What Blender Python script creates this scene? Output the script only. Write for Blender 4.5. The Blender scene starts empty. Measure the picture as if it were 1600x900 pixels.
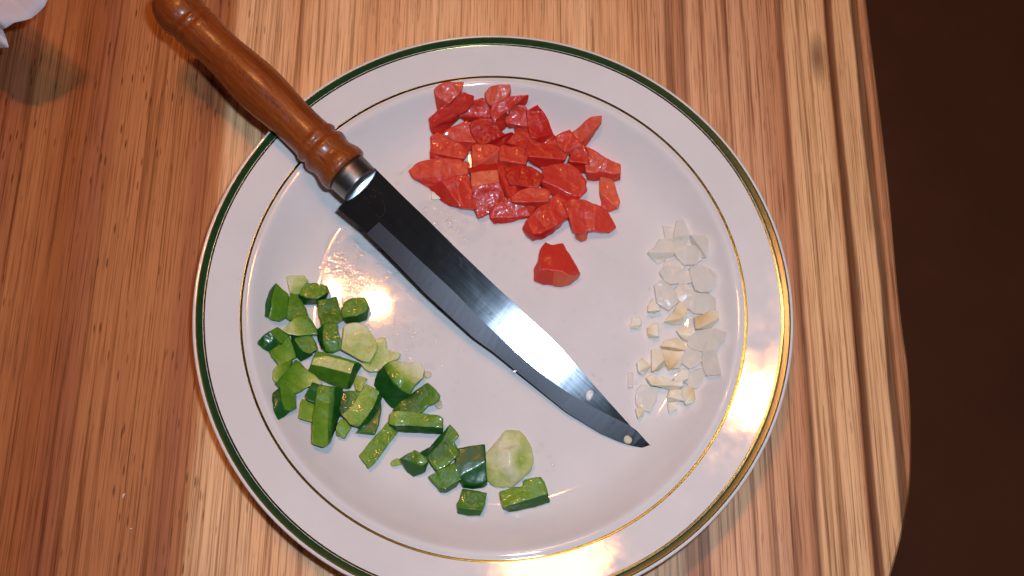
import bpy, bmesh, math, random
from mathutils import Vector, Matrix, noise
# ------------------------------------------------------------------ camera, light, exposure
scene = bpy.context.scene
CAM_POS=(0.00709,-0.13751,0.47135)
CAM_R=(0.99659,0.07861,0.02514)
CAM_U=(-0.08254,0.94922,0.30361)
CAM_F=(0.00000,0.30465,-0.95247)
CAM_ANGLE=0.903272
FLASH=(0.03867,-0.09679,0.48438)

cam_data = bpy.data.cameras.new('camera'); cam = bpy.data.objects.new('camera', cam_data)
scene.collection.objects.link(cam)
_r, _u, _f = Vector(CAM_R), Vector(CAM_U), Vector(CAM_F)
cam.matrix_world = Matrix(((_r.x, _u.x, -_f.x, CAM_POS[0]), (_r.y, _u.y, -_f.y, CAM_POS[1]),
                           (_r.z, _u.z, -_f.z, CAM_POS[2]), (0, 0, 0, 1)))
cam_data.sensor_fit = 'HORIZONTAL'; cam_data.angle = CAM_ANGLE
cam_data.clip_start = 0.01; cam_data.clip_end = 20
scene.camera = cam
world = bpy.data.worlds.new('World'); scene.world = world; world.use_nodes = True
world.node_tree.nodes['Background'].inputs[0].default_value = (0.020, 0.016, 0.015, 1)   # dim unlit kitchen
world.node_tree.nodes['Background'].inputs[1].default_value = 1.0
FLASH_POWER = 1.58; FLASH_COLOUR = (0.66, 0.82, 1.02)
LAMP_POWER = 7.8; LAMP_COLOUR = (1.0, 0.39, 0.12)
LAMP_AT = [(-0.165, 0.448, 1.30), (-0.318, 0.392, 1.30), (-0.165, 1.265, 2.60), (-0.228, 0.378, 1.30)]
fl = bpy.data.lights.new('camera_flash', 'AREA'); fl.shape = 'RECTANGLE'; fl.size = 0.026; fl.size_y = 0.013
fl.energy = FLASH_POWER; fl.color = FLASH_COLOUR
flo = bpy.data.objects.new('camera_flash', fl); scene.collection.objects.link(flo)
flo.matrix_world = Matrix(((_r.x, _u.x, -_f.x, FLASH[0]), (_r.y, _u.y, -_f.y, FLASH[1]), (_r.z, _u.z, -_f.z, FLASH[2]), (0, 0, 0, 1)))
for i, p in enumerate(LAMP_AT):                       # three bulbs of the kitchen lamp and one ceiling light further off
    l = bpy.data.lights.new('kitchen_lamp_bulb', 'POINT'); l.energy = LAMP_POWER * (0.8, 1.05, 2.2, 0.85)[i]
    l.color = LAMP_COLOUR; l.shadow_soft_size = (0.015, 0.028, 0.072, 0.022)[i]
    o = bpy.data.objects.new('kitchen_lamp_bulb', l); scene.collection.objects.link(o); o.location = p
vs = scene.view_settings
vs.view_transform = 'Standard'; vs.look = 'None'; vs.exposure = 0.0; vs.gamma = 1.0; vs.use_curve_mapping = False
cy = scene.cycles
cy.use_denoising = True; cy.max_bounces = 10; cy.transparent_max_bounces = 16; cy.sample_clamp_indirect = 4.0
cy.caustics_reflective = False; cy.caustics_refractive = False

# ------------------------------------------------------------------ traced shapes (millimetres from the plate's centre / metres for the knife)
PROFILE=[(0, 3.4), (50, 3.4), (70, 3.4), (79, 3.42), (84, 3.55), (88, 4.05), (92, 5.2), (96, 7.3), (100, 10.3), (103.5, 13.6), (106, 16.3), (107.6, 18.1), (108.5, 18.95), (109.2, 19.4), (109.9, 19.58), (110.6, 19.6), (111.4, 19.44), (112.2, 19.37), (113.0, 19.5)]
KN=(0.00281,-0.21094,0.97749)
KAX=(-0.77632,0.61569,0.13510)
KH0=(-0.07200,0.05241,0.02971)
SECS=[((-0.04502,0.04327,0.02766),(-0.05525,0.03116,0.02508),(-0.06005,0.02547,0.02386)),((-0.04224,0.04106,0.02718),(-0.05244,0.02900,0.02460),(-0.05732,0.02322,0.02337)),((-0.03946,0.03885,0.02669),(-0.04963,0.02684,0.02413),(-0.05459,0.02097,0.02288)),((-0.03668,0.03664,0.02621),(-0.04682,0.02468,0.02365),(-0.05187,0.01872,0.02238)),((-0.03391,0.03444,0.02572),(-0.04401,0.02252,0.02318),(-0.04914,0.01647,0.02189)),((-0.03117,0.03218,0.02523),(-0.04121,0.02037,0.02271),(-0.04643,0.01421,0.02140)),((-0.02845,0.02992,0.02473),(-0.03841,0.01821,0.02224),(-0.04376,0.01192,0.02089)),((-0.02573,0.02767,0.02424),(-0.03560,0.01607,0.02176),(-0.04108,0.00963,0.02039)),((-0.02301,0.02541,0.02374),(-0.03279,0.01393,0.02130),(-0.03841,0.00734,0.01989)),((-0.02030,0.02316,0.02325),(-0.02999,0.01180,0.02083),(-0.03575,0.00505,0.01939)),((-0.01756,0.02094,0.02276),(-0.02718,0.00967,0.02036),(-0.03308,0.00276,0.01889)),((-0.01480,0.01875,0.02228),(-0.02438,0.00754,0.01989),(-0.03037,0.00053,0.01840)),((-0.01205,0.01656,0.02180),(-0.02158,0.00541,0.01942),(-0.02757,-0.00159,0.01793)),((-0.00929,0.01437,0.02132),(-0.01879,0.00329,0.01896),(-0.02478,-0.00371,0.01747)),((-0.00654,0.01218,0.02084),(-0.01609,0.00105,0.01847),(-0.02199,-0.00582,0.01700)),((-0.00380,0.00999,0.02036),(-0.01348,-0.00128,0.01796),(-0.01919,-0.00794,0.01654)),((-0.00103,0.00783,0.01989),(-0.01086,-0.00360,0.01745),(-0.01641,-0.01005,0.01607)),((0.00174,0.00568,0.01941),(-0.00820,-0.00587,0.01695),(-0.01362,-0.01216,0.01561)),((0.00450,0.00353,0.01894),(-0.00545,-0.00802,0.01648),(-0.01084,-0.01427,0.01515)),((0.00727,0.00138,0.01847),(-0.00270,-0.01017,0.01601),(-0.00804,-0.01636,0.01469)),((0.01003,-0.00077,0.01800),(0.00005,-0.01232,0.01553),(-0.00499,-0.01815,0.01429)),((0.01278,-0.00292,0.01753),(0.00280,-0.01447,0.01506),(-0.00193,-0.01994,0.01390)),((0.01554,-0.00507,0.01706),(0.00554,-0.01661,0.01459),(0.00112,-0.02172,0.01350)),((0.01829,-0.00721,0.01659),(0.00829,-0.01875,0.01413),(0.00402,-0.02367,0.01308)),((0.02102,-0.00938,0.01611),(0.01104,-0.02087,0.01366),(0.00691,-0.02563,0.01264)),((0.02373,-0.01155,0.01563),(0.01389,-0.02288,0.01322),(0.00979,-0.02760,0.01221)),((0.02645,-0.01372,0.01516),(0.01674,-0.02488,0.01278),(0.01268,-0.02956,0.01178)),((0.02916,-0.01589,0.01468),(0.01959,-0.02689,0.01234),(0.01557,-0.03150,0.01135)),((0.03187,-0.01806,0.01421),(0.02243,-0.02889,0.01190),(0.01846,-0.03344,0.01092)),((0.03439,-0.02044,0.01368),(0.02542,-0.03072,0.01149),(0.02135,-0.03538,0.01050)),((0.03691,-0.02282,0.01316),(0.02848,-0.03247,0.01110),(0.02424,-0.03732,0.01007)),((0.03943,-0.02520,0.01264),(0.03153,-0.03423,0.01072),(0.02712,-0.03927,0.00964)),((0.04194,-0.02757,0.01212),(0.03458,-0.03597,0.01033),(0.03000,-0.04120,0.00922)),((0.04445,-0.02995,0.01160),(0.03782,-0.03751,0.00999),(0.03288,-0.04314,0.00879)),((0.04696,-0.03232,0.01109),(0.04109,-0.03900,0.00966),(0.03576,-0.04508,0.00836)),((0.04948,-0.03466,0.01057),(0.04436,-0.04049,0.00933),(0.03894,-0.04665,0.00801)),((0.05201,-0.03700,0.01006),(0.04763,-0.04198,0.00900),(0.04213,-0.04823,0.00766)),((0.05453,-0.03934,0.00955),(0.05097,-0.04339,0.00868),(0.04531,-0.04981,0.00732)),((0.05706,-0.04167,0.00904),(0.05437,-0.04472,0.00839),(0.04849,-0.05139,0.00697)),((0.05958,-0.04400,0.00853),(0.05778,-0.04604,0.00809),(0.05167,-0.05296,0.00662)),((0.06210,-0.04633,0.00802),(0.06118,-0.04737,0.00780),(0.05516,-0.05418,0.00634)),((0.06461,-0.04865,0.00751),(0.06458,-0.04870,0.00750),(0.05868,-0.05536,0.00608)),((0.06722,-0.05087,0.00702),(0.06755,-0.05050,0.00710),(0.06229,-0.05643,0.00584)),((0.06987,-0.05304,0.00655),(0.07007,-0.05281,0.00660),(0.06619,-0.05719,0.00566)),((0.07252,-0.05520,0.00607),(0.07259,-0.05512,0.00609),(0.07030,-0.05770,0.00554)),((0.07517,-0.05736,0.00560),(0.07510,-0.05743,0.00558),(0.07492,-0.05764,0.00554))]
RIC=[(-0.05962,0.05527,0.03029),(-0.07119,0.03988,0.02701),(-0.07424,0.03561,0.02609),(-0.06118,0.02666,0.02412)]
HPROF=[(0.0, 0.0), (0.00015, 0.01045), (0.00059, 0.01146), (0.00206, 0.0119), (0.00441, 0.01173), (0.00677, 0.01092), (0.00853, 0.01046), (0.0103, 0.01063), (0.01207, 0.01122), (0.01354, 0.01157), (0.01502, 0.01122), (0.01605, 0.01023), (0.01694, 0.00989), (0.01782, 0.01053), (0.019, 0.01123), (0.02019, 0.01094), (0.02107, 0.0103), (0.02211, 0.01007), (0.02447, 0.00995), (0.02891, 0.00984), (0.03454, 0.00991), (0.04136, 0.01038), (0.0482, 0.01106), (0.05504, 0.01133), (0.0619, 0.01111), (0.06877, 0.01053), (0.07565, 0.00996), (0.08255, 0.00967), (0.08765, 0.00985), (0.09156, 0.01033), (0.09396, 0.01062), (0.09532, 0.01016), (0.09622, 0.00951), (0.09712, 0.01022), (0.09833, 0.01069), (0.09953, 0.01022), (0.10043, 0.00952), (0.10134, 0.00993), (0.10269, 0.01069), (0.10571, 0.01126), (0.10933, 0.011), (0.11235, 0.0103), (0.11537, 0.00912), (0.11779, 0.00736), (0.11961, 0.005), (0.12082, 0.00236), (0.12127, 0.0)]
FPROF=[(-0.00881, 0.00962), (-0.00852, 0.0098), (-0.00793, 0.00986), (-0.00499, 0.01003), (-0.00206, 0.01015), (0.0, 0.01021), (0.00029, 0.00957)]
SMEAR=[(-0.04094,0.02691,0.02412),(-0.03663,0.02726,0.02418),(-0.03383,0.02521,0.02373),(-0.03124,0.02228,0.02309),(-0.02762,0.02059,0.02272),(-0.02383,0.02033,0.02265),(-0.02101,0.02113,0.02282),(-0.01853,0.02248,0.02310)]
SMEAR2=[(-0.01797,0.01939,0.02243),(-0.01688,0.01692,0.02189),(-0.01631,0.01383,0.02123)]
SMEAR3=[(-0.01732,0.01859,0.02226),(-0.01461,0.01739,0.02199),(-0.01295,0.01496,0.02146)]
BLADE_SEED=(0.06386,-0.05469,0.00621)
BLADE_FLAKE=(0.04538,-0.03679,0.01012)
BLADE_BIT=(0.01157,-0.02923,0.01185)
BLADE_DROPS=[(0.00268,-0.00893,0.01626),(-0.00139,-0.00504,0.01711),(0.01176,-0.01438,0.01506),(0.02014,-0.02546,0.01264),(0.02617,-0.02553,0.01261),(0.03037,-0.02435,0.01285),(0.03235,-0.02391,0.01294),(0.03511,-0.02983,0.01166),(0.03218,-0.03257,0.01107),(0.04208,-0.03845,0.00978),(0.04055,-0.03718,0.01005),(0.05291,-0.04174,0.00904),(0.03918,-0.02698,0.01226),(0.02969,-0.02300,0.01314),(-0.00388,0.00040,0.01829),(-0.02251,0.01531,0.02156),(0.02227,-0.02696,0.01231),(0.05679,-0.04780,0.00772),(0.03662,-0.03082,0.01144)]
STAMP=[(-0.06169,0.04067,0.02715),(-0.05987,0.04284,0.02761),(-0.05775,0.04503,0.02808),(-0.06014,0.03965,0.02692),(-0.05834,0.04210,0.02745),(-0.05623,0.04429,0.02791),(-0.05896,0.04550,0.02818),(-0.06240,0.04205,0.02745)]
STAMP_RING=[(-0.05679,0.03505,0.02592),(-0.05547,0.03343,0.02557),(-0.05380,0.03415,0.02572),(-0.05318,0.03678,0.02628),(-0.05374,0.03961,0.02690),(-0.05506,0.04122,0.02725)]
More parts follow.
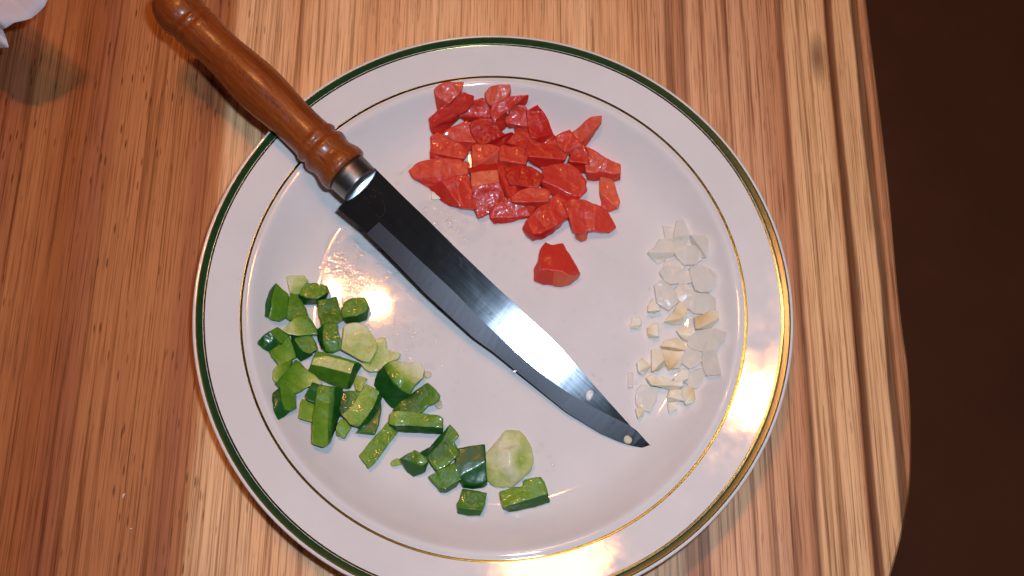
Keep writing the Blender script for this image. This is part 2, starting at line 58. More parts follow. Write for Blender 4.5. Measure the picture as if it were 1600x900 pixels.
DROPS=[(-37.5,38.3,3.4,0.48),(-28.0,41.8,3.4,0.78),(-25.7,43.3,3.4,0.83),(-30.9,42.4,3.4,0.68),(-32.6,49.6,3.4,0.97),(-24.2,36.2,3.4,0.45),(-50.6,39.8,3.4,0.86),(-28.0,49.3,3.4,0.99),(-21.8,37.4,3.4,0.93),(-31.1,49.6,3.4,0.43),(-28.8,35.2,3.4,0.6),(-26.8,46.4,3.4,1.1),(-26.5,43.2,3.4,0.68),(-30.7,40.7,3.4,0.72),(-25.0,43.6,3.4,0.86),(-18.8,34.2,3.4,1.11),(-28.2,40.0,3.4,0.43),(-30.4,41.2,3.4,0.43),(-50.3,38.7,3.4,0.71),(-38.9,32.9,3.4,0.44),(-34.1,43.0,3.4,0.87),(-25.6,42.0,3.4,0.83),(-33.3,43.6,3.4,0.59),(5.3,45.0,3.4,0.46),(-37.3,60.5,3.4,0.56),(-31.0,42.4,3.4,0.67),(-35.6,50.5,3.4,1.01),(-20.6,37.7,3.4,1.09),(-38.3,44.8,3.4,0.7),(-16.2,43.1,3.4,0.38),(-26.7,48.4,3.4,0.72),(-25.4,32.4,3.4,0.63),(-16.5,35.8,3.4,0.45),(-28.4,42.9,3.4,1.02),(-25.5,50.6,3.4,0.96),(-27.1,27.4,3.4,0.72),(-23.6,20.0,3.4,0.7),(-40.7,28.0,3.4,0.67),(-32.0,45.2,3.4,1.07),(-28.6,38.3,3.4,1.18),(-16.1,24.2,3.4,1.19),(-29.9,41.7,3.4,0.41),(-25.4,33.2,3.4,0.87),(-20.0,43.4,3.4,0.48),(-33.7,42.3,3.4,0.43),(-43.1,44.2,3.4,0.42),(-42.6,35.8,3.4,1.0),(-42.3,28.0,3.4,0.5),(-33.7,54.9,3.4,1.1),(-33.0,40.5,3.4,0.4),(-34.6,41.4,3.4,0.89),(-13.5,34.9,3.4,0.55),(-22.6,41.1,3.4,0.74),(-37.9,43.2,3.4,0.51),(-51.6,36.7,3.4,0.81),(-26.5,41.9,3.4,1.19),(-20.0,48.6,3.4,0.8),(-49.7,43.4,3.4,0.42),(-37.0,48.6,3.4,0.61),(-32.4,54.1,3.4,0.45),(-29.5,48.5,3.4,1.44),(-27.8,42.9,3.4,1.54),(-37.5,29.8,3.4,1.21),(-20.1,52.2,3.4,1.56),(-24.0,42.8,3.4,1.54),(-36.7,47.4,3.4,1.37),(-20.1,39.8,3.4,1.55),(-24.0,39.0,3.4,1.32),(-36.5,38.7,3.4,1.02),(-24.9,47.7,3.4,1.7),(-3.1,42.3,3.4,1.53),(0.4,46.7,3.4,1.75),(-18.7,37.8,3.4,1.21),(-25.0,45.9,3.4,1.2),(-21.9,39.3,3.4,1.84),(-17.1,43.1,3.4,1.67),(-36.2,38.6,3.4,1.33),(-30.4,44.8,3.4,1.23),(-31.7,41.3,3.4,1.4),(-23.9,42.0,3.4,1.09),(-24.9,43.7,3.4,1.23),(-19.0,49.7,3.4,1.2),(-18.7,39.8,3.4,1.27),(-19.7,60.6,3.4,1.71),(-9.4,52.4,3.4,1.79),(-5.6,52.2,3.4,1.08),(-28.0,36.2,3.4,1.54),(-33.9,40.2,3.4,1.75),(-30.3,38.0,3.4,1.25),(-37.5,37.9,3.4,1.51),(-30.9,39.1,3.4,1.36),(-27.8,37.2,3.4,1.49),(-19.3,31.4,3.4,1.59),(-16.7,34.4,3.4,1.3),(-82.7,6.7,3.52,1.76),(-51.1,23.0,3.4,1.21),(-78.0,13.1,3.42,1.02),(-80.7,14.0,3.5,1.87),(-75.5,-3.5,3.41,1.51),(-48.0,5.5,3.4,1.28),(-71.2,12.3,3.41,1.01),(-62.9,13.6,3.4,1.15),(-62.6,9.0,3.4,1.82),(-46.9,14.1,3.4,1.4),(-54.8,19.9,3.4,1.13),(-71.7,19.4,3.41,1.27),(-70.8,3.9,3.4,1.18),(-67.9,12.4,3.4,1.68),(-50.9,12.1,3.4,1.87),(-66.7,19.1,3.4,1.14),(-63.8,4.5,3.4,1.75),(-75.3,1.6,3.41,1.55),(-63.5,13.2,3.4,1.19),(-64.2,25.3,3.4,1.1),(-59.5,8.1,3.4,1.54),(-58.9,16.3,3.4,1.2),(-72.7,20.1,3.41,1.85),(-34.9,14.9,3.4,1.72),(-70.8,11.6,3.4,1.81),(-77.3,5.3,3.42,1.63),(-49.9,16.0,3.4,1.92),(-60.8,13.4,3.4,1.35),(-49.8,23.3,3.4,1.97),(-58.6,2.8,3.4,1.93),(-58.1,13.6,3.4,1.06),(-56.6,22.2,3.4,1.2),(-61.5,18.8,3.4,1.13),(-66.9,9.7,3.4,1.41),(-64.6,21.8,3.4,1.96),(-58.0,11.4,3.4,1.14),(-74.4,14.0,3.41,1.67),(-54.4,26.1,3.4,1.92),(-57.8,5.8,3.4,1.96),(-74.3,7.0,3.41,1.48),(-27.9,-27.4,3.4,1.31),(-14.3,-23.6,3.4,1.22),(-37.0,-25.0,3.4,1.56),(-38.8,-14.6,3.4,0.96),(-25.6,-16.1,3.4,1.05),(-34.2,-8.4,3.4,0.81),(-43.1,-14.8,3.4,1.05),(-36.4,-18.5,3.4,1.31),(-29.0,-9.4,3.4,1.31),(-46.4,-30.9,3.4,1.24),(-20.7,-14.5,3.4,0.97),(-35.9,-13.7,3.4,1.47),(-41.3,-5.8,3.4,1.25),(-39.5,-10.2,3.4,1.36),(-46.6,5.8,3.4,0.85),(-49.7,-9.9,3.4,1.48),(-47.0,-23.6,3.4,1.52),(-44.4,-22.2,3.4,1.51),(-9.8,-15.9,3.4,1.05),(-46.1,-15.9,3.4,1.44),(-55.3,-12.0,3.4,0.88),(-24.8,-1.4,3.4,1.34),(-35.9,-19.7,3.4,1.16),(-13.3,-19.6,3.4,1.13),(-31.7,-11.3,3.4,1.32),(-34.6,-1.3,3.4,1.14),(-26.7,-13.5,3.4,1.11),(-12.0,-3.3,3.4,1.57),(-31.7,-12.2,3.4,0.82),(-38.2,-14.4,3.4,0.9),(-44.5,-11.3,3.4,1.29),(-43.6,-18.5,3.4,1.58),(-27.9,-28.6,3.4,1.22),(-41.5,-9.6,3.4,1.4),(-33.0,-9.3,3.4,1.18),(-45.7,-6.0,3.4,1.4),(-44.2,-8.1,3.4,1.34),(-37.3,-3.8,3.4,1.27),(-46.7,-6.8,3.4,0.87),(-52.2,-22.7,3.4,1.38),(19.3,13.0,3.4,1.15),(-9.8,22.4,3.4,1.19),(-8.8,42.9,3.4,1.36),(-2.2,22.2,3.4,0.97),(-2.4,28.3,3.4,1.38),(-12.0,51.3,3.4,0.9),(36.9,22.6,3.4,1.11),(-19.1,11.2,3.4,1.26),(-18.8,-3.8,3.4,0.9),(27.6,27.1,3.4,0.99),(-35.6,12.3,3.4,1.0),(-15.6,60.2,3.4,1.38),(2.0,-12.0,3.4,1.17),(2.3,28.0,3.4,1.05),(-29.9,8.0,3.4,1.07),(12.5,18.7,3.4,1.3),(16.5,39.3,3.4,0.85),(2.5,59.9,3.4,0.97),(-14.2,18.0,3.4,0.83),(-1.6,32.1,3.4,0.85),(6.8,26.2,3.4,1.26),(4.7,34.8,3.4,1.02),(7.4,-7.3,3.4,1.38),(-2.3,43.3,3.4,1.12),(-21.8,2.8,3.4,0.96),(3.5,-7.5,3.4,0.95),(31.7,-68.1,3.41,0.91),(28.8,-70.9,3.41,0.88),(-1.6,-71.9,3.4,1.29),(3.4,-78.3,3.42,1.29),(20.8,-75.8,3.42,1.29),(17.9,-72.1,3.41,1.02),(3.3,-73.3,3.41,0.93),(-8.4,-78.2,3.42,1.36),(7.1,-66.5,3.4,1.15),(16.0,-73.0,3.41,1.28),(13.3,-75.6,3.42,1.29),(19.9,-74.4,3.42,0.89),(26.4,-61.5,3.4,0.91),(26.6,-79.2,3.54,1.21),(2.2,-66.5,3.4,1.05),(11.4,-82.7,3.54,0.89),(5.0,-72.3,3.41,1.02),(24.4,-62.8,3.4,1.19),(13.2,-70.3,3.4,1.27),(26.1,-59.6,3.4,1.11),(27.8,-52.5,3.4,0.97),(19.4,-76.7,3.42,0.81),(-22.8,-41.0,3.4,0.81),(-25.1,-37.1,3.4,1.09),(-11.9,-19.9,3.4,0.83),(-26.0,-28.7,3.4,1.28),(-36.3,-25.5,3.4,1.06),(-14.2,-34.4,3.4,1.34),(-21.6,-41.0,3.4,0.93),(2.9,-39.1,3.4,0.91),(-34.7,-32.9,3.4,1.02),(-21.3,-21.3,3.4,0.96),(-24.8,-29.7,3.4,0.82),(-35.8,-15.1,3.4,1.26),(-37.5,-11.1,3.4,1.36),(-32.4,-33.9,3.4,1.15),(-43.2,-46.0,3.4,1.01),(-15.1,-38.9,3.4,0.89),(-28.1,-18.4,3.4,1.12),(-31.7,-54.1,3.4,1.07),(51.6,-18.3,3.4,1.2),(47.4,-26.6,3.4,0.8),(47.2,-25.8,3.4,0.91),(58.0,2.0,3.4,1.01),(55.8,-7.4,3.4,1.11),(67.8,-23.4,3.4,1.12),(66.7,-28.0,3.41,0.91),(64.0,-45.9,3.42,1.11),(49.1,-16.4,3.4,0.78),(62.6,-19.6,3.4,0.72),(55.4,10.8,3.4,0.73),(50.3,-28.1,3.4,1.14),(47.9,12.5,3.4,0.79),(56.5,5.5,3.4,0.73),(-53.0,8.0,3.4,0.73),(-65.7,-10.0,3.4,0.96),(-62.0,5.3,3.4,0.48),(-76.4,2.9,3.41,0.51),(-77.9,8.7,3.42,0.43),(-72.7,7.5,3.41,0.65),(-65.2,18.4,3.4,0.9),(-68.1,16.6,3.4,1.73),(-54.7,9.4,3.4,0.57),(-73.7,2.7,3.41,0.94),(-74.2,14.3,3.41,1.08),(-50.9,12.5,3.4,0.94),(-36.1,12.5,3.4,1.63),(-54.5,5.2,3.4,0.99),(-69.1,-0.4,3.4,1.72),(-76.7,1.3,3.41,0.85),(-80.7,13.5,3.49,0.65),(-40.7,5.8,3.4,1.56),(-68.8,3.7,3.4,0.54),(-79.2,15.9,3.47,1.71),(-74.0,18.6,3.41,1.23),(-37.4,22.2,3.4,0.63),(-58.3,6.4,3.4,0.42),(-43.7,29.3,3.4,1.1),(-64.5,22.1,3.4,1.32),(-66.2,5.2,3.4,0.47),(-60.0,24.5,3.4,1.59),(-61.8,15.3,3.4,0.91),(-67.7,-8.3,3.4,0.4),(-70.0,-3.3,3.4,1.29),(-57.0,9.6,3.4,0.64),(-59.7,-0.8,3.4,0.44),(-57.6,18.4,3.4,1.31),(-81.0,-5.3,3.48,0.55),(-57.4,14.6,3.4,1.12),(-46.5,7.2,3.4,1.1),(-69.8,11.5,3.4,1.39),(-60.1,8.1,3.4,0.47),(-55.7,10.5,3.4,1.36),(-44.9,6.7,3.4,0.7),(-73.7,18.1,3.41,1.4),(-59.3,9.5,3.4,0.73),(-54.3,9.0,3.4,1.13),(-66.6,5.6,3.4,0.8),(-61.7,9.1,3.4,1.58),(-72.0,-4.2,3.4,0.74),(-68.5,27.1,3.41,0.42),(-63.9,13.6,3.4,1.42),(-64.6,14.3,3.4,1.32),(-71.8,12.5,3.41,1.55),(-61.0,12.1,3.4,1.06),(-65.9,9.5,3.4,1.12),(-52.3,13.2,3.4,1.09),(-37.2,18.3,3.4,1.73),(-10.9,-5.7,3.4,0.86),(-69.7,4.3,3.4,1.53),(-78.8,13.0,3.44,1.09),(-49.3,-1.0,3.4,0.77),(-27.1,9.5,3.4,0.54),(-57.9,24.0,3.4,1.0),(-73.3,12.5,3.41,0.7),(-47.1,20.4,3.4,1.48),(-68.0,8.2,3.4,1.48),(-52.0,12.1,3.4,1.28),(-39.7,-6.5,3.4,1.39),(-42.5,5.7,3.4,1.35),(-81.6,3.0,3.49,1.7),(-72.3,17.5,3.41,1.76),(-62.9,19.5,3.4,1.05),(-56.0,-2.2,3.4,1.42),(-68.7,7.0,3.4,1.39),(-78.4,18.1,3.46,0.61),(-47.3,20.0,3.4,1.52),(-56.6,4.2,3.4,1.15),(-24.4,11.7,3.4,0.64),(-47.6,-2.1,3.4,0.73),(-62.6,6.6,3.4,1.38),(-46.5,22.0,3.4,0.54),(-71.4,0.2,3.4,0.45),(-44.8,21.9,3.4,1.76),(-40.9,19.7,3.4,0.82),(-58.5,9.4,3.4,1.78),(-36.0,1.2,3.4,0.93),(-62.7,0.7,3.4,1.64),(-69.3,12.3,3.4,1.55),(-78.2,-5.5,3.42,1.1),(-53.2,18.6,3.4,0.89),(-22.8,14.1,3.4,1.17),(-70.4,14.8,3.4,1.7),(-54.2,13.3,3.4,0.45),(-81.9,13.1,3.52,0.87),(-70.7,3.0,3.4,0.53),(-81.2,4.9,3.48,1.01),(-56.3,17.6,3.4,1.46),(-65.0,19.5,3.4,1.05),(-60.5,-3.8,3.4,1.61),(-38.4,14.2,3.4,1.76),(-78.9,12.7,3.44,1.77),(-67.3,11.8,3.4,1.6),(-80.7,0.8,3.46,1.24),(-80.6,-0.4,3.46,1.72),(-38.6,2.2,3.4,1.37),(-68.0,7.9,3.4,1.09),(-58.8,4.6,3.4,1.11),(-67.6,9.4,3.4,0.86),(-48.5,2.4,3.4,0.83),(-75.2,13.3,3.41,0.46),(-57.0,-10.3,3.4,1.03),(-75.0,17.6,3.42,1.05),(-79.6,25.3,3.54,1.28),(-40.8,-5.9,3.4,0.65),(-29.3,-13.3,3.4,0.43),(-42.6,-23.2,3.4,0.75),(-38.5,-22.0,3.4,1.32),(-57.2,-10.2,3.4,1.4),(-60.7,1.0,3.4,1.08),(-38.3,-2.4,3.4,1.4),(-51.7,-12.2,3.4,1.04),(-32.6,-17.9,3.4,1.34),(-35.0,-20.0,3.4,0.68),(-58.9,-3.8,3.4,0.69),(-44.8,-13.1,3.4,0.61),(-54.7,-20.7,3.4,1.27),(-33.5,-6.3,3.4,0.63),(-35.0,1.9,3.4,1.18),(-50.9,-4.0,3.4,0.77),(-51.8,-11.0,3.4,1.09),(-36.4,-8.2,3.4,1.12),(-38.5,-15.6,3.4,0.56),(-44.1,-22.7,3.4,0.76),(-39.6,-11.9,3.4,1.26),(-41.0,-20.8,3.4,0.85),(-54.7,-18.6,3.4,0.39),(-45.0,-12.6,3.4,0.53),(-43.7,-23.8,3.4,1.12),(-39.7,-14.0,3.4,0.79),(-38.7,-26.8,3.4,1.21),(-18.2,2.6,3.4,1.36),(-40.3,-24.5,3.4,0.5),(-58.4,-11.5,3.4,1.02),(-32.3,-11.9,3.4,0.8),(-27.9,-3.6,3.4,0.55),(-55.6,-23.8,3.4,0.42),(-35.2,3.6,3.4,1.03),(-31.8,-20.2,3.4,0.52),(-36.7,-9.1,3.4,0.41),(-49.5,-16.3,3.4,1.26),(-39.6,-17.4,3.4,0.75),(-54.0,-18.6,3.4,1.36),(-58.2,-25.4,3.4,0.5),(-64.0,-17.7,3.4,1.23),(-45.5,-11.2,3.4,1.4),(-51.1,-24.2,3.4,0.46),(-33.0,-18.0,3.4,1.18),(-42.9,-5.3,3.4,0.63),(-52.9,-10.4,3.4,0.62),(-39.6,-15.6,3.4,0.45),(-40.2,7.7,3.4,1.19),(-48.7,-6.1,3.4,0.65),(-52.7,-15.8,3.4,1.22),(-32.2,-10.8,3.4,0.65),(-47.5,5.2,3.4,1.37),(-24.0,-10.2,3.4,1.22),(-57.9,-17.4,3.4,0.58),(-34.7,-12.9,3.4,1.16),(-39.3,3.7,3.4,0.74),(-44.2,-14.0,3.4,1.27),(-47.7,-12.0,3.4,0.71),(-50.6,-20.8,3.4,0.68),(-42.4,-24.0,3.4,1.15),(-53.3,-16.4,3.4,0.76),(-26.5,-6.9,3.4,1.08),(-25.2,-17.5,3.4,0.81),(-47.4,-5.1,3.4,0.44),(-59.0,-11.2,3.4,0.54),(-49.1,-9.9,3.4,0.37),(-32.1,-15.4,3.4,0.62),(-37.5,-20.1,3.4,1.18),(-56.1,-14.0,3.4,1.3),(-38.8,-31.2,3.4,1.06),(-48.8,4.8,3.4,0.53),(-52.2,-20.7,3.4,0.91),(-34.7,-12.5,3.4,0.64),(-40.8,1.5,3.4,0.69),(-30.4,-16.0,3.4,0.94),(-34.7,-4.4,3.4,0.93),(-40.7,-1.2,3.4,1.01),(-25.8,-13.8,3.4,0.82),(-55.3,-12.1,3.4,1.17),(-29.7,-27.4,3.4,0.51),(-67.4,27.3,3.41,1.22),(-80.3,24.2,3.55,1.34),(-70.5,5.3,3.4,0.74),(-68.4,32.8,3.41,0.48),(-76.0,18.2,3.42,0.41),(-76.7,21.3,3.43,0.51),(-69.0,32.6,3.41,0.76),(-73.7,34.5,3.48,0.63),(-66.4,23.1,3.4,1.04),(-66.8,21.7,3.4,1.29),(-66.1,27.6,3.4,1.18),(-75.3,18.8,3.42,1.29),(-66.3,34.3,3.41,0.61),(-68.2,28.5,3.41,0.76),(-72.5,20.2,3.41,0.71),(-79.5,14.3,3.47,1.1),(-78.1,29.0,3.53,1.21),(-69.8,33.8,3.42,1.3),(-74.1,33.8,3.48,0.94),(-68.3,25.6,3.41,1.07),(-80.4,15.1,3.49,0.91),(-73.6,22.8,3.42,0.88),(-66.8,34.4,3.41,0.56),(-75.0,11.7,3.41,0.43),(-64.7,35.5,3.41,1.26),(-45.4,64.3,3.42,0.79),(-51.6,60.0,3.42,1.03),(-50.4,65.4,3.51,1.12),(-46.0,69.6,3.54,0.87),(-38.7,72.6,3.51,1.04),(-53.4,63.4,3.52,1.09),(-47.6,68.9,3.54,0.55),(-49.0,67.1,3.53,0.53),(-44.7,68.2,3.49,0.8),(-46.9,68.1,3.51,0.98),(-35.4,74.0,3.5,0.6),(-50.6,64.7,3.5,0.81),(-46.8,69.4,3.54,1.11),(-52.7,64.9,3.54,0.77),(-9.7,17.8,3.4,0.91),(-32.4,27.6,3.4,0.86),(-16.5,7.4,3.4,0.58),(-21.3,17.9,3.4,0.56),(-13.4,8.1,3.4,0.76),(-17.4,18.5,3.4,0.72),(3.7,35.1,3.4,0.86),(-11.2,25.9,3.4,0.87),(-18.4,10.9,3.4,0.58),(-2.5,29.3,3.4,0.78),(-18.6,1.3,3.4,0.45),(-29.2,11.3,3.4,0.99),(-25.1,27.0,3.4,0.6),(-4.2,8.6,3.4,0.73),(-6.5,16.6,3.4,0.52),(-2.9,34.5,3.4,0.5),(-16.3,8.6,3.4,0.38),(-13.4,9.9,3.4,0.43),(-16.5,23.3,3.4,0.85),(-15.8,29.2,3.4,0.55),(-33.3,39.9,3.4,0.39),(-14.7,30.2,3.4,0.84),(-16.8,31.6,3.4,0.42),(-20.6,3.6,3.4,0.74),(-11.8,10.7,3.4,0.57),(-2.8,19.4,3.4,0.91),(-11.5,17.6,3.4,0.82),(-21.3,43.9,3.4,0.64),(1.9,26.7,3.4,0.51),(-16.0,16.5,3.4,0.67),(-23.3,31.2,3.4,0.69),(0.9,34.4,3.4,0.51),(-10.1,18.8,3.4,0.97),(-11.6,-12.5,3.4,0.74),(-4.2,20.2,3.4,0.44),(-17.5,9.1,3.4,0.44),(-11.6,19.7,3.4,0.97),(-22.4,10.1,3.4,0.37),(-29.7,15.9,3.4,0.93),(-11.0,-14.1,3.4,0.82),(-15.4,13.4,3.4,0.47),(-12.9,13.3,3.4,0.73),(-7.9,30.6,3.4,0.84),(2.0,48.3,3.4,0.67),(-25.1,32.9,3.4,0.94),(2.1,42.7,3.4,0.64),(29.8,52.5,3.4,0.37),(37.1,31.2,3.4,0.69),(23.2,28.5,3.4,0.68),(8.1,39.6,3.4,0.61),(12.1,37.6,3.4,0.62),(37.0,47.5,3.4,0.68),(46.6,31.3,3.4,0.74),(1.0,33.3,3.4,0.75),(33.8,38.9,3.4,0.33),(9.5,13.3,3.4,0.8),(18.4,47.2,3.4,0.79),(0.9,24.7,3.4,0.32),(-3.7,6.2,3.4,0.4),(6.5,23.0,3.4,0.44),(22.0,11.1,3.4,0.73),(24.0,-11.6,3.4,0.33),(54.4,29.6,3.4,0.84),(21.3,22.4,3.4,0.76),(10.4,23.9,3.4,0.83),(18.4,13.7,3.4,0.77),(18.7,32.0,3.4,0.48),(-1.3,33.8,3.4,0.8),(41.3,-8.9,3.4,0.49),(37.1,3.3,3.4,0.65),(-1.2,25.0,3.4,0.71),(5.4,29.9,3.4,0.51),(26.6,17.5,3.4,0.5),(49.5,9.8,3.4,0.33),(4.1,33.9,3.4,0.81),(10.9,36.8,3.4,0.43),(14.3,27.7,3.4,0.44),(45.6,46.6,3.4,0.87),(41.1,33.8,3.4,0.36),(11.7,54.1,3.4,0.35),(-7.2,-78.9,3.43,0.46),(11.6,-76.8,3.42,0.91),(20.6,-68.7,3.4,0.51),(-1.0,-72.1,3.4,0.96),(24.0,-69.4,3.41,0.66),(23.0,-70.8,3.41,0.98),(29.6,-64.6,3.4,0.97),(12.1,-40.0,3.4,0.44),(-16.0,-58.3,3.4,0.84),(1.7,-61.6,3.4,0.92),(18.4,-62.5,3.4,0.88),(20.9,-65.6,3.4,0.67),(16.4,-71.8,3.41,0.3),(11.9,-75.0,3.41,0.85),(24.2,-73.9,3.42,0.32),(31.9,-70.8,3.42,0.83),(-0.4,-59.0,3.4,0.3),(5.7,-72.4,3.41,0.81),(7.9,-57.2,3.4,0.57),(27.5,-68.4,3.41,0.33),(17.3,-65.3,3.4,0.84),(-1.5,-60.9,3.4,0.45),(2.0,-73.0,3.41,0.52),(9.8,-60.6,3.4,0.41),(9.1,-64.3,3.4,0.96),(8.2,-65.8,3.4,0.93),(7.0,-66.6,3.4,0.65),(17.7,-59.3,3.4,0.74),(12.0,-71.9,3.41,0.63),(3.9,-75.9,3.41,0.92),(25.6,-59.2,3.4,0.81),(18.1,-57.7,3.4,0.82),(21.6,-71.5,3.41,0.5),(9.3,-65.7,3.4,0.98),(-8.6,-61.1,3.4,0.57),(-14.7,-26.3,3.4,0.82),(-46.5,-50.2,3.4,0.83),(-22.2,-51.5,3.4,0.59),(-38.4,-43.8,3.4,0.5),(-30.4,-69.3,3.41,0.87),(-14.3,-17.9,3.4,0.95),(-16.1,-33.0,3.4,0.41),(-37.7,-57.1,3.4,0.51),(-13.7,-43.6,3.4,0.99),(-16.0,-47.7,3.4,0.42),(-36.3,-69.1,3.42,0.68),(-33.8,-35.1,3.4,0.62),(-42.3,-41.7,3.4,0.57),(-59.1,-54.1,3.45,0.98),(-44.3,-9.5,3.4,0.67),(-33.0,-46.1,3.4,0.43),(-15.5,-20.1,3.4,0.83),(-9.0,-43.7,3.4,0.37),(-21.8,-60.0,3.4,0.7),(-21.8,-27.4,3.4,0.92),(-13.4,-24.0,3.4,0.38),(-36.8,-43.0,3.4,0.52),(-29.9,-29.2,3.4,0.93),(-32.5,-23.4,3.4,0.5),(-46.8,-68.9,3.53,0.83),(-47.9,-43.9,3.4,0.63),(-34.4,-45.6,3.4,0.57),(3.7,-33.3,3.4,0.61),(-42.8,-21.5,3.4,0.4),(-13.1,-30.7,3.4,0.31),(-44.1,-40.2,3.4,0.75),(-19.4,-41.7,3.4,0.79),(-24.4,-24.3,3.4,0.63),(-24.8,-25.4,3.4,0.63),(-39.1,-38.8,3.4,0.9),(67.9,-0.5,3.4,0.47),(63.9,-36.3,3.41,0.31),(63.6,-31.0,3.4,0.68),(52.9,3.0,3.4,0.49),(47.9,8.5,3.4,0.69),(70.3,-2.0,3.4,0.55),(64.9,5.3,3.4,0.69),(50.9,6.7,3.4,0.49),(37.1,-23.1,3.4,0.63),(77.7,-28.8,3.52,0.68),(37.2,3.8,3.4,0.45),(49.0,4.6,3.4,0.26),(57.7,-17.0,3.4,0.29),(60.2,-16.4,3.4,0.51),(58.0,5.0,3.4,0.55),(50.9,-8.0,3.4,0.33),(32.4,-1.4,3.4,0.67),(71.4,-18.8,3.41,0.59),(44.0,-17.8,3.4,0.32),(59.6,-46.3,3.41,0.29),(61.3,-25.1,3.4,0.58),(21.3,26.4,3.4,0.5),(37.4,-15.4,3.4,0.62),(58.9,-19.0,3.4,0.41),(74.1,-7.0,3.41,0.5),(62.9,-21.3,3.4,0.37),(35.2,-32.6,3.4,0.39),(52.3,-15.8,3.4,0.6),(33.6,1.1,3.4,0.32),(44.6,-29.3,3.4,0.54),(77.8,0.7,3.42,0.46),(81.9,-4.6,3.5,0.46),(81.3,2.2,3.48,0.43),(83.5,-4.1,3.54,0.56),(80.6,10.2,3.48,0.61),(76.0,-5.9,3.41,0.55),(83.1,-0.9,3.53,0.6),(72.6,-0.5,3.41,0.69),(73.5,-13.6,3.41,0.3),(73.8,7.1,3.41,0.6),(67.3,-14.3,3.4,0.45),(69.5,0.3,3.4,0.32),(75.9,-32.7,3.51,0.55),(77.4,4.5,3.42,0.51),(81.5,-20.0,3.55,0.68),(76.8,-2.4,3.42,0.59),(72.8,3.4,3.41,0.73),(80.4,11.0,3.48,0.66),(73.2,15.8,3.41,0.52),(71.2,17.4,3.41,0.68),(31.9,-19.1,3.4,0.49),(40.2,-20.6,3.4,0.49),(25.9,-44.9,3.4,0.41),(54.0,-34.2,3.4,0.54),(7.2,-31.7,3.4,0.3),(42.2,-46.6,3.4,0.42),(43.4,-42.0,3.4,0.43),(26.4,-11.2,3.4,0.24),(39.9,-38.2,3.4,0.31),(-13.3,-49.1,3.4,0.39),(36.9,-54.9,3.4,0.3),(51.2,-31.4,3.4,0.62),(5.9,-36.3,3.4,0.61),(37.9,-51.5,3.4,0.29),(-32.4,31.2,3.4,0.57),(-31.9,-16.8,3.4,0.66),(0.8,50.1,3.4,0.38),(-56.1,3.8,3.4,0.46),(-80.2,-14.6,3.48,0.24),(0.2,57.4,3.4,0.24),(23.0,72.2,3.41,0.65),(28.1,21.5,3.4,0.67),(-19.6,57.9,3.4,0.48),(-47.1,26.6,3.4,0.33),(-10.6,-5.8,3.4,0.28),(-32.5,33.3,3.4,0.41),(-16.1,64.5,3.4,0.5),(47.1,65.9,3.47,0.67),(-11.4,49.7,3.4,0.47),(-18.0,70.6,3.41,0.55),(34.8,39.8,3.4,0.55),(-56.1,33.0,3.4,0.58),(13.8,78.8,3.45,0.4),(-10.0,66.2,3.4,0.41),(-39.7,-29.2,3.4,0.39),(36.5,20.2,3.4,0.25),(66.7,10.3,3.4,0.3),(26.3,52.4,3.4,0.65),(64.6,12.7,3.4,0.38),(7.3,31.9,3.4,0.58),(-3.5,56.0,3.4,0.47),(3.7,78.4,3.42,0.35),(-64.9,32.3,3.41,0.26),(51.2,19.3,3.4,0.48),(24.9,63.4,3.4,0.41),(-46.9,6.6,3.4,0.32),(-32.0,76.1,3.51,0.39),(-53.5,6.6,3.4,0.59),(-39.5,73.6,3.54,0.33),(-68.6,4.0,3.4,0.67),(-8.5,50.6,3.4,0.46),(-32.4,59.0,3.4,0.6),(-31.8,68.5,3.41,0.57),(12.6,-23.2,3.4,0.59),(-7.4,3.5,3.4,0.33),(-66.8,30.2,3.41,0.62),(23.1,7.2,3.4,0.55),(-30.3,70.8,3.42,0.39),(41.0,5.6,3.4,0.56),(-41.6,71.1,3.51,0.61),(2.0,-8.8,3.4,0.35),(-19.8,-8.5,3.4,0.45),(17.3,67.0,3.4,0.48),(-5.9,-21.8,3.4,0.58),(-30.3,36.3,3.4,0.33),(47.8,33.1,3.4,0.68),(2.3,8.2,3.4,0.38),(-1.1,62.3,3.4,0.6),(40.6,40.9,3.4,0.27),(-83.8,-4.4,3.55,0.44),(-33.3,36.2,3.4,0.27),(50.5,18.6,3.4,0.47),(14.1,35.7,3.4,0.45),(6.7,26.5,3.4,0.41),(90.5,1.6,4.78,3.0),(88.6,0.0,4.22,1.2),(-74.5,-4.2,3.41,1.5),(-55.5,5.2,3.4,1.6),(-53.6,-5.5,3.4,1.7),(-71.8,9.4,3.41,1.2),(-80.8,-7.9,3.48,1.4)]
FILM=[(-82.3, 21.7), (-81.2, 29.1), (-77.0, 34.1), (-71.6, 32.0), (-68.6, 24.6), (-61.8, 18.1), (-52.5, 10.1), (-46.1, 1.3), (-46.8, -8.0), (-52.8, -12.2), (-58.3, -10.5), (-62.8, -3.2), (-69.1, -0.1), (-75.6, 4.3), (-82.4, 10.6)]
FILM2=[(-40.3, 50.5), (-34.4, 53.0), (-26.4, 49.4), (-15.2, 43.8), (-7.5, 42.2), (-9.3, 35.6), (-16.1, 30.8), (-23.4, 34.3), (-31.1, 40.8), (-37.6, 45.1)]
SEEDS=[(-27.73, -32.25, 4.2, 1.75), (-21.33, -45.55, 4.2, 1.85)]
LAMPS=[(-0.22390,0.37856,1.30000),(-0.31566,0.41292,1.30000),(-0.32389,0.34898,1.30000)]
TABLE_EDGE=[(178.7, 185.5), (182.7, 139.2), (186.3, 95.3), (188.4, 61.6), (190.1, 29.2), (192.0, 5.7), (193.5, -9.5), (194.1, -34.9), (192.8, -61.1), (188.9, -82.5), (182.6, -103.5)]
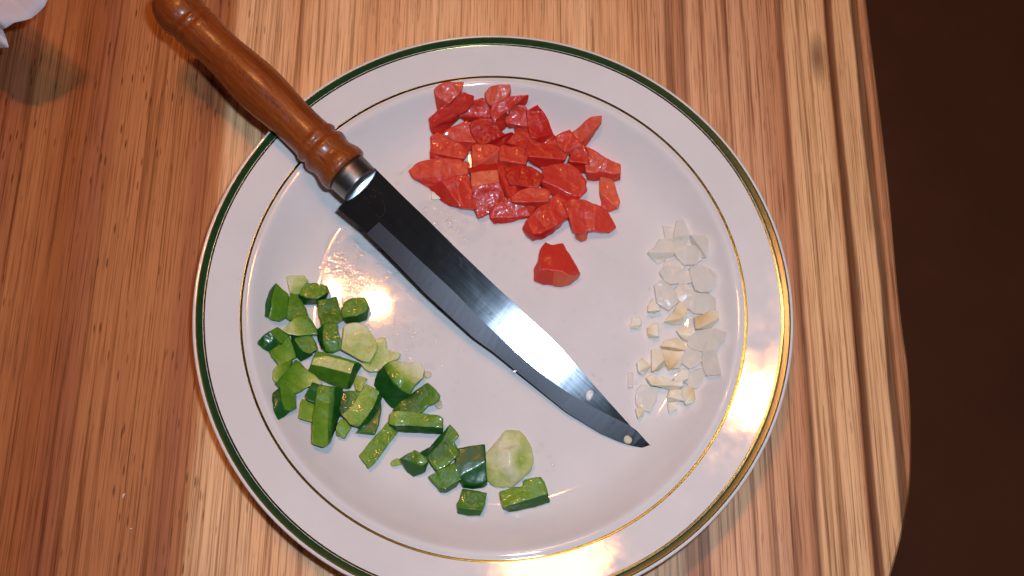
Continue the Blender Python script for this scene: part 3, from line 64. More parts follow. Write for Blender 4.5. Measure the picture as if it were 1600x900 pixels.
PAPER=[(-211.8, 116.5, 52.0), (-212.2, 114.4, 52.0), (-213.5, 111.6, 51.0), (-215.7, 109.4, 50.0), (-219.0, 106.4, 49.0), (-220.5, 104.6, 50.0), (-225.3, 102.2, 51.0), (-228.7, 99.9, 50.0), (-231.8, 100.5, 47.0), (-231.7, 99.3, 44.0), (-231.5, 98.2, 42.0), (-230.8, 95.5, 40.0), (-235.9, 95.9, 38.0), (-242.7, 96.1, 36.0)]
CRUMBS=[(-154.4, -96.6, 0.0), (-148.7, -110.4, 0.0)]
PIECES = [
('tomato_piece','tomato piece','diced tomato on the plate','tomato',"orange-red tomato wedge at the top left, nearest the plate's inner rim",0.3,
 [(-36.6,101.0,23.1,-36.8,102.1,19.0),(-34.0,103.0,24.3,-34.2,104.4,19.6),(-30.5,104.4,24.2,-30.7,105.8,19.6),(-24.5,105.0,24.0,-24.7,106.3,19.4),(-25.2,102.5,23.6,-25.4,103.9,17.4),(-26.5,100.6,21.8,-26.7,102.0,15.7),(-30.5,96.5,19.9,-30.7,98.1,12.9),(-36.1,98.7,21.1,-36.3,99.8,16.5),(-34.5,94.2,12.5,-34.6,94.5,10.9),(-35.5,96.4,15.9,-35.6,97.0,13.4)],
 [([7,6,5,4,3,2,1,0],0.6440382039123063),([7,9,8,6],0.5640382039123063)]),
('tomato_piece','tomato piece','diced tomato on the plate','tomato','long slanting tomato strip just below the top left wedge',0.3,
 [(-26.5,100.2,22.4,-26.7,101.8,15.9),(-22.9,100.6,21.8,-23.1,102.1,15.4),(-19.3,100.7,19.1,-19.4,101.8,14.2),(-19.7,98.8,17.4,-19.9,99.9,12.6),(-21.4,96.5,16.2,-21.5,97.8,10.9),(-37.4,86.3,12.0,-37.7,87.4,7.4),(-38.3,89.9,14.1,-38.5,90.9,9.9),(-34.7,92.1,17.7,-35.0,93.7,10.8),(-31.0,95.5,19.1,-31.3,97.0,12.6),(-28.2,98.5,21.5,-28.4,100.1,14.7),(-26.4,93.1,10.1,-26.5,93.4,8.6),(-30.1,89.1,8.4,-30.2,89.5,7.0),(-33.0,85.8,7.0,-33.0,86.1,5.8),(-36.0,85.1,7.2,-36.0,85.3,6.0)],
 [([9,8,7,6,5,4,3,2,1,0],0.4338333533305966),([5,13,12,11,10,4],0.3538333533305966)]),
('tomato_piece','tomato piece','diced tomato on the plate','tomato','square red tomato chunk between the slanting strip and the grainy angled piece',0.3,
 [(-22.0,96.8,15.5,-22.2,98.0,10.7),(-19.5,99.1,16.8,-19.6,100.2,12.3),(-16.5,99.9,17.1,-16.6,101.0,12.5),(-14.5,101.6,16.2,-14.5,102.3,13.4),(-12.5,100.2,16.6,-12.6,101.2,12.2),(-11.0,97.3,13.9,-11.1,98.4,9.5),(-8.9,94.7,12.0,-9.0,95.8,7.5),(-24.5,93.3,13.3,-24.7,94.4,8.5),(-10.8,94.9,8.6,-10.8,95.2,7.2),(-16.6,93.8,9.6,-16.6,94.4,7.2),(-21.8,93.4,9.6,-21.9,93.8,7.6)],
 [([7,6,5,4,3,2,1,0],0.4086798998695557),([7,10,9,8,6],0.3286798998695557)]),
('tomato_piece','tomato piece','diced tomato on the plate','tomato','top middle tomato chunk with a flat upper edge, above the grainy angled piece',0.3,
 [(-12.7,102.9,20.5,-12.8,104.1,15.1),(-10.5,104.9,22.2,-10.6,106.1,17.0),(-6.9,106.5,21.7,-7.0,107.4,18.1),(-2.7,107.0,21.6,-2.7,107.8,18.3),(-1.9,105.3,19.9,-1.9,106.1,16.4),(-7.4,98.2,15.5,-7.5,99.5,10.1),(-10.9,99.4,17.1,-11.0,100.7,11.5),(-12.3,101.4,19.0,-12.4,102.6,13.5),(-2.6,103.9,15.9,-2.6,104.3,14.4),(-1.8,101.5,14.6,-1.8,102.1,12.3),(-4.8,100.5,12.8,-4.8,100.9,11.2)],
 [([7,6,5,4,3,2,1,0],0.7033821279389241),([5,10,9,8,4],0.5833821279389241)]),
('tomato_piece','tomato piece','diced tomato on the plate','tomato','grainy angled tomato piece with a pointed right end, below the top middle chunk',0.3,
 [(-9.3,98.2,17.7,-9.4,99.7,11.4),(-4.5,99.8,18.2,-4.6,101.1,12.5),(-1.6,101.6,19.8,-1.6,102.9,14.1),(2.0,102.1,20.1,2.0,103.4,14.5),(6.8,103.7,19.8,6.8,104.6,16.0),(-7.7,91.4,13.3,-7.8,93.0,6.9),(-9.6,95.3,15.3,-9.7,96.8,9.3),(6.2,102.2,15.4,6.2,102.6,13.9),(4.8,101.0,13.6,4.8,101.2,12.6),(-0.1,100.1,13.0,-0.1,100.4,11.7),(-3.7,98.7,13.3,-3.7,99.3,10.8),(-2.9,97.1,10.4,-2.9,97.4,9.4),(-2.0,94.3,9.4,-2.0,94.7,7.6),(-2.8,92.2,7.9,-2.8,92.5,6.5),(-5.3,89.6,7.1,-5.4,90.0,5.7)],
 [([6,5,4,3,2,1,0],0.5007885807481158),([5,14,13,12,11,10,9,8,7,4],0.3807885807481158)]),
('tomato_piece','tomato piece','diced tomato on the plate','tomato','tomato piece between the two small gaps where the plate shows through',0.3,
 [(-0.9,98.2,14.6,-0.9,99.4,9.8),(2.3,99.5,16.0,2.3,100.7,11.0),(5.7,99.7,16.2,5.7,100.9,11.3),(7.2,97.3,14.4,7.2,98.6,9.4),(7.8,90.8,11.2,7.8,92.2,5.5),(-2.0,93.2,11.6,-2.0,94.4,6.5),(-2.1,94.7,12.6,-2.2,96.0,7.3),(-0.7,95.7,12.8,-0.7,96.9,8.0),(8.5,88.3,6.7,8.5,88.9,4.4),(5.0,88.7,6.6,5.0,89.3,4.5),(2.6,90.9,7.3,2.6,91.5,5.1),(2.5,92.9,7.5,2.5,93.3,5.9),(-0.3,92.6,7.4,-0.3,93.1,5.8)],
 [([7,6,5,4,3,2,1,0],0.4518899014485625),([5,12,11,10,9,8,4],0.5518899014485625)]),
('tomato_piece','tomato piece','diced tomato on the plate','tomato','smooth deep red tomato chunk left of the lower white gap',0.3,
 [(-17.6,91.2,12.7,-17.7,92.7,6.4),(-14.3,92.3,13.1,-14.4,93.9,6.8),(-9.4,93.1,13.1,-9.5,94.6,6.8),(-7.0,90.8,12.0,-7.1,92.4,5.5),(-4.9,87.2,11.3,-5.0,89.0,4.4),(-2.3,86.4,10.7,-2.4,88.1,4.1),(1.0,87.4,10.7,0.9,89.0,4.3),(-13.3,80.7,10.6,-13.4,82.5,3.5),(-15.7,83.5,10.7,-15.8,85.3,3.9),(-17.8,86.5,11.2,-17.9,88.1,4.6),(-18.6,89.1,12.0,-18.8,90.6,5.5),(2.9,88.1,6.7,2.9,88.8,4.3),(-0.2,84.5,5.8,-0.3,85.1,3.7),(-4.7,82.2,6.2,-4.8,82.9,3.5),(-9.3,81.5,6.8,-9.4,82.4,3.5)],
 [([10,9,8,7,6,5,4,3,2,1,0],0.2),([7,14,13,12,11,6],0.12)]),
('tomato_piece','tomato piece','diced tomato on the plate','tomato','tomato piece right below the lower white gap',0.3,
 [(-0.5,82.5,10.8,-0.5,84.1,4.6),(2.9,86.5,11.5,2.8,88.1,5.1),(4.6,88.2,11.8,4.6,89.8,5.6),(8.3,87.9,11.8,8.3,89.4,5.6),(10.6,85.6,11.3,10.7,87.2,5.0),(12.6,83.9,11.0,12.7,85.5,4.9),(13.8,79.9,11.2,13.9,81.6,4.5),(7.8,80.6,6.3,7.8,81.1,4.5),(1.0,81.2,6.0,1.0,81.5,4.5)],
 [([6,5,4,3,2,1,0],0.3542011082002637),([0,8,7,6],0.27420110820026367)]),
('tomato_piece','tomato piece','diced tomato on the plate','tomato','tall leaning tomato strip right of the white gaps, with a peaked top',0.3,
 [(7.5,97.2,14.7,7.5,98.5,9.4),(12.1,99.9,17.6,12.1,101.2,12.1),(14.5,97.9,14.6,14.6,98.9,10.3),(17.7,93.5,12.5,17.8,94.7,7.5),(20.7,88.5,10.1,20.8,89.7,5.2),(10.9,85.2,12.2,11.0,87.3,4.0),(9.2,91.2,13.4,9.2,93.1,6.0),(22.7,88.1,7.7,22.8,88.8,5.1),(22.3,85.8,7.4,22.3,86.6,4.4),(18.4,83.4,7.6,18.5,84.3,3.8),(13.7,83.6,7.6,13.8,84.6,3.8)],
 [([6,5,4,3,2,1,0],0.3205996320593255),([5,10,9,8,7,4],0.2405996320593255)]),
('tomato_piece','tomato piece','diced tomato on the plate','tomato','grainy tomato piece under the slanting strip, beside a thin white sliver',0.3,
 [(-32.0,84.0,10.8,-32.3,85.4,5.0),(-28.9,86.5,11.1,-29.1,87.9,5.5),(-25.4,88.7,11.4,-25.6,90.0,6.0),(-21.3,91.3,11.8,-21.4,92.5,6.8),(-19.3,89.3,11.3,-19.4,90.7,5.6),(-17.5,86.4,10.1,-17.6,87.8,4.5),(-15.2,82.2,9.3,-15.4,83.6,3.7),(-29.8,82.4,9.6,-30.0,83.7,4.3),(-16.1,80.9,5.3,-16.1,81.4,3.5),(-20.0,79.5,5.5,-20.0,80.0,3.5),(-22.6,80.7,6.1,-22.7,81.3,3.6),(-27.1,82.7,5.9,-27.2,83.2,4.0)],
 [([7,6,5,4,3,2,1,0],0.5857476089121874),([7,11,10,9,8,6],0.46574760891218736)]),
('tomato_piece','tomato piece','diced tomato on the plate','tomato','tomato block at the left edge, above the big pointed wedge',0.3,
 [(-36.8,82.4,10.4,-37.1,83.7,5.1),(-34.5,84.1,10.8,-34.7,85.4,5.3),(-32.0,83.3,10.1,-32.2,84.6,4.8),(-27.4,80.8,9.9,-27.7,82.3,3.9),(-22.4,79.4,9.4,-22.6,80.9,3.6),(-20.0,76.4,9.2,-20.1,77.8,3.5),(-21.2,73.4,9.6,-21.4,75.0,3.4),(-36.4,74.7,9.6,-36.7,76.2,3.6),(-36.1,78.2,9.4,-36.4,79.5,4.0),(-24.9,72.8,5.9,-25.0,73.4,3.4),(-31.6,71.2,5.8,-31.7,71.8,3.4),(-36.2,71.1,5.1,-36.3,71.5,3.5)],
 [([8,7,6,5,4,3,2,1,0],0.537871053840181),([7,11,10,9,6],0.417871053840181)]),
('tomato_piece','tomato piece','diced tomato on the plate','tomato','pinkish square tomato block in the middle left, right of a small white gap',0.3,
 [(-16.8,79.1,10.5,-17.0,80.9,3.5),(-13.3,80.7,10.6,-13.4,82.5,3.5),(-7.7,80.1,10.2,-7.8,81.8,3.5),(-2.7,79.4,10.4,-2.8,81.2,3.5),(-15.6,69.0,10.1,-15.8,70.6,3.4),(-16.7,74.9,10.1,-16.9,76.6,3.4),(-1.3,78.5,6.2,-1.3,79.2,3.4),(-2.9,75.1,5.8,-2.9,75.7,3.4),(-5.6,74.1,5.4,-5.6,74.6,3.4),(-10.0,71.7,6.0,-10.1,72.3,3.4),(-14.5,70.2,6.3,-14.6,70.9,3.4)],
 [([5,4,3,2,1,0],0.5982488845885313),([4,10,9,8,7,6,3],0.6982488845885314)]),
('tomato_piece','tomato piece','diced tomato on the plate','tomato','blurred red tomato chunk at the very centre of the heap',0.3,
 [(-3.4,80.1,11.6,-3.5,82.0,4.5),(1.6,79.3,11.6,1.5,81.1,4.5),(7.0,80.1,11.6,7.0,81.9,4.5),(9.1,76.9,11.7,9.1,78.7,4.4),(8.2,72.4,11.8,8.2,74.2,4.4),(-3.4,72.9,11.3,-3.5,74.6,4.4),(2.9,72.8,5.5,2.9,73.0,4.4),(-1.3,70.4,6.8,-1.3,71.0,4.4)],
 [([5,4,3,2,1,0],0.485374730580623),([5,7,6,4],0.5853747305806231)]),
('tomato_piece','tomato piece','diced tomato on the plate','tomato','rounded tomato piece under the foot of the tall leaning strip',0.3,
 [(10.5,83.5,11.5,10.5,85.3,4.3),(16.7,82.4,11.3,16.8,84.2,4.3),(22.0,85.3,12.0,22.1,87.0,5.1),(23.6,84.2,11.8,23.8,85.9,4.9),(25.7,81.0,11.7,25.8,82.9,4.4),(27.4,78.5,11.8,27.6,80.4,4.2),(26.9,76.4,11.8,27.1,78.4,4.0),(8.5,76.4,11.8,8.6,78.4,3.9),(8.9,80.6,11.4,8.9,82.6,4.0),(22.4,74.7,7.2,22.5,75.6,3.9),(17.7,72.3,6.6,17.7,72.9,3.9),(15.1,74.0,6.6,15.1,74.7,3.9),(11.3,75.8,6.5,11.3,76.4,3.9)],
 [([8,7,6,5,4,3,2,1,0],0.3821001178238015),([7,12,11,10,9,6],0.3021001178238015)]),
('tomato_piece','tomato piece','diced tomato on the plate','tomato','big pointed tomato wedge with a speckled top at the far left',0.3,
 [(-46.0,65.4,6.9,-46.2,66.2,3.5),(-43.4,68.1,7.9,-43.7,69.2,3.5),(-39.1,70.2,7.9,-39.3,71.3,3.5),(-31.4,71.1,9.7,-31.7,72.6,3.4),(-23.8,71.3,10.0,-24.0,73.0,3.4),(-18.8,70.2,9.7,-19.0,71.8,3.4),(-18.9,65.4,10.0,-19.1,67.0,3.4),(-43.6,62.8,6.4,-43.8,63.5,3.4),(-22.8,63.2,6.1,-22.9,63.8,3.4),(-27.4,60.5,6.6,-27.5,61.3,3.4),(-32.7,58.2,6.4,-32.8,58.8,3.4),(-35.9,59.2,4.9,-36.0,59.5,3.4),(-39.8,61.3,4.6,-39.9,61.5,3.4)],
 [([7,6,5,4,3,2,1,0],0.6357939078840827),([7,12,11,10,9,8,6],0.5157939078840827)]),
('tomato_piece','tomato piece','diced tomato on the plate','tomato','curved tomato slice just below the big pointed wedge, nearest the blade',0.3,
 [(-30.2,59.2,10.6,-30.5,60.8,3.9),(-22.9,62.4,10.1,-23.1,63.9,3.9),(-19.1,63.8,10.5,-19.3,65.4,3.9),(-17.3,60.6,10.1,-17.4,62.0,3.9),(-15.5,54.9,10.6,-15.7,56.5,3.9),(-13.4,48.1,10.3,-13.6,49.5,3.9),(-19.6,48.8,8.0,-19.7,49.7,3.9),(-24.6,50.5,5.1,-24.7,50.8,3.9),(-29.2,52.9,4.8,-29.2,53.1,3.9),(-32.5,55.3,4.6,-32.5,55.4,3.9),(-35.5,58.3,5.4,-35.6,58.7,3.9)],
 [([6,5,4,3,2,1,0],0.47616023763625615),([0,10,9,8,7,6],0.35616023763625615)]),
('tomato_piece','tomato piece','diced tomato on the plate','tomato','upright rectangular tomato block with a pale top band, left of the lower middle',0.3,
 [(-16.1,65.1,12.1,-16.4,67.1,3.9),(-10.8,66.2,12.2,-10.9,68.2,3.9),(-5.1,67.1,12.7,-5.2,69.3,3.9),(-3.9,60.8,12.4,-4.0,62.8,3.9),(-9.5,59.2,12.6,-9.7,61.3,3.9),(-14.9,57.8,12.4,-15.1,59.8,3.9),(-2.1,57.5,11.3,-2.2,59.2,3.9),(-0.3,53.4,10.5,-0.3,54.9,3.9),(-6.1,48.0,7.2,-6.2,48.8,3.9),(-11.3,44.9,6.6,-11.4,45.5,3.9),(-13.5,49.4,8.5,-13.7,50.5,3.9),(-17.9,67.5,9.9,-18.1,69.0,3.9),(-12.3,69.3,10.2,-12.4,70.8,3.9),(-5.3,70.7,9.9,-5.4,72.2,3.9)],
 [([5,4,3,2,1,0],0.8161834285371963),([10,9,8,7,6,3,4,5],0.39618342853719624),([0,1,2,13,12,11],0.28618342853719625)]),
('tomato_piece','tomato piece','diced tomato on the plate','tomato','narrow red tomato strip right beside the upright rectangular block',0.3,
 [(-5.1,71.4,9.9,-5.2,73.0,3.4),(-1.4,70.8,9.7,-1.4,72.4,3.4),(1.7,66.9,10.1,1.6,68.5,3.4),(3.9,61.5,10.1,3.9,63.1,3.4),(5.5,57.5,9.7,5.5,59.0,3.4),(3.3,54.5,10.1,3.2,56.1,3.4),(-0.3,58.5,5.3,-0.3,59.0,3.4),(-2.1,62.2,5.7,-2.2,62.7,3.4),(-3.8,67.2,5.3,-3.8,67.7,3.4)],
 [([5,4,3,2,1,0],0.3545181443870739),([0,8,7,6,5],0.45451814438707394)]),
('tomato_piece','tomato piece','diced tomato on the plate','tomato','deep red tomato chunk below the centre of the heap',0.3,
 [(-0.6,69.1,10.8,-0.7,70.8,3.9),(5.3,70.8,11.1,5.3,72.6,3.9),(10.9,70.1,10.8,10.9,71.8,3.9),(15.0,67.7,11.0,15.1,69.5,3.9),(17.0,65.8,11.3,17.1,67.6,3.9),(14.9,61.1,11.1,14.9,62.8,3.9),(2.4,61.6,11.1,2.4,63.3,3.9),(0.5,65.7,11.1,0.5,67.4,3.9),(9.6,61.2,6.6,9.6,61.8,3.9),(4.8,59.6,5.4,4.8,60.0,3.9)],
 [([7,6,5,4,3,2,1,0],0.2143250865328782),([6,9,8,5],0.3143250865328782)]),
('tomato_piece','tomato piece','diced tomato on the plate','tomato','lighter tomato piece lying above the bottom left strip',0.3,
 [(3.6,53.8,11.9,3.6,55.4,4.9),(7.8,57.4,11.9,7.8,59.1,4.9),(12.2,59.1,12.1,12.3,60.8,4.9),(17.7,59.0,11.9,17.8,60.6,4.9),(20.5,58.0,11.7,20.6,59.6,4.9),(20.2,54.0,12.0,20.3,55.6,4.9),(4.0,52.4,12.3,4.0,54.1,4.9),(19.0,53.6,6.2,19.0,53.9,4.9),(13.7,51.6,6.1,13.7,51.8,4.9),(8.4,52.5,7.3,8.4,53.1,4.9)],
 [([6,5,4,3,2,1,0],0.5886603450188028),([6,9,8,7,5],0.4686603450188028)]),
('tomato_piece','tomato piece','diced tomato on the plate','tomato','bottom left tomato strip with a square cut end',0.3,
 [(-5.5,47.8,7.8,-5.6,48.8,3.4),(-2.8,51.2,9.7,-2.9,52.6,3.4),(2.2,53.5,10.1,2.1,55.0,3.4),(8.3,52.4,10.1,8.3,53.9,3.4),(13.9,50.2,10.2,13.9,51.7,3.4),(12.4,47.9,7.5,12.4,48.8,3.4),(-4.7,44.8,7.4,-4.7,45.7,3.4),(4.4,45.3,4.8,4.4,45.7,3.4),(-3.6,43.2,5.1,-3.6,43.6,3.4)],
 [([6,5,4,3,2,1,0],0.4648366568130081),([6,8,7,5],0.38483665681300816)]),
('tomato_piece','tomato piece','diced tomato on the plate','tomato','big rounded orange-red tomato chunk on the right of the heap',0.3,
 [(18.2,69.9,11.2,18.3,71.7,3.9),(21.2,72.3,10.1,21.3,73.9,3.9),(25.1,73.9,9.6,25.2,75.3,3.9),(29.7,73.8,9.9,29.8,75.3,4.0),(33.2,71.6,9.6,33.4,73.0,4.0),(35.8,68.5,9.6,36.0,69.9,3.9),(37.8,66.7,8.9,38.0,67.9,3.9),(37.0,64.1,9.3,37.2,65.4,3.9),(37.8,62.0,8.9,38.0,63.2,3.9),(35.2,59.0,8.6,35.4,60.1,3.9),(16.7,64.8,11.2,16.8,66.6,3.9),(32.8,57.9,5.2,32.9,58.2,3.9),(28.0,57.3,5.5,28.0,57.7,3.9),(24.7,59.2,6.8,24.8,59.8,3.9),(20.3,61.1,5.9,20.4,61.6,3.9),(17.7,63.3,6.5,17.7,63.9,3.9)],
 [([10,9,8,7,6,5,4,3,2,1,0],0.48856935967156917),([10,15,14,13,12,11,9],0.3685693596715691)]),
('tomato_piece','tomato piece','diced tomato on the plate','tomato','thin tomato spike pointing to the upper right',0.3,
 [(29.5,89.5,11.0,29.6,90.5,6.9),(32.4,91.4,12.6,32.5,92.3,8.7),(35.6,93.7,16.1,35.7,94.7,11.5),(38.4,95.1,18.4,38.5,96.2,13.7),(42.2,95.7,19.9,42.3,96.7,15.8),(42.1,93.9,18.2,42.3,94.8,14.0),(33.6,85.4,9.8,33.7,86.4,5.6),(30.9,87.1,10.7,31.1,88.2,6.0),(39.4,90.4,11.0,39.4,90.8,9.5),(35.9,85.3,7.5,36.0,85.7,5.7)],
 [([7,6,5,4,3,2,1,0],0.6923453287350309),([6,9,8,5],0.5723453287350309)]),
('tomato_piece','tomato piece','diced tomato on the plate','tomato','tomato chunk at the root of the pointing spike',0.3,
 [(22.8,86.5,12.5,22.9,88.2,5.5),(25.4,88.2,13.5,25.5,90.0,6.5),(28.4,90.3,13.3,28.5,91.6,7.8),(29.4,88.2,13.7,29.6,89.8,7.0),(31.4,86.4,12.9,31.6,87.9,6.4),(34.4,83.4,12.6,34.6,85.1,5.7),(26.6,80.7,11.9,26.8,82.6,4.4),(24.0,83.2,11.7,24.1,85.0,4.7),(34.0,81.9,7.2,34.1,82.5,4.9),(31.0,80.5,7.5,31.1,81.2,4.4)],
 [([7,6,5,4,3,2,1,0],0.5176897433261891),([6,9,8,5],0.6176897433261891)]),
('tomato_piece','tomato piece','diced tomato on the plate','tomato','dark red slanting tomato strip left of the flat right-hand piece',0.3,
 [(33.2,83.1,12.3,33.4,84.9,5.0),(35.6,83.4,12.2,35.8,85.0,5.3),(37.8,79.6,11.4,38.0,81.3,4.5),(38.1,74.8,10.9,38.3,76.6,3.8),(29.7,75.6,11.2,30.0,77.5,3.5),(31.0,79.8,11.1,31.2,81.6,4.0),(38.1,72.7,5.9,38.1,73.3,3.5),(34.6,73.1,5.9,34.7,73.7,3.5),(30.8,74.6,7.0,30.9,75.5,3.5)],
 [([5,4,3,2,1,0],0.3491524734983483),([4,8,7,6,3],0.22915247349834827)]),
('tomato_piece','tomato piece','diced tomato on the plate','tomato','flat tomato piece at the far right with a square end',0.3,
 [(35.7,83.1,12.0,35.9,84.8,5.2),(38.8,81.9,11.8,39.1,83.4,5.3),(42.9,79.4,12.0,43.2,81.0,5.2),(47.0,77.1,12.0,47.3,78.7,5.2),(51.0,76.3,10.2,51.2,77.4,5.6),(53.1,75.6,10.7,53.3,76.7,5.9),(53.3,71.6,10.7,53.6,73.0,4.8),(50.7,71.1,9.8,50.9,72.4,4.2),(46.6,71.8,9.7,46.9,73.2,3.9),(41.5,71.1,9.5,41.7,72.6,3.5),(38.7,70.8,9.6,39.0,72.3,3.5),(37.8,75.0,10.6,38.1,76.6,3.7),(53.9,70.3,6.2,54.0,70.8,4.3),(51.2,69.9,5.9,51.3,70.4,3.9),(47.1,70.6,5.7,47.2,71.1,3.7),(42.0,69.9,5.5,42.0,70.4,3.5),(39.2,69.7,5.4,39.3,70.2,3.5)],
 [([11,10,9,8,7,6,5,4,3,2,1,0],0.6436158731700596),([16,15,14,13,12,6,7,8,9,10],0.49361587317005967)]),
('tomato_piece','tomato piece','diced tomato on the plate','tomato','narrow orange tomato strip hanging below the flat right-hand piece',0.3,
 [(45.5,70.1,7.2,45.6,71.0,3.6),(49.5,69.2,7.2,49.7,70.0,3.8),(51.1,66.5,7.6,51.3,67.4,3.6),(52.7,61.6,7.0,52.9,62.4,3.5),(54.0,57.9,7.5,54.2,58.8,3.4),(53.5,55.6,7.2,53.8,56.5,3.4),(45.9,62.6,7.1,46.0,63.4,3.4),(45.3,66.4,7.4,45.5,67.3,3.5),(49.6,54.7,4.6,49.7,55.0,3.4),(46.9,54.8,4.6,46.9,55.0,3.4),(47.3,57.6,5.1,47.4,58.0,3.4)],
 [([7,6,5,4,3,2,1,0],0.7261532813769754),([6,10,9,8,5],0.6061532813769754)]),
('tomato_piece','tomato piece','diced tomato on the plate','tomato','slanting tomato slab at the bottom of the heap, its cut end to the lower left',0.3,
 [(10.5,41.1,7.1,10.5,41.9,3.4),(11.7,43.5,10.3,11.7,45.0,3.4),(14.7,47.4,10.2,14.8,48.9,3.4),(18.9,51.5,10.7,19.0,53.1,3.4),(22.3,55.2,10.3,22.4,56.8,3.4),(25.2,57.7,10.3,25.3,59.3,3.4),(28.0,55.2,10.7,28.2,56.9,3.4),(31.2,52.7,10.3,31.4,54.3,3.4),(31.5,48.4,10.7,31.7,50.0,3.4),(28.4,44.7,10.1,28.6,46.2,3.4),(23.3,40.8,10.1,23.4,42.2,3.4),(18.1,37.6,10.3,18.2,39.1,3.4),(15.1,37.0,10.6,15.2,38.5,3.4),(28.7,45.0,6.2,28.8,45.6,3.4),(23.5,40.7,6.2,23.6,41.2,3.4),(18.9,37.6,5.4,19.0,38.1,3.4),(15.1,36.3,5.4,15.1,36.8,3.4),(12.5,38.4,5.4,12.6,38.8,3.4)],
 [([12,11,10,9,8,7,6,5,4,3,2,1,0],0.44346605627425234),([0,17,16,15,14,13,9,10,11,12],0.26346605627425235)]),
('tomato_piece','tomato piece','diced tomato on the plate','tomato','wet glittering tomato piece at the bottom right with a hollow lower edge',0.3,
 [(30.4,50.4,10.9,30.6,52.1,3.4),(29.3,53.2,11.2,29.5,54.9,3.4),(32.2,55.8,10.9,32.4,57.5,3.4),(36.8,55.2,11.1,37.0,56.9,3.4),(42.9,53.7,11.2,43.2,55.5,3.4),(48.3,51.6,9.6,48.6,53.0,3.4),(50.4,48.7,8.4,50.7,49.8,3.4),(52.8,45.1,7.4,53.0,45.9,3.4),(50.5,43.2,7.4,50.7,44.1,3.4),(46.8,42.5,8.6,47.0,43.6,3.4),(43.1,42.7,9.6,43.3,44.0,3.4),(40.2,41.3,9.3,40.4,42.5,3.4),(37.9,39.7,8.7,38.1,40.8,3.4),(36.1,39.7,8.3,36.3,40.7,3.4),(34.3,40.4,11.0,34.6,42.0,3.4),(32.6,44.8,10.9,32.8,46.4,3.4),(34.9,41.3,7.1,35.0,42.1,3.4),(35.8,39.3,4.9,35.9,39.6,3.4),(37.7,38.2,4.9,37.8,38.5,3.4),(39.5,39.3,4.9,39.5,39.6,3.4),(40.5,41.5,5.4,40.6,41.9,3.4)],
 [([15,14,13,12,11,10,9,8,7,6,5,4,3,2,1,0],0.5519948776764018),([11,12,13,16,17,18,19,20],0.7519948776764017)]),
('tomato_piece','tomato piece','diced tomato on the plate','tomato','single tomato chunk lying apart below the heap',0.3,
 [(19.8,30.3,10.7,19.9,31.8,3.4),(21.1,33.1,9.5,21.2,34.4,3.4),(23.3,31.6,10.7,23.4,33.1,3.4),(26.9,32.8,9.1,27.0,34.0,3.4),(28.7,33.4,8.7,28.8,34.5,3.4),(30.0,31.2,9.1,30.1,32.3,3.4),(32.5,26.8,10.4,32.8,28.2,3.4),(35.2,23.0,9.3,35.4,24.2,3.4),(37.3,20.6,7.6,37.5,21.4,3.4),(35.5,18.9,9.5,35.7,20.1,3.4),(32.3,18.0,12.3,32.6,19.7,3.4),(29.3,19.3,12.3,29.6,21.0,3.4),(25.8,19.0,12.4,26.0,20.7,3.4),(24.5,20.0,12.7,24.7,21.8,3.4),(19.9,19.3,12.6,20.0,21.0,3.4),(19.3,24.7,11.3,19.4,26.2,3.4),(25.9,15.7,5.4,25.9,16.0,3.4),(21.1,15.7,4.9,21.1,16.0,3.4),(17.8,16.7,4.9,17.8,17.0,3.4),(17.6,21.3,7.2,17.7,22.0,3.4),(36.4,19.1,5.4,36.5,19.5,3.4),(33.6,16.8,4.9,33.6,17.1,3.4),(30.1,15.3,4.9,30.1,15.5,3.4),(27.1,15.3,4.9,27.1,15.6,3.4)],
 [([15,14,13,12,11,10,9,8,7,6,5,4,3,2,1,0],0.425797539524343),([15,19,18,17,16,12,13,14],0.5357975395243431),([16,23,22,21,20,8,9,10,11,12],0.725797539524343)]),
('pepper_piece','pepper piece','chopped green pepper on the plate','pepper','pepper piece with a grey-green skin side, furthest left in the top row',0.06,
 [(-99.3,1.1,15.7,-99.9,2.0,10.2),(-94.2,-2.4,11.8,-94.8,-1.6,6.7),(-93.6,-4.7,11.7,-94.2,-3.9,6.4),(-93.4,-8.4,11.8,-94.0,-7.6,6.4),(-93.2,-12.4,11.2,-93.7,-11.8,6.5),(-96.1,-15.1,12.1,-96.5,-14.6,8.5),(-98.8,-15.4,14.5,-99.2,-14.8,10.6),(-100.2,-14.5,15.3,-100.6,-14.1,11.8),(-99.5,-10.2,16.1,-100.2,-9.5,10.9),(-100.0,-6.8,16.5,-100.6,-6.0,11.0),(-99.8,-2.6,15.9,-100.4,-1.9,10.7),(-102.2,-14.1,14.1,-102.3,-14.0,13.4),(-102.6,-8.6,14.8,-102.8,-8.4,13.3),(-101.6,-2.3,14.4,-101.9,-2.0,12.1)],
 [([10,9,8,7,6,5,4,3,2,1,0],0.3900000739302193),([13,12,11,7,8,9,10,0],0.07)]),
('pepper_piece','pepper piece','chopped green pepper on the plate','pepper','pale yellowish pepper pith corner behind the top row',0.8,
 [(-95.5,6.2,11.4,-96.0,6.8,7.5),(-94.0,6.7,10.4,-94.5,7.3,6.6),(-88.6,8.2,9.1,-89.1,9.0,4.5),(-87.0,6.2,8.3,-87.4,6.9,4.0),(-87.2,4.2,8.5,-87.7,4.9,4.0),(-89.0,0.3,8.5,-89.5,1.0,4.5),(-91.2,-1.6,8.2,-91.5,-1.1,5.1),(-93.7,-0.7,9.7,-94.1,-0.2,6.3),(-94.4,2.7,10.2,-94.8,3.3,6.7)],
 [([8,7,6,5,4,3,2,1,0],[0.91,0.76,0.46,0.51,0.66,0.81,0.86,0.91,0.86])]),
('pepper_piece','pepper piece','chopped green pepper on the plate','pepper','broad pepper piece at the top with a dark lower skin edge, touching the bright glare',0.06,
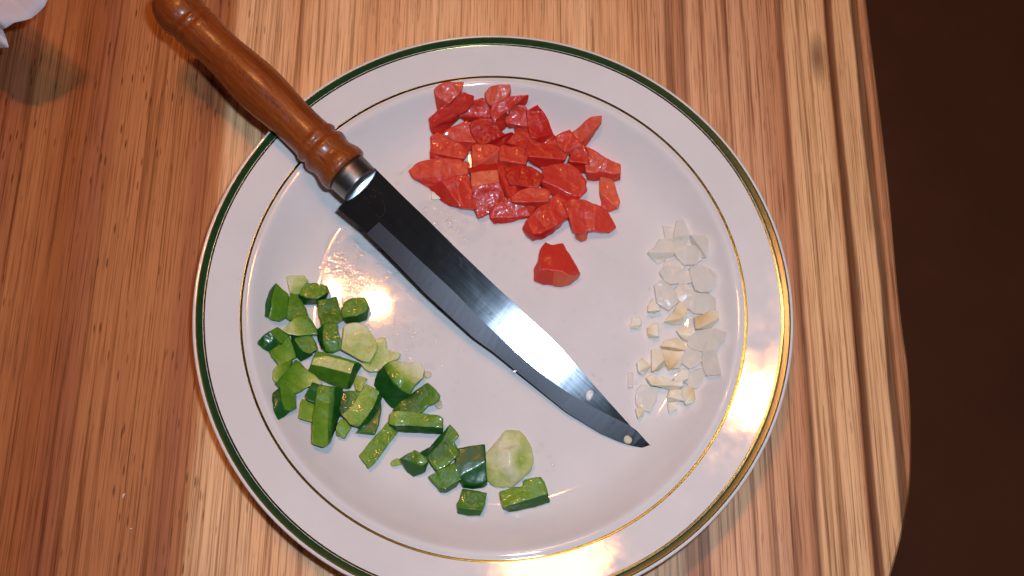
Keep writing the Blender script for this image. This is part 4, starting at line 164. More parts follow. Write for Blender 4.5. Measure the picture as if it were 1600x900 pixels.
 [(-86.8,3.8,10.7,-87.6,4.9,4.0),(-83.5,4.3,10.2,-84.2,5.4,3.6),(-77.5,3.7,9.9,-78.2,4.7,3.4),(-76.3,1.2,10.2,-77.0,2.3,3.4),(-78.4,-1.1,10.0,-79.0,0.0,3.4),(-81.0,-2.9,10.2,-81.7,-1.8,3.5),(-85.3,-3.1,10.6,-86.0,-2.0,3.8),(-89.2,-1.9,10.8,-89.9,-1.0,4.6),(-88.2,0.9,10.8,-88.9,1.9,4.3),(-77.5,-0.4,6.2,-77.8,0.0,3.4),(-81.7,-3.7,4.7,-81.9,-3.5,3.5),(-87.2,-4.3,5.2,-87.3,-4.2,4.0),(-89.6,-2.7,6.2,-89.8,-2.4,4.6)],
 [([8,7,6,5,4,3,2,1,0],[0.43,0.43,0.43,0.43,0.43,0.29,0.29,0.43,0.43]),([12,11,10,9,3,4,5,6,7],0.07)]),
('pepper_piece','pepper piece','chopped green pepper on the plate','pepper','narrow upright pepper piece between the left corner piece and the broad top piece',0.06,
 [(-93.1,-1.1,11.0,-93.7,-0.4,6.1),(-90.8,-2.2,10.0,-91.4,-1.4,5.0),(-88.1,-4.4,10.0,-88.8,-3.5,4.3),(-85.6,-7.9,10.2,-86.3,-6.9,3.9),(-84.2,-11.4,10.4,-84.9,-10.4,3.7),(-89.1,-12.9,10.8,-89.8,-12.0,4.8),(-92.0,-13.9,10.3,-92.5,-13.3,5.9),(-93.2,-13.2,10.7,-93.6,-12.6,6.5),(-93.3,-7.7,11.4,-93.8,-6.9,6.3)],
 [([8,7,6,5,4,3,2,1,0],0.3764728484842671)]),
('pepper_piece','pepper piece','chopped green pepper on the plate','pepper','grainy dull green pepper piece in the middle of the top row',0.06,
 [(-80.5,-3.4,9.1,-81.1,-2.5,3.5),(-76.9,-2.5,9.0,-77.4,-1.6,3.4),(-72.8,-0.6,8.1,-73.3,0.2,3.4),(-71.4,-4.8,8.2,-71.8,-4.0,3.4),(-69.5,-8.3,8.3,-69.9,-7.6,3.4),(-68.5,-11.4,8.5,-68.9,-10.6,3.4),(-72.4,-13.7,9.2,-73.0,-12.8,3.4),(-77.5,-14.7,9.1,-78.1,-13.9,3.4),(-79.4,-9.4,9.1,-80.0,-8.6,3.5)],
 [([8,7,6,5,4,3,2,1,0],0.3041724269648979)]),
('pepper_piece','pepper piece','chopped green pepper on the plate','pepper','pepper square at the right end of the top row, beside the bright glare',0.06,
 [(-68.4,-3.6,10.1,-69.0,-2.5,3.4),(-65.2,-1.4,9.8,-65.7,-0.3,3.4),(-60.0,-0.4,10.2,-60.5,0.7,3.4),(-58.3,-2.4,10.1,-58.8,-1.3,3.4),(-57.2,-4.6,9.7,-57.7,-3.6,3.4),(-58.6,-7.3,9.9,-59.1,-6.2,3.4),(-62.4,-9.4,10.1,-62.9,-8.4,3.4),(-68.1,-10.4,9.6,-68.7,-9.5,3.4),(-68.9,-8.8,10.2,-69.5,-7.8,3.4),(-58.1,-8.7,4.6,-58.2,-8.5,3.4),(-61.7,-10.9,4.6,-61.8,-10.7,3.4),(-67.4,-11.7,4.6,-67.6,-11.5,3.4)],
 [([8,7,6,5,4,3,2,1,0],0.4195923508658595),([11,10,9,4,5,6,7],0.07)]),
('pepper_piece','pepper piece','chopped green pepper on the plate','pepper','pale green pepper wedge lying across the middle of the left group',0.06,
 [(-92.7,-20.5,15.4,-93.5,-19.6,9.0),(-91.1,-16.2,13.5,-91.7,-15.4,7.7),(-88.8,-13.4,12.6,-89.4,-12.5,6.7),(-84.7,-11.4,11.0,-85.2,-10.6,5.8),(-82.4,-13.3,11.1,-83.0,-12.5,5.5),(-79.4,-16.8,10.6,-79.9,-16.1,5.5),(-78.5,-19.3,10.4,-79.0,-18.7,5.5),(-81.5,-19.7,10.8,-82.1,-19.0,5.6),(-86.8,-21.0,12.6,-87.5,-20.1,6.6),(-90.8,-21.1,14.1,-91.5,-20.3,8.1)],
 [([9,8,7,6,5,4,3,2,1,0],[0.78,0.73,0.53,0.43,0.38,0.38,0.41,0.58,0.78,0.81])]),
('pepper_piece','pepper piece','chopped green pepper on the plate','pepper','small wet pepper cube just below the pale green wedge',0.06,
 [(-87.1,-21.6,10.5,-87.7,-20.8,4.7),(-81.7,-20.0,9.4,-82.3,-19.2,3.6),(-79.3,-23.0,9.3,-79.9,-22.2,3.5),(-78.0,-25.9,9.3,-78.6,-25.1,3.5),(-80.3,-28.2,9.6,-80.9,-27.5,3.7),(-83.7,-28.0,10.0,-84.3,-27.3,4.2),(-86.3,-25.4,10.5,-86.9,-24.7,4.7),(-88.4,-22.7,10.7,-89.0,-21.9,5.1),(-90.4,-20.1,9.4,-90.8,-19.6,5.7),(-79.8,-27.5,5.8,-80.0,-27.3,3.6),(-85.1,-31.5,5.7,-85.1,-31.4,4.8),(-87.5,-29.3,6.6,-87.7,-29.1,5.4),(-89.4,-25.0,7.9,-89.6,-24.7,5.7)],
 [([7,6,5,4,3,2,1,0],0.3977773238254074),([12,11,10,9,4,5,6,7,0,8],0.07)]),
('pepper_piece','pepper piece','chopped green pepper on the plate','pepper','leftmost dark pepper piece with a pointed left end',0.06,
 [(-98.5,-21.7,17.0,-99.2,-21.0,11.6),(-95.7,-18.7,14.5,-96.4,-17.9,8.8),(-94.2,-19.6,12.9,-94.7,-18.9,7.8),(-91.0,-21.4,11.7,-91.6,-20.6,6.2),(-92.3,-23.4,12.3,-92.9,-22.7,7.1),(-93.1,-25.7,13.7,-93.8,-24.9,8.1),(-95.9,-24.0,15.4,-96.6,-23.3,9.8),(-102.5,-27.6,18.1,-102.7,-27.4,16.6),(-100.8,-23.6,16.9,-101.2,-23.3,13.9),(-95.3,-27.9,12.4,-95.6,-27.6,9.9),(-98.1,-30.1,14.4,-98.2,-29.9,12.8),(-100.1,-29.5,16.1,-100.2,-29.3,14.6)],
 [([6,5,4,3,2,1,0],0.41557821732010036),([11,10,9,5,6,0,8,7],0.05)]),
('pepper_piece','pepper piece','chopped green pepper on the plate','pepper','pepper piece tucked under the leftmost dark piece',0.06,
 [(-97.1,-30.7,17.3,-97.7,-30.1,12.4),(-94.9,-28.1,14.5,-95.4,-27.5,9.8),(-93.3,-25.5,13.0,-93.8,-24.9,8.1),(-91.0,-21.6,11.4,-91.6,-20.9,6.2),(-89.4,-24.7,11.2,-90.0,-24.0,5.8),(-87.6,-28.9,9.9,-88.1,-28.4,5.5),(-86.8,-30.6,9.9,-87.3,-30.1,5.4),(-89.6,-33.0,11.3,-90.1,-32.5,7.2),(-92.7,-35.8,14.4,-93.2,-35.2,10.0),(-94.2,-33.8,15.2,-94.7,-33.2,10.7),(-95.9,-32.4,16.3,-96.4,-31.9,11.8)],
 [([10,9,8,7,6,5,4,3,2,1,0],[0.46,0.46,0.64,0.66,0.46,0.49,0.46,0.46,0.46,0.46,0.39])]),
('pepper_piece','pepper piece','chopped green pepper on the plate','pepper','notched pepper piece left of the large pale pith piece',0.06,
 [(-76.2,-14.8,10.0,-76.9,-13.9,3.4),(-73.8,-13.6,9.7,-74.4,-12.7,3.4),(-70.6,-13.7,9.8,-71.2,-12.8,3.4),(-69.8,-17.3,10.0,-70.4,-16.4,3.4),(-68.2,-20.7,9.9,-68.8,-19.8,3.4),(-67.3,-24.8,8.6,-67.8,-24.1,3.4),(-70.9,-26.5,8.3,-71.3,-25.9,3.4),(-73.8,-26.1,8.1,-74.3,-25.5,3.4),(-75.4,-22.9,10.1,-76.1,-22.0,3.4),(-76.3,-18.5,10.2,-77.0,-17.6,3.4),(-76.8,-24.7,5.1,-77.0,-24.5,3.5),(-78.7,-20.5,5.8,-78.9,-20.2,3.5),(-79.3,-16.6,7.6,-79.7,-16.0,3.5)],
 [([9,8,7,6,5,4,3,2,1,0],0.3630910945620995),([12,11,10,7,8,9,0],0.08)]),
('pepper_piece','pepper piece','chopped green pepper on the plate','pepper','large smooth pale pepper pith piece in the middle of the group',0.75,
 [(-66.8,-15.3,10.4,-67.4,-14.5,4.4),(-65.1,-13.4,10.3,-65.6,-12.5,4.4),(-60.8,-12.7,10.4,-61.3,-11.8,4.4),(-57.2,-13.8,9.9,-57.6,-13.0,4.4),(-54.5,-17.1,9.7,-54.9,-16.4,4.4),(-52.4,-20.0,9.8,-52.8,-19.2,4.4),(-51.4,-23.7,9.8,-51.8,-23.0,4.4),(-52.7,-27.1,9.7,-53.1,-26.4,4.4),(-53.8,-30.1,9.7,-54.2,-29.5,4.4),(-57.0,-29.6,9.8,-57.5,-28.9,4.4),(-60.4,-28.1,10.0,-60.8,-27.4,4.4),(-63.4,-26.7,10.5,-63.9,-25.9,4.4),(-66.6,-25.3,10.9,-67.2,-24.5,4.4),(-66.7,-20.8,10.4,-67.2,-19.9,4.4)],
 [([13,12,11,10,9,8,7,6,5,4,3,2,1,0],[0.81,0.75,0.71,0.71,0.75,0.77,0.79,0.77,0.82,0.82,0.89,0.92,0.92,0.92])]),
('pepper_piece','pepper piece','chopped green pepper on the plate','pepper','ragged pale pepper pith scrap right of the large pith piece',0.75,
 [(-52.8,-19.1,7.5,-53.1,-18.5,3.4),(-48.9,-17.5,7.5,-49.1,-17.0,3.4),(-47.7,-19.8,7.4,-48.0,-19.3,3.4),(-47.4,-22.7,7.2,-47.7,-22.2,3.4),(-44.6,-24.1,7.7,-44.9,-23.5,3.4),(-40.8,-24.5,7.1,-41.1,-24.1,3.4),(-41.5,-26.7,7.1,-41.7,-26.2,3.4),(-44.8,-28.2,7.2,-45.0,-27.7,3.4),(-47.4,-30.5,7.5,-47.6,-30.0,3.4),(-50.0,-33.4,7.2,-50.2,-32.9,3.4),(-53.4,-33.7,7.3,-53.6,-33.2,3.4),(-55.8,-32.4,7.4,-56.1,-31.9,3.4),(-58.3,-30.4,7.9,-58.7,-29.8,3.4),(-53.9,-29.6,7.3,-54.1,-29.1,3.4),(-52.8,-26.3,7.7,-53.1,-25.7,3.4),(-51.7,-23.3,7.8,-52.0,-22.7,3.4)],
 [([15,14,13,12,11,10,9,8,7,6,5,4,3,2,1,0],[0.67,0.62,0.62,0.81,0.81,0.81,0.81,0.81,0.81,0.81,0.81,0.81,0.81,0.81,0.81,0.81])]),
('pepper_piece','pepper piece','chopped green pepper on the plate','pepper','block of pepper with a pale cracked band along its top',0.06,
 [(-78.5,-30.8,11.2,-79.3,-29.9,3.6),(-73.0,-29.1,11.0,-73.8,-28.2,3.4),(-62.8,-30.8,10.5,-63.4,-29.9,3.4),(-60.4,-31.6,10.7,-61.0,-30.6,3.4),(-61.2,-36.4,11.1,-61.8,-35.5,3.4),(-69.4,-35.0,10.9,-70.1,-34.1,3.4),(-75.2,-34.0,11.0,-76.0,-33.1,3.5),(-79.0,-33.8,11.2,-79.7,-32.9,3.8),(-77.7,-27.3,10.4,-78.4,-26.4,3.5),(-67.5,-29.0,9.7,-68.0,-28.1,3.4),(-58.6,-30.8,9.6,-59.1,-30.0,3.4),(-62.9,-42.0,5.7,-63.1,-41.8,3.4),(-67.9,-41.2,5.3,-68.1,-41.0,3.4),(-75.3,-38.8,6.0,-75.6,-38.5,3.7),(-80.9,-36.1,7.6,-81.3,-35.7,4.3),(-57.8,-31.7,8.4,-58.2,-31.0,3.4),(-59.6,-35.4,6.1,-59.8,-35.1,3.4),(-61.9,-41.7,4.6,-62.0,-41.6,3.4)],
 [([7,6,5,4,3,2,1,0],0.772468961312216),([0,1,2,3,10,9,8],0.45246896131221603),([14,13,12,11,4,5,6,7],0.312468961312216),([3,4,11,17,16,15,10],0.06)]),
('pepper_piece','pepper piece','chopped green pepper on the plate','pepper','small pale pepper wedge at the left edge, above the speckled flat piece',0.4,
 [(-94.2,-39.1,15.8,-94.6,-38.7,12.4),(-93.5,-36.9,15.1,-94.0,-36.4,11.0),(-91.0,-34.0,12.6,-91.4,-33.5,8.3),(-88.1,-32.2,10.8,-88.6,-31.6,6.3),(-88.5,-36.2,11.6,-89.0,-35.7,7.3),(-90.2,-41.3,14.0,-90.7,-40.8,9.9),(-92.3,-43.9,16.0,-92.7,-43.5,12.6),(-93.7,-42.8,16.8,-94.1,-42.4,13.3)],
 [([7,6,5,4,3,2,1,0],[0.73,0.68,0.48,0.38,0.38,0.48,0.68,0.68])]),
('pepper_piece','pepper piece','chopped green pepper on the plate','pepper','flat speckled pepper piece fading from green to a pale right tip',0.06,
 [(-92.2,-45.0,18.5,-92.8,-44.5,13.5),(-90.2,-40.8,14.6,-90.7,-40.3,10.2),(-87.7,-35.4,12.1,-88.3,-34.8,7.2),(-86.4,-32.3,10.6,-86.9,-31.7,6.0),(-84.1,-33.4,9.9,-84.6,-32.8,5.3),(-80.9,-36.5,9.5,-81.3,-36.0,4.8),(-77.2,-38.5,9.2,-77.7,-37.9,4.4),(-74.6,-40.6,9.3,-75.1,-40.0,4.2),(-73.6,-41.7,9.1,-74.1,-41.1,4.1),(-77.2,-42.1,9.7,-77.7,-41.5,4.6),(-81.0,-44.4,10.6,-81.5,-43.9,6.0),(-82.1,-45.8,11.6,-82.6,-45.3,6.8),(-83.9,-47.2,13.2,-84.4,-46.6,8.1),(-86.6,-46.8,14.3,-87.1,-46.3,9.7),(-89.6,-46.4,16.7,-90.1,-45.9,11.9)],
 [([14,13,12,11,10,9,8,7,6,5,4,3,2,1,0],[0.41,0.45,0.48,0.53,0.63,0.77,0.73,0.83,0.77,0.63,0.43,0.35,0.37,0.35,0.28])]),
('pepper_piece','pepper piece','chopped green pepper on the plate','pepper','rounded dark pepper piece at the lower left edge of the group',0.06,
 [(-90.1,-46.7,16.6,-90.6,-46.2,11.9),(-85.9,-46.3,13.5,-86.5,-45.8,8.7),(-84.1,-47.7,12.9,-84.7,-47.2,8.0),(-83.9,-50.7,13.5,-84.4,-50.2,8.9),(-83.0,-53.9,12.8,-83.3,-53.6,9.6),(-85.1,-55.9,15.1,-85.4,-55.7,12.1),(-86.9,-55.8,16.3,-87.2,-55.5,13.4),(-88.5,-52.0,17.8,-89.1,-51.5,13.0),(-92.6,-49.2,17.7,-92.9,-48.9,15.2),(-86.6,-58.4,15.5,-86.7,-58.3,14.7),(-88.5,-60.8,18.7,-88.6,-60.8,17.9),(-91.0,-56.6,18.8,-91.1,-56.5,17.7),(-92.3,-52.3,18.1,-92.5,-52.2,16.5)],
 [([7,6,5,4,3,2,1,0],0.4077471867929082),([12,11,10,9,5,6,7,0,8],0.04)]),
('pepper_piece','pepper piece','chopped green pepper on the plate','pepper','tiny wet dark pepper bit at the left shoulder of the long upright strip',0.06,
 [(-77.6,-41.8,10.8,-78.1,-41.3,6.1),(-75.0,-42.4,10.8,-75.5,-41.9,5.8),(-74.8,-46.4,10.6,-75.2,-45.9,6.1),(-74.8,-51.0,11.8,-75.3,-50.5,6.8),(-78.4,-50.1,12.9,-78.9,-49.6,7.8),(-79.3,-48.2,13.0,-79.8,-47.6,7.7),(-78.2,-44.7,11.9,-78.7,-44.1,6.7)],
 [([6,5,4,3,2,1,0],0.14)]),
('pepper_piece','pepper piece','chopped green pepper on the plate','pepper','pale green pepper piece half hidden left of the long upright strip',0.06,
 [(-81.4,-49.3,10.7,-81.8,-48.9,7.0),(-79.0,-50.0,9.5,-79.3,-49.7,6.0),(-75.8,-50.8,9.0,-76.2,-50.4,5.0),(-74.3,-59.4,11.4,-74.7,-59.0,6.9),(-78.0,-58.7,11.9,-78.3,-58.4,8.6),(-80.9,-58.1,13.3,-81.2,-57.8,10.1),(-81.1,-53.9,12.2,-81.5,-53.5,8.4)],
 [([6,5,4,3,2,1,0],0.5731810588070504)]),
('pepper_piece','pepper piece','chopped green pepper on the plate','pepper','long upright pepper strip, the tallest standing in the group',0.06,
 [(-74.9,-43.6,12.0,-75.7,-42.7,4.4),(-72.2,-43.0,12.0,-72.9,-42.2,4.1),(-69.9,-43.4,11.7,-70.6,-42.5,4.0),(-69.0,-50.5,11.7,-69.6,-49.7,4.2),(-68.2,-59.2,12.7,-68.9,-58.5,5.2),(-67.0,-68.8,14.1,-67.6,-68.3,7.9),(-68.4,-70.0,15.1,-69.0,-69.5,9.2),(-72.9,-69.3,17.2,-73.4,-68.8,11.4),(-74.4,-57.2,14.7,-75.1,-56.5,6.7),(-74.6,-49.7,12.5,-75.3,-48.9,5.1),(-67.7,-43.3,11.0,-68.4,-42.5,4.0),(-66.9,-50.1,10.8,-67.5,-49.4,4.0),(-66.4,-58.9,12.1,-67.0,-58.2,4.8),(-66.5,-67.2,11.3,-66.9,-66.9,7.1),(-64.6,-42.6,7.4,-64.9,-42.2,3.9),(-64.3,-47.6,6.7,-64.6,-47.3,3.9),(-64.7,-54.7,5.9,-64.8,-54.6,4.1),(-65.8,-61.2,6.3,-65.9,-61.1,5.1)],
 [([9,8,7,6,5,4,3,2,1,0],[0.38,0.4,0.46,0.5,0.5,0.5,0.48,0.44,0.49,0.4]),([3,4,5,13,12,11,10,2],[0.37,0.37,0.34,0.1,0.2,0.26,0.3,0.34]),([11,12,13,17,16,15,14,10],0.05)]),
('pepper_piece','pepper piece','chopped green pepper on the plate','pepper','dark green pepper piece behind the light slanting piece',0.06,
 [(-64.1,-44.4,9.4,-64.6,-43.7,3.4),(-60.5,-44.0,9.1,-60.9,-43.4,3.4),(-56.3,-43.8,8.5,-56.7,-43.3,3.4),(-57.2,-47.5,9.2,-57.6,-46.9,3.4),(-59.0,-51.2,9.3,-59.5,-50.6,3.4),(-61.5,-53.9,9.2,-62.0,-53.4,3.5),(-62.9,-55.3,9.8,-63.5,-54.7,3.5),(-64.5,-52.5,9.5,-65.0,-51.9,3.5),(-64.2,-48.2,9.4,-64.7,-47.5,3.5)],
 [([8,7,6,5,4,3,2,1,0],[0.05,0.05,0.06,0.12,0.37,0.45,0.47,0.39,0.1])]),
('pepper_piece','pepper piece','chopped green pepper on the plate','pepper','small pepper scrap peeping out below the long upright strip',0.06,
 [(-64.8,-60.3,8.2,-65.1,-60.0,4.2),(-63.4,-56.3,7.3,-63.7,-56.0,3.7),(-60.1,-56.8,6.5,-60.3,-56.5,3.5),(-58.3,-57.7,6.0,-58.5,-57.4,3.5),(-59.5,-60.8,6.9,-59.8,-60.5,3.7),(-61.0,-64.4,7.2,-61.2,-64.1,4.2),(-64.3,-63.8,8.7,-64.6,-63.4,4.8)],
 [([6,5,4,3,2,1,0],0.5414844897835833)]),
('pepper_piece','pepper piece','chopped green pepper on the plate','pepper','light green slanting pepper piece with a glittering dark edge',0.06,
 [(-53.6,-41.1,12.9,-54.1,-40.3,6.4),(-47.6,-43.8,12.9,-48.0,-43.0,6.4),(-47.9,-46.6,12.6,-48.3,-45.9,6.4),(-49.1,-50.5,12.9,-49.5,-49.8,6.4),(-51.3,-55.0,13.0,-51.8,-54.3,6.4),(-54.3,-59.7,11.4,-54.7,-59.3,6.5),(-58.3,-58.7,11.8,-58.7,-58.2,6.5),(-62.8,-55.0,11.2,-63.2,-54.6,6.5),(-59.7,-52.9,13.3,-60.3,-52.2,6.4),(-57.2,-49.1,12.7,-57.6,-48.5,6.4),(-55.9,-45.3,12.7,-56.4,-44.6,6.4),(-46.6,-45.4,9.9,-46.8,-45.0,6.4),(-48.0,-51.0,8.5,-48.2,-50.7,6.4),(-50.8,-56.3,8.3,-51.0,-56.1,6.4),(-54.4,-59.8,8.3,-54.5,-59.6,6.5)],
 [([10,9,8,7,6,5,4,3,2,1,0],[0.66,0.72,0.7,0.75,0.6,0.5,0.55,0.52,0.5,0.5,0.6]),([2,3,4,5,14,13,12,11,1],0.14)]),
('pepper_piece','pepper piece','chopped green pepper on the plate','pepper','dark narrow pepper piece leaning behind the light slanting piece',0.06,
 [(-47.0,-46.0,7.3,-47.3,-45.6,3.4),(-46.5,-50.6,7.3,-46.7,-50.2,3.4),(-47.0,-57.9,7.8,-47.3,-57.5,3.4),(-48.0,-61.7,7.9,-48.3,-61.3,3.4),(-52.3,-61.4,7.5,-52.6,-61.1,3.5),(-55.9,-61.7,7.5,-56.2,-61.4,3.5),(-54.0,-58.5,7.7,-54.3,-58.1,3.4),(-50.7,-55.3,7.6,-51.0,-54.9,3.4),(-48.5,-50.2,7.2,-48.8,-49.8,3.4)],
 [([8,7,6,5,4,3,2,1,0],[0.1,0.1,0.2,0.37,0.32,0.27,0.18,0.1,0.1])]),
('pepper_piece','pepper piece','chopped green pepper on the plate','pepper','tiny pale pepper scrap lying alone between the cracked block and the light slanting piece',0.5,
 [(-60.2,-38.2,5.4,-60.4,-38.0,3.4),(-59.0,-36.2,5.8,-59.2,-35.9,3.4),(-56.1,-36.5,5.9,-56.2,-36.2,3.4),(-54.3,-37.0,6.0,-54.4,-36.7,3.4),(-55.6,-39.5,6.3,-55.9,-39.2,3.4),(-56.3,-43.1,6.5,-56.6,-42.8,3.4),(-59.1,-42.1,6.2,-59.3,-41.8,3.4)],
 [([6,5,4,3,2,1,0],0.6884525531251844)]),
('pepper_piece','pepper piece','chopped green pepper on the plate','pepper','large pepper chunk with a dark skin front and pale upper right end',0.06,
 [(-47.0,-31.6,10.7,-47.4,-30.7,3.7),(-49.4,-34.2,8.4,-49.8,-33.6,3.7),(-50.2,-36.8,6.8,-50.4,-36.4,3.7),(-50.8,-39.6,5.7,-50.9,-39.3,3.7),(-49.2,-41.4,5.1,-49.3,-41.2,3.7),(-46.0,-44.8,4.7,-46.0,-44.7,3.7),(-42.1,-48.5,4.3,-42.2,-48.4,3.7),(-40.4,-48.9,4.3,-40.4,-48.8,3.7),(-37.0,-45.5,7.7,-37.2,-45.1,3.7),(-34.2,-43.4,10.9,-34.6,-42.6,3.7),(-37.7,-42.3,11.5,-38.1,-41.5,3.7),(-41.7,-39.0,11.9,-42.2,-38.0,3.7),(-45.3,-34.7,12.0,-45.9,-33.7,3.7),(-44.8,-29.8,11.3,-45.3,-28.8,3.7),(-39.3,-34.5,12.3,-39.8,-33.5,3.7),(-32.3,-39.0,12.7,-32.7,-37.9,3.7),(-42.7,-28.9,10.7,-43.1,-28.0,3.7),(-39.1,-29.8,10.9,-39.5,-28.9,3.7),(-34.5,-28.7,9.2,-34.7,-28.0,3.7),(-30.8,-28.5,8.7,-31.0,-27.9,3.7),(-29.3,-31.3,8.4,-29.5,-30.7,3.7),(-29.5,-35.1,9.4,-29.7,-34.4,3.7)],
 [([0,1,2,3,4,5,6,7,8,9,10,11,12],0.03),([12,11,10,9,15,14,13,0],[0.3,0.3,0.34,0.38,0.54,0.64,0.46,0.3]),([14,15,21,20,19,18,17,16,13],[0.72,0.7,0.94,1,1,0.99,0.89,0.74,0.66])]),
('pepper_piece','pepper piece','chopped green pepper on the plate','pepper','wet glittering pepper strip right below the large dark chunk',0.06,
 [(-41.6,-50.5,7.4,-41.9,-50.1,3.4),(-39.0,-47.8,8.0,-39.3,-47.3,3.4),(-34.4,-43.3,7.8,-34.6,-42.8,3.4),(-27.0,-37.1,8.7,-27.2,-36.4,3.4),(-23.8,-39.8,9.1,-24.1,-39.1,3.4),(-21.0,-42.4,8.9,-21.2,-41.8,3.4),(-21.1,-44.4,8.7,-21.3,-43.8,3.4),(-23.2,-46.0,8.7,-23.4,-45.5,3.4),(-26.0,-47.0,8.2,-26.2,-46.5,3.4),(-28.0,-49.8,8.0,-28.2,-49.3,3.4),(-31.2,-52.1,8.3,-31.4,-51.6,3.4),(-36.3,-52.2,8.0,-36.5,-51.7,3.4)],
 [([11,10,9,8,7,6,5,4,3,2,1,0],[0.28,0.32,0.36,0.36,0.36,0.4,0.4,0.4,0.26,0.16,0.2,0.26])]),
('pepper_piece','pepper piece','chopped green pepper on the plate','pepper','level pepper strip lying on the head of the long slanting strip',0.06,
 [(-41.3,-52.7,11.5,-41.6,-52.2,6.4),(-38.9,-51.7,11.6,-39.2,-51.1,6.4),(-33.3,-51.4,11.2,-33.5,-50.9,6.4),(-24.8,-51.8,11.1,-25.0,-51.3,6.4),(-20.5,-52.1,11.5,-20.7,-51.6,6.4),(-18.4,-53.3,11.2,-18.6,-52.8,6.4),(-18.3,-57.0,11.1,-18.5,-56.5,6.4),(-24.2,-57.2,11.5,-24.4,-56.8,6.4),(-32.7,-57.3,11.0,-32.9,-56.9,6.4),(-38.2,-58.1,11.5,-38.5,-57.6,6.4),(-41.7,-57.2,11.1,-42.0,-56.8,6.4),(-18.3,-58.9,7.6,-18.3,-58.8,6.4),(-27.1,-59.0,7.4,-27.1,-58.9,6.4),(-38.4,-59.4,7.3,-38.4,-59.3,6.4)],
 [([10,9,8,7,6,5,4,3,2,1,0],[0.51,0.51,0.45,0.43,0.41,0.45,0.45,0.47,0.51,0.63,0.61]),([13,12,11,6,7,8,9,10],0.05)]),
('pepper_piece','pepper piece','chopped green pepper on the plate','pepper','long slanting pepper strip running down to the lower left',0.06,
 [(-42.8,-55.9,6.7,-43.0,-55.6,3.4),(-40.0,-57.9,6.3,-40.2,-57.6,3.4),(-37.9,-59.2,6.5,-38.1,-58.9,3.4),(-41.9,-65.6,7.2,-42.1,-65.3,3.4),(-46.5,-74.0,8.3,-46.7,-73.7,4.0),(-48.6,-76.8,8.9,-48.8,-76.5,4.9),(-53.1,-71.6,9.0,-53.4,-71.3,4.4),(-47.8,-63.6,7.3,-48.0,-63.2,3.4),(-44.5,-58.4,6.7,-44.7,-58.1,3.4)],
 [([8,7,6,5,4,3,2,1,0],[0.45,0.45,0.51,0.45,0.45,0.45,0.45,0.45,0.45])]),
('pepper_piece','pepper piece','chopped green pepper on the plate','pepper','leaf-shaped pepper piece with a dark curled left side',0.06,
 [(-15.2,-55.2,9.0,-15.4,-54.6,3.4),(-13.0,-57.3,9.0,-13.2,-56.8,3.4),(-11.1,-59.5,9.4,-11.2,-58.9,3.4),(-12.8,-62.4,9.3,-12.9,-61.9,3.4),(-11.7,-64.8,8.8,-11.9,-64.3,3.4),(-10.2,-66.7,9.0,-10.3,-66.2,3.4),(-11.3,-69.1,9.5,-11.5,-68.6,3.4),(-14.4,-72.4,9.3,-14.5,-71.9,3.4),(-17.0,-74.5,9.3,-17.1,-74.1,3.4),(-18.9,-75.2,9.0,-19.0,-74.8,3.4),(-22.3,-71.9,9.0,-22.5,-71.4,3.4),(-23.9,-69.8,9.0,-24.1,-69.3,3.4),(-21.4,-67.0,8.9,-21.6,-66.6,3.4),(-17.9,-62.3,9.2,-18.1,-61.7,3.4),(-27.7,-68.1,5.0,-27.7,-67.9,3.4),(-23.1,-65.0,5.7,-23.2,-64.8,3.4),(-19.0,-60.4,7.8,-19.1,-60.0,3.4)],
 [([13,12,11,10,9,8,7,6,5,4,3,2,1,0],[0.2,0.18,0.26,0.36,0.46,0.46,0.46,0.42,0.38,0.38,0.38,0.44,0.44,0.38]),([16,15,14,11,12,13,0],0.06)]),
('pepper_piece','pepper piece','chopped green pepper on the plate','pepper','small dark pepper knob with a split top, beside the tiny brown stem',0.06,
 [(-35.1,-72.0,10.1,-35.4,-71.5,3.4),(-29.4,-67.8,10.0,-29.7,-67.3,3.4),(-25.8,-69.8,10.3,-26.0,-69.3,3.4),(-23.3,-72.4,10.1,-23.5,-71.9,3.4),(-25.3,-74.2,10.0,-25.6,-73.7,3.4),(-28.1,-73.9,10.3,-28.4,-73.4,3.4),(-31.0,-73.0,10.0,-31.3,-72.5,3.4),(-24.3,-75.8,6.2,-24.4,-75.6,3.4),(-29.1,-78.5,4.4,-29.2,-78.4,3.5),(-32.2,-76.1,5.2,-32.2,-75.9,3.5)],
 [([6,5,4,3,2,1,0],[0.25,0.34,0.5,0.45,0.5,0.36,0.25]),([9,8,7,3,4,5,6,0],0.07)]),
('pepper_piece','pepper piece','chopped green pepper on the plate','pepper','tiny brown pepper stem sticking out left of the dark knob',0.6,
 [(-39.5,-73.2,6.1,-39.6,-73.0,3.5),(-37.7,-71.8,5.4,-37.8,-71.6,3.5),(-35.2,-71.5,5.0,-35.3,-71.4,3.4),(-34.9,-73.6,5.8,-35.0,-73.4,3.5),(-37.3,-74.4,6.6,-37.5,-74.2,3.5),(-39.0,-74.3,6.5,-39.2,-74.1,3.5)],
 [([5,4,3,2,1,0],0.6789790168992921)]),
('pepper_piece','pepper piece','chopped green pepper on the plate','pepper',"squat pepper square left of the flat dark skin rectangle's lower corner",0.06,
